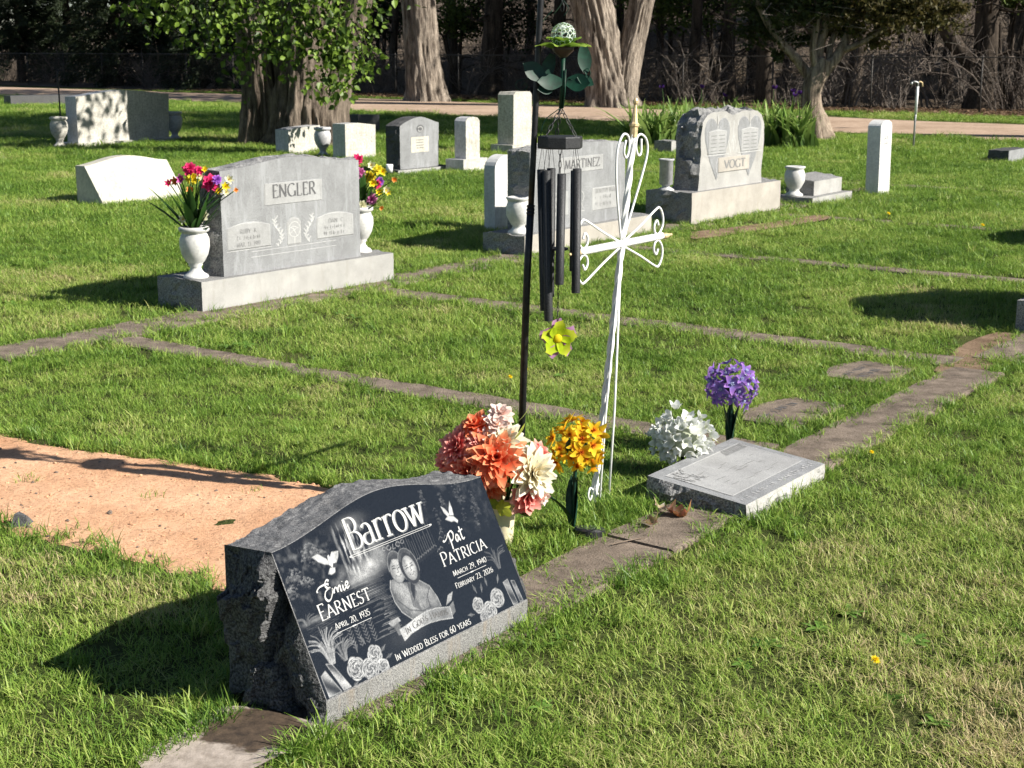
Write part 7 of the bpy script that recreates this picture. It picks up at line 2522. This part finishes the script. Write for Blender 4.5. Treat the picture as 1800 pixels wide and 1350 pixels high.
for k, (px, d, lb, r0, lean, sd_, fk) in enumerate(wt):
    wood_tree(px, d, lb, r0, lean, sd_, bool(fk), (('B', 'A')[(k // 3) % 2] if k % 3 == 0 else None), 8.0 + (k * 37 % 5) * .6, .95 + .12 * (k % 4), 9)

# ---- arching bare saplings just behind the fence
for k, (px, d, ang, L, lb) in enumerate(((1500, 1.2, 0, 3.2, 'arching bare sapling behind the standpipe'), (1640, 2.0, 180, 2.6, 'bare sapling leaning left between the standpipe and the right edge'), (1770, 1.5, 170, 3.0, 'arching bare sapling near the right edge'), (1130, 1.6, 10, 2.4, 'bare sapling right of the twin-stemmed tree'), (700, 1.5, 160, 2.2, 'bare sapling left of the tall straight trunk'), (830, 1.5, 20, 2.4, 'bare sapling left of the black pole'), (1255, 1.8, 0, 2.2, 'bare sapling above the iris bed'), (1590, 3.0, 10, 2.8, 'bare sapling right of the standpipe'), (1460, 3.0, 170, 2.4, 'bare sapling just right of the juniper'))):
    kk = (px - 900) / FPX * math.cos(PITCH)
    y_ = (d + F0 @ FN) / (FN[0] * kk + FN[1])
    o = empty('bare_sapling', (kk * y_, y_, 0))
    tag(o, lb, 'sapling', 'bare saplings behind the fence')
    r_ = random.Random(990 + k)
    for q in range(4):
        mb = MB()
        a = R(ang + r_.uniform(-50, 50))
        P = [Vector((r_.gauss(0, .1), r_.gauss(0, .1), -.1))]
        el = R(r_.uniform(60, 88))
        for s_ in range(7):
            P.append(P[-1] + Vector((math.cos(a) * math.cos(el), math.sin(a) * .5 * math.cos(el), math.sin(el))) * L / 7)
            el -= R(r_.uniform(6, 20))
        r0 = r_.uniform(.018, .035)
        mb.tube(P, [r0 * (1 - .12 * i) for i in range(8)], 5)
        for s_ in range(12):
            q0 = P[r_.randint(2, 6)]
            q1 = q0 + Vector((r_.gauss(0, .35), r_.gauss(0, .3), r_.gauss(.2, .35)))
            mb.tube([q0, q0.lerp(q1, .5) + Vector((r_.gauss(0, .06), 0, r_.gauss(0, .06))), q1], [r0 * .4, r0 * .3, .003], 4)
        mb.build('stem', MAT['twig_grey' if q == 0 else 'twig'], o)

# ---- dark conifers, left, with branches down to the ground
def conifer(px, d, label, h, rad, seed, low=.25):
    k = (px - 900) / FPX * math.cos(PITCH)
    y_ = (d + F0 @ FN) / (FN[0] * k + FN[1])
    x_ = k * y_
    o = empty('conifer_tree', (x_, y_, hillz(x_, y_)))
    tag(o, label, 'tree', 'dark conifers at the left')
    mb = MB()
    mb.tube([(0, 0, -.1), (0, 0, h * .5), (0, 0, h)], [.22, .15, .03], 10)
    g = np.random.default_rng(seed)
    cV, cF, cC = [], [], []
    nb = int(h * 10)
    for q in range(nb):
        z = low + (h - low) * (q / nb) ** 1.0
        L = rad * (1 - (z - low) / (h - low)) ** .7 * g.uniform(.6, 1.05) + .15
        a = q * 2.4 + g.uniform(-.3, .3)
        dx, dy = math.cos(a), math.sin(a)
        mb.tube([(0, 0, z), (dx * L * .5, dy * L * .5, z - .05 * L), (dx * L, dy * L, z - .28 * L)], [.03, .018, .004], 4)
        n = int(210 * L)
        t = g.uniform(.12, 1.02, n)
        P = np.column_stack([dx * L * t, dy * L * t, z - .05 * L * t - .25 * L * t ** 3]) + g.normal(0, .13, (n, 3)) * np.array([1, 1, .9])
        ax = np.column_stack([dx + g.normal(0, .8, n), dy + g.normal(0, .8, n), -.35 + g.normal(0, .5, n)])
        ax /= np.linalg.norm(ax, axis=1)[:, None]
        sd_ = np.cross(ax, g.normal(size=(n, 3))); sd_ /= np.linalg.norm(sd_, axis=1)[:, None]
        Ln = g.uniform(.10, .26, (n, 1))
        V = np.stack([P - sd_ * .035, P + sd_ * .035, P + ax * Ln], 1).reshape(-1, 3)
        n0 = len(cV)
        cV += V.tolist()
        cF += [(n0 + 3 * i, n0 + 3 * i + 1, n0 + 3 * i + 2) for i in range(n)]
        tone = g.random((n, 1))
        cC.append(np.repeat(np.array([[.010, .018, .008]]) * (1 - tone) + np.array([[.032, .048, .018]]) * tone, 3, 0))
    mb.build('trunk', MAT['bark_dark'], o, True)
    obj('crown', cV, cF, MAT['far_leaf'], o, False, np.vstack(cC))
cf = [(-90, 1.5, 'dark conifer beyond the left edge of the wood', 9, 3.0, 1, .3), (35, 2.2, 'dark conifer at the left edge with a bare lower trunk', 9, 2.6, 2, 1.3), (120, 4.0, 'dark conifer second from the left edge', 10, 3.0, 3, .2), (205, 1.5, 'dark conifer behind the broad shaded monument', 9, 2.8, 4, .4), (300, 4.5, 'dark conifer right of the broad shaded monument', 10, 3.0, 5, .15), (385, 2.0, 'dark conifer left of the big multi-stem tree', 9, 2.8, 6, .3), (455, 5, 'dark conifer hidden behind the big multi-stem tree', 10, 2.8, 7, .4), (590, 5.5, 'dark conifer just right of the big multi-stem tree', 9, 2.2, 8, .8)]
for q in cf: conifer(*q)

# ---- leafy bushes at the top of the frame, behind the fence
def bush(px, d, z0, label, sx, sz, which, seed):
    k = (px - 900) / FPX * math.cos(PITCH)
    y_ = (d + F0 @ FN) / (FN[0] * k + FN[1])
    x_ = k * y_
    o = empty('leafy_shrub', (x_, y_, hillz(x_, y_)))
    tag(o, label, 'shrub', 'leafy shrubs behind the fence')
    mb = MB()
    r_ = random.Random(seed)
    for q in range(6):
        mb.tube([(r_.uniform(-.2, .2), r_.uniform(-.2, .2), -.1), (r_.uniform(-.5, .5), r_.uniform(-.4, .4), z0 * .7), (r_.uniform(-1, 1) * sx, r_.uniform(-.6, .6), z0 + sz * .3)], [.05, .04, .015], 5)
    mb.build('stem', MAT['bark_dark'], o, True)
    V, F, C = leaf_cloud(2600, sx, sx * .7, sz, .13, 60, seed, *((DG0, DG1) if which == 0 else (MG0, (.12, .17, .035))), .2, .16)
    obj('crown', V, F, MAT['far_leaf'], o, False, C, (0, 0, z0))
bush(800, 3.0, 2.9, 'leafy green shrub behind the fence left of the black pole', 1.6, 1.0, 1, 41)
bush(880, 4.5, 2.7, 'dark leafy shrub behind the black pole', 1.8, 1.2, 0, 42)
bush(1180, 4.5, 3.0, 'leafy shrub at the top of the wood right of the twin-stemmed tree', 1.8, .9, 1, 43)
bush(1260, 7.0, 3.2, 'dark leafy shrub deep behind the iris bed', 2.0, 1.1, 0, 44)
bush(1640, 9.0, 3.4, 'leafy shrub at the top of the wood above the standpipe', 1.8, .9, 1, 45)
bush(680, 6.0, 2.8, 'leafy shrub right of the big multi-stem tree', 1.5, 1.1, 0, 46)
bush(1780, 3.5, 3.1, 'leafy shrub at the top right corner', 1.2, .6, 1, 47)

# ---- dry brush and leaf litter
def twig_clump(seed, n, h):
    r_ = random.Random(seed)
    mb = MB()
    for k in range(n):
        a = r_.uniform(0, 6.283)
        L = h * r_.uniform(.5, 1.1)
        p = Vector((r_.gauss(0, .15), r_.gauss(0, .15), -.05))
        P = [p]
        for s_ in range(4): P.append(P[-1] + Vector((math.cos(a) * L * .13 + r_.gauss(0, .07), math.sin(a) * L * .13 + r_.gauss(0, .07), L / 4)))
        mb.tube(P, [.011, .009, .007, .005, .002], 3, cap=False)
        for q in range(5):
            q0 = P[r_.randint(1, 3)]
            q1 = q0 + Vector((r_.gauss(0, .28), r_.gauss(0, .28), r_.uniform(.0, .45)))
            mb.tube([q0, q0.lerp(q1, .5) + Vector((r_.gauss(0, .05),) * 3), q1], [.006, .004, .0015], 3, cap=False)
    return mb.v, mb.f, None
tc = hidden_collection('brush', [(*twig_clump(900 + k, 12, 1.5), MAT['twig' if k % 3 else 'twig_grey']) for k in range(6)])
n = 1000
sv = rng.uniform(-42, 26, n)
dv = rng.uniform(.3, 30, n) ** 1.0
P = F0[None] + FE[None] * sv[:, None] + FN[None] * dv[:, None]
zv = hill_z(dv)
scatter('dry_brush', tc, np.column_stack([P, zv]), np.column_stack([rng.normal(0, .2, n), rng.normal(0, .2, n), rng.uniform(0, 6.28, n)]), rng.uniform(.6, 1.5, n), rng.integers(0, 6, n), np.zeros(n), 'tangle of dry grey-brown brush in the wood')
lf = []
for k in range(4):
    r_ = random.Random(950 + k)
    V, F, C = [], [], []
    for q in range(14):
        cx, cy = r_.gauss(0, .18), r_.gauss(0, .18)
        a = r_.uniform(0, 6.28)
        s_ = r_.uniform(.03, .06)
        t1, t2 = r_.uniform(-.5, .5), r_.uniform(-.5, .5)
        n0 = len(V)
        for x, y in ((-1, 0), (0, -.6), (1, 0), (0, .6)):
            X = x * math.cos(a) - y * math.sin(a); Y_ = x * math.sin(a) + y * math.cos(a)
            V.append((cx + X * s_, cy + Y_ * s_, .03 + s_ * (X * t1 + Y_ * t2) + .02 * abs(y)))
        F += [(n0, n0 + 1, n0 + 2), (n0, n0 + 2, n0 + 3)]
        c_ = lerp3((.10, .055, .03), (.32, .22, .14), r_.random())
        C += [c_] * 4
    lf.append((V, F, C, MAT['leaf']))
lc_ = hidden_collection('litter', lf)
n = 2600
sv = rng.uniform(-20, 24, n)
dv = -1.1 + np.abs(rng.normal(0, 1.3, n))
P = F0[None] + FE[None] * sv[:, None] + FN[None] * dv[:, None]
scatter('leaf_litter', lc_, np.column_stack([P, np.full(n, .012)]), np.column_stack([np.zeros(n), np.zeros(n), rng.uniform(0, 6.28, n)]), rng.uniform(.8, 1.6, n), rng.integers(0, 4, n), np.zeros(n), 'brown fallen leaves along the foot of the fence')
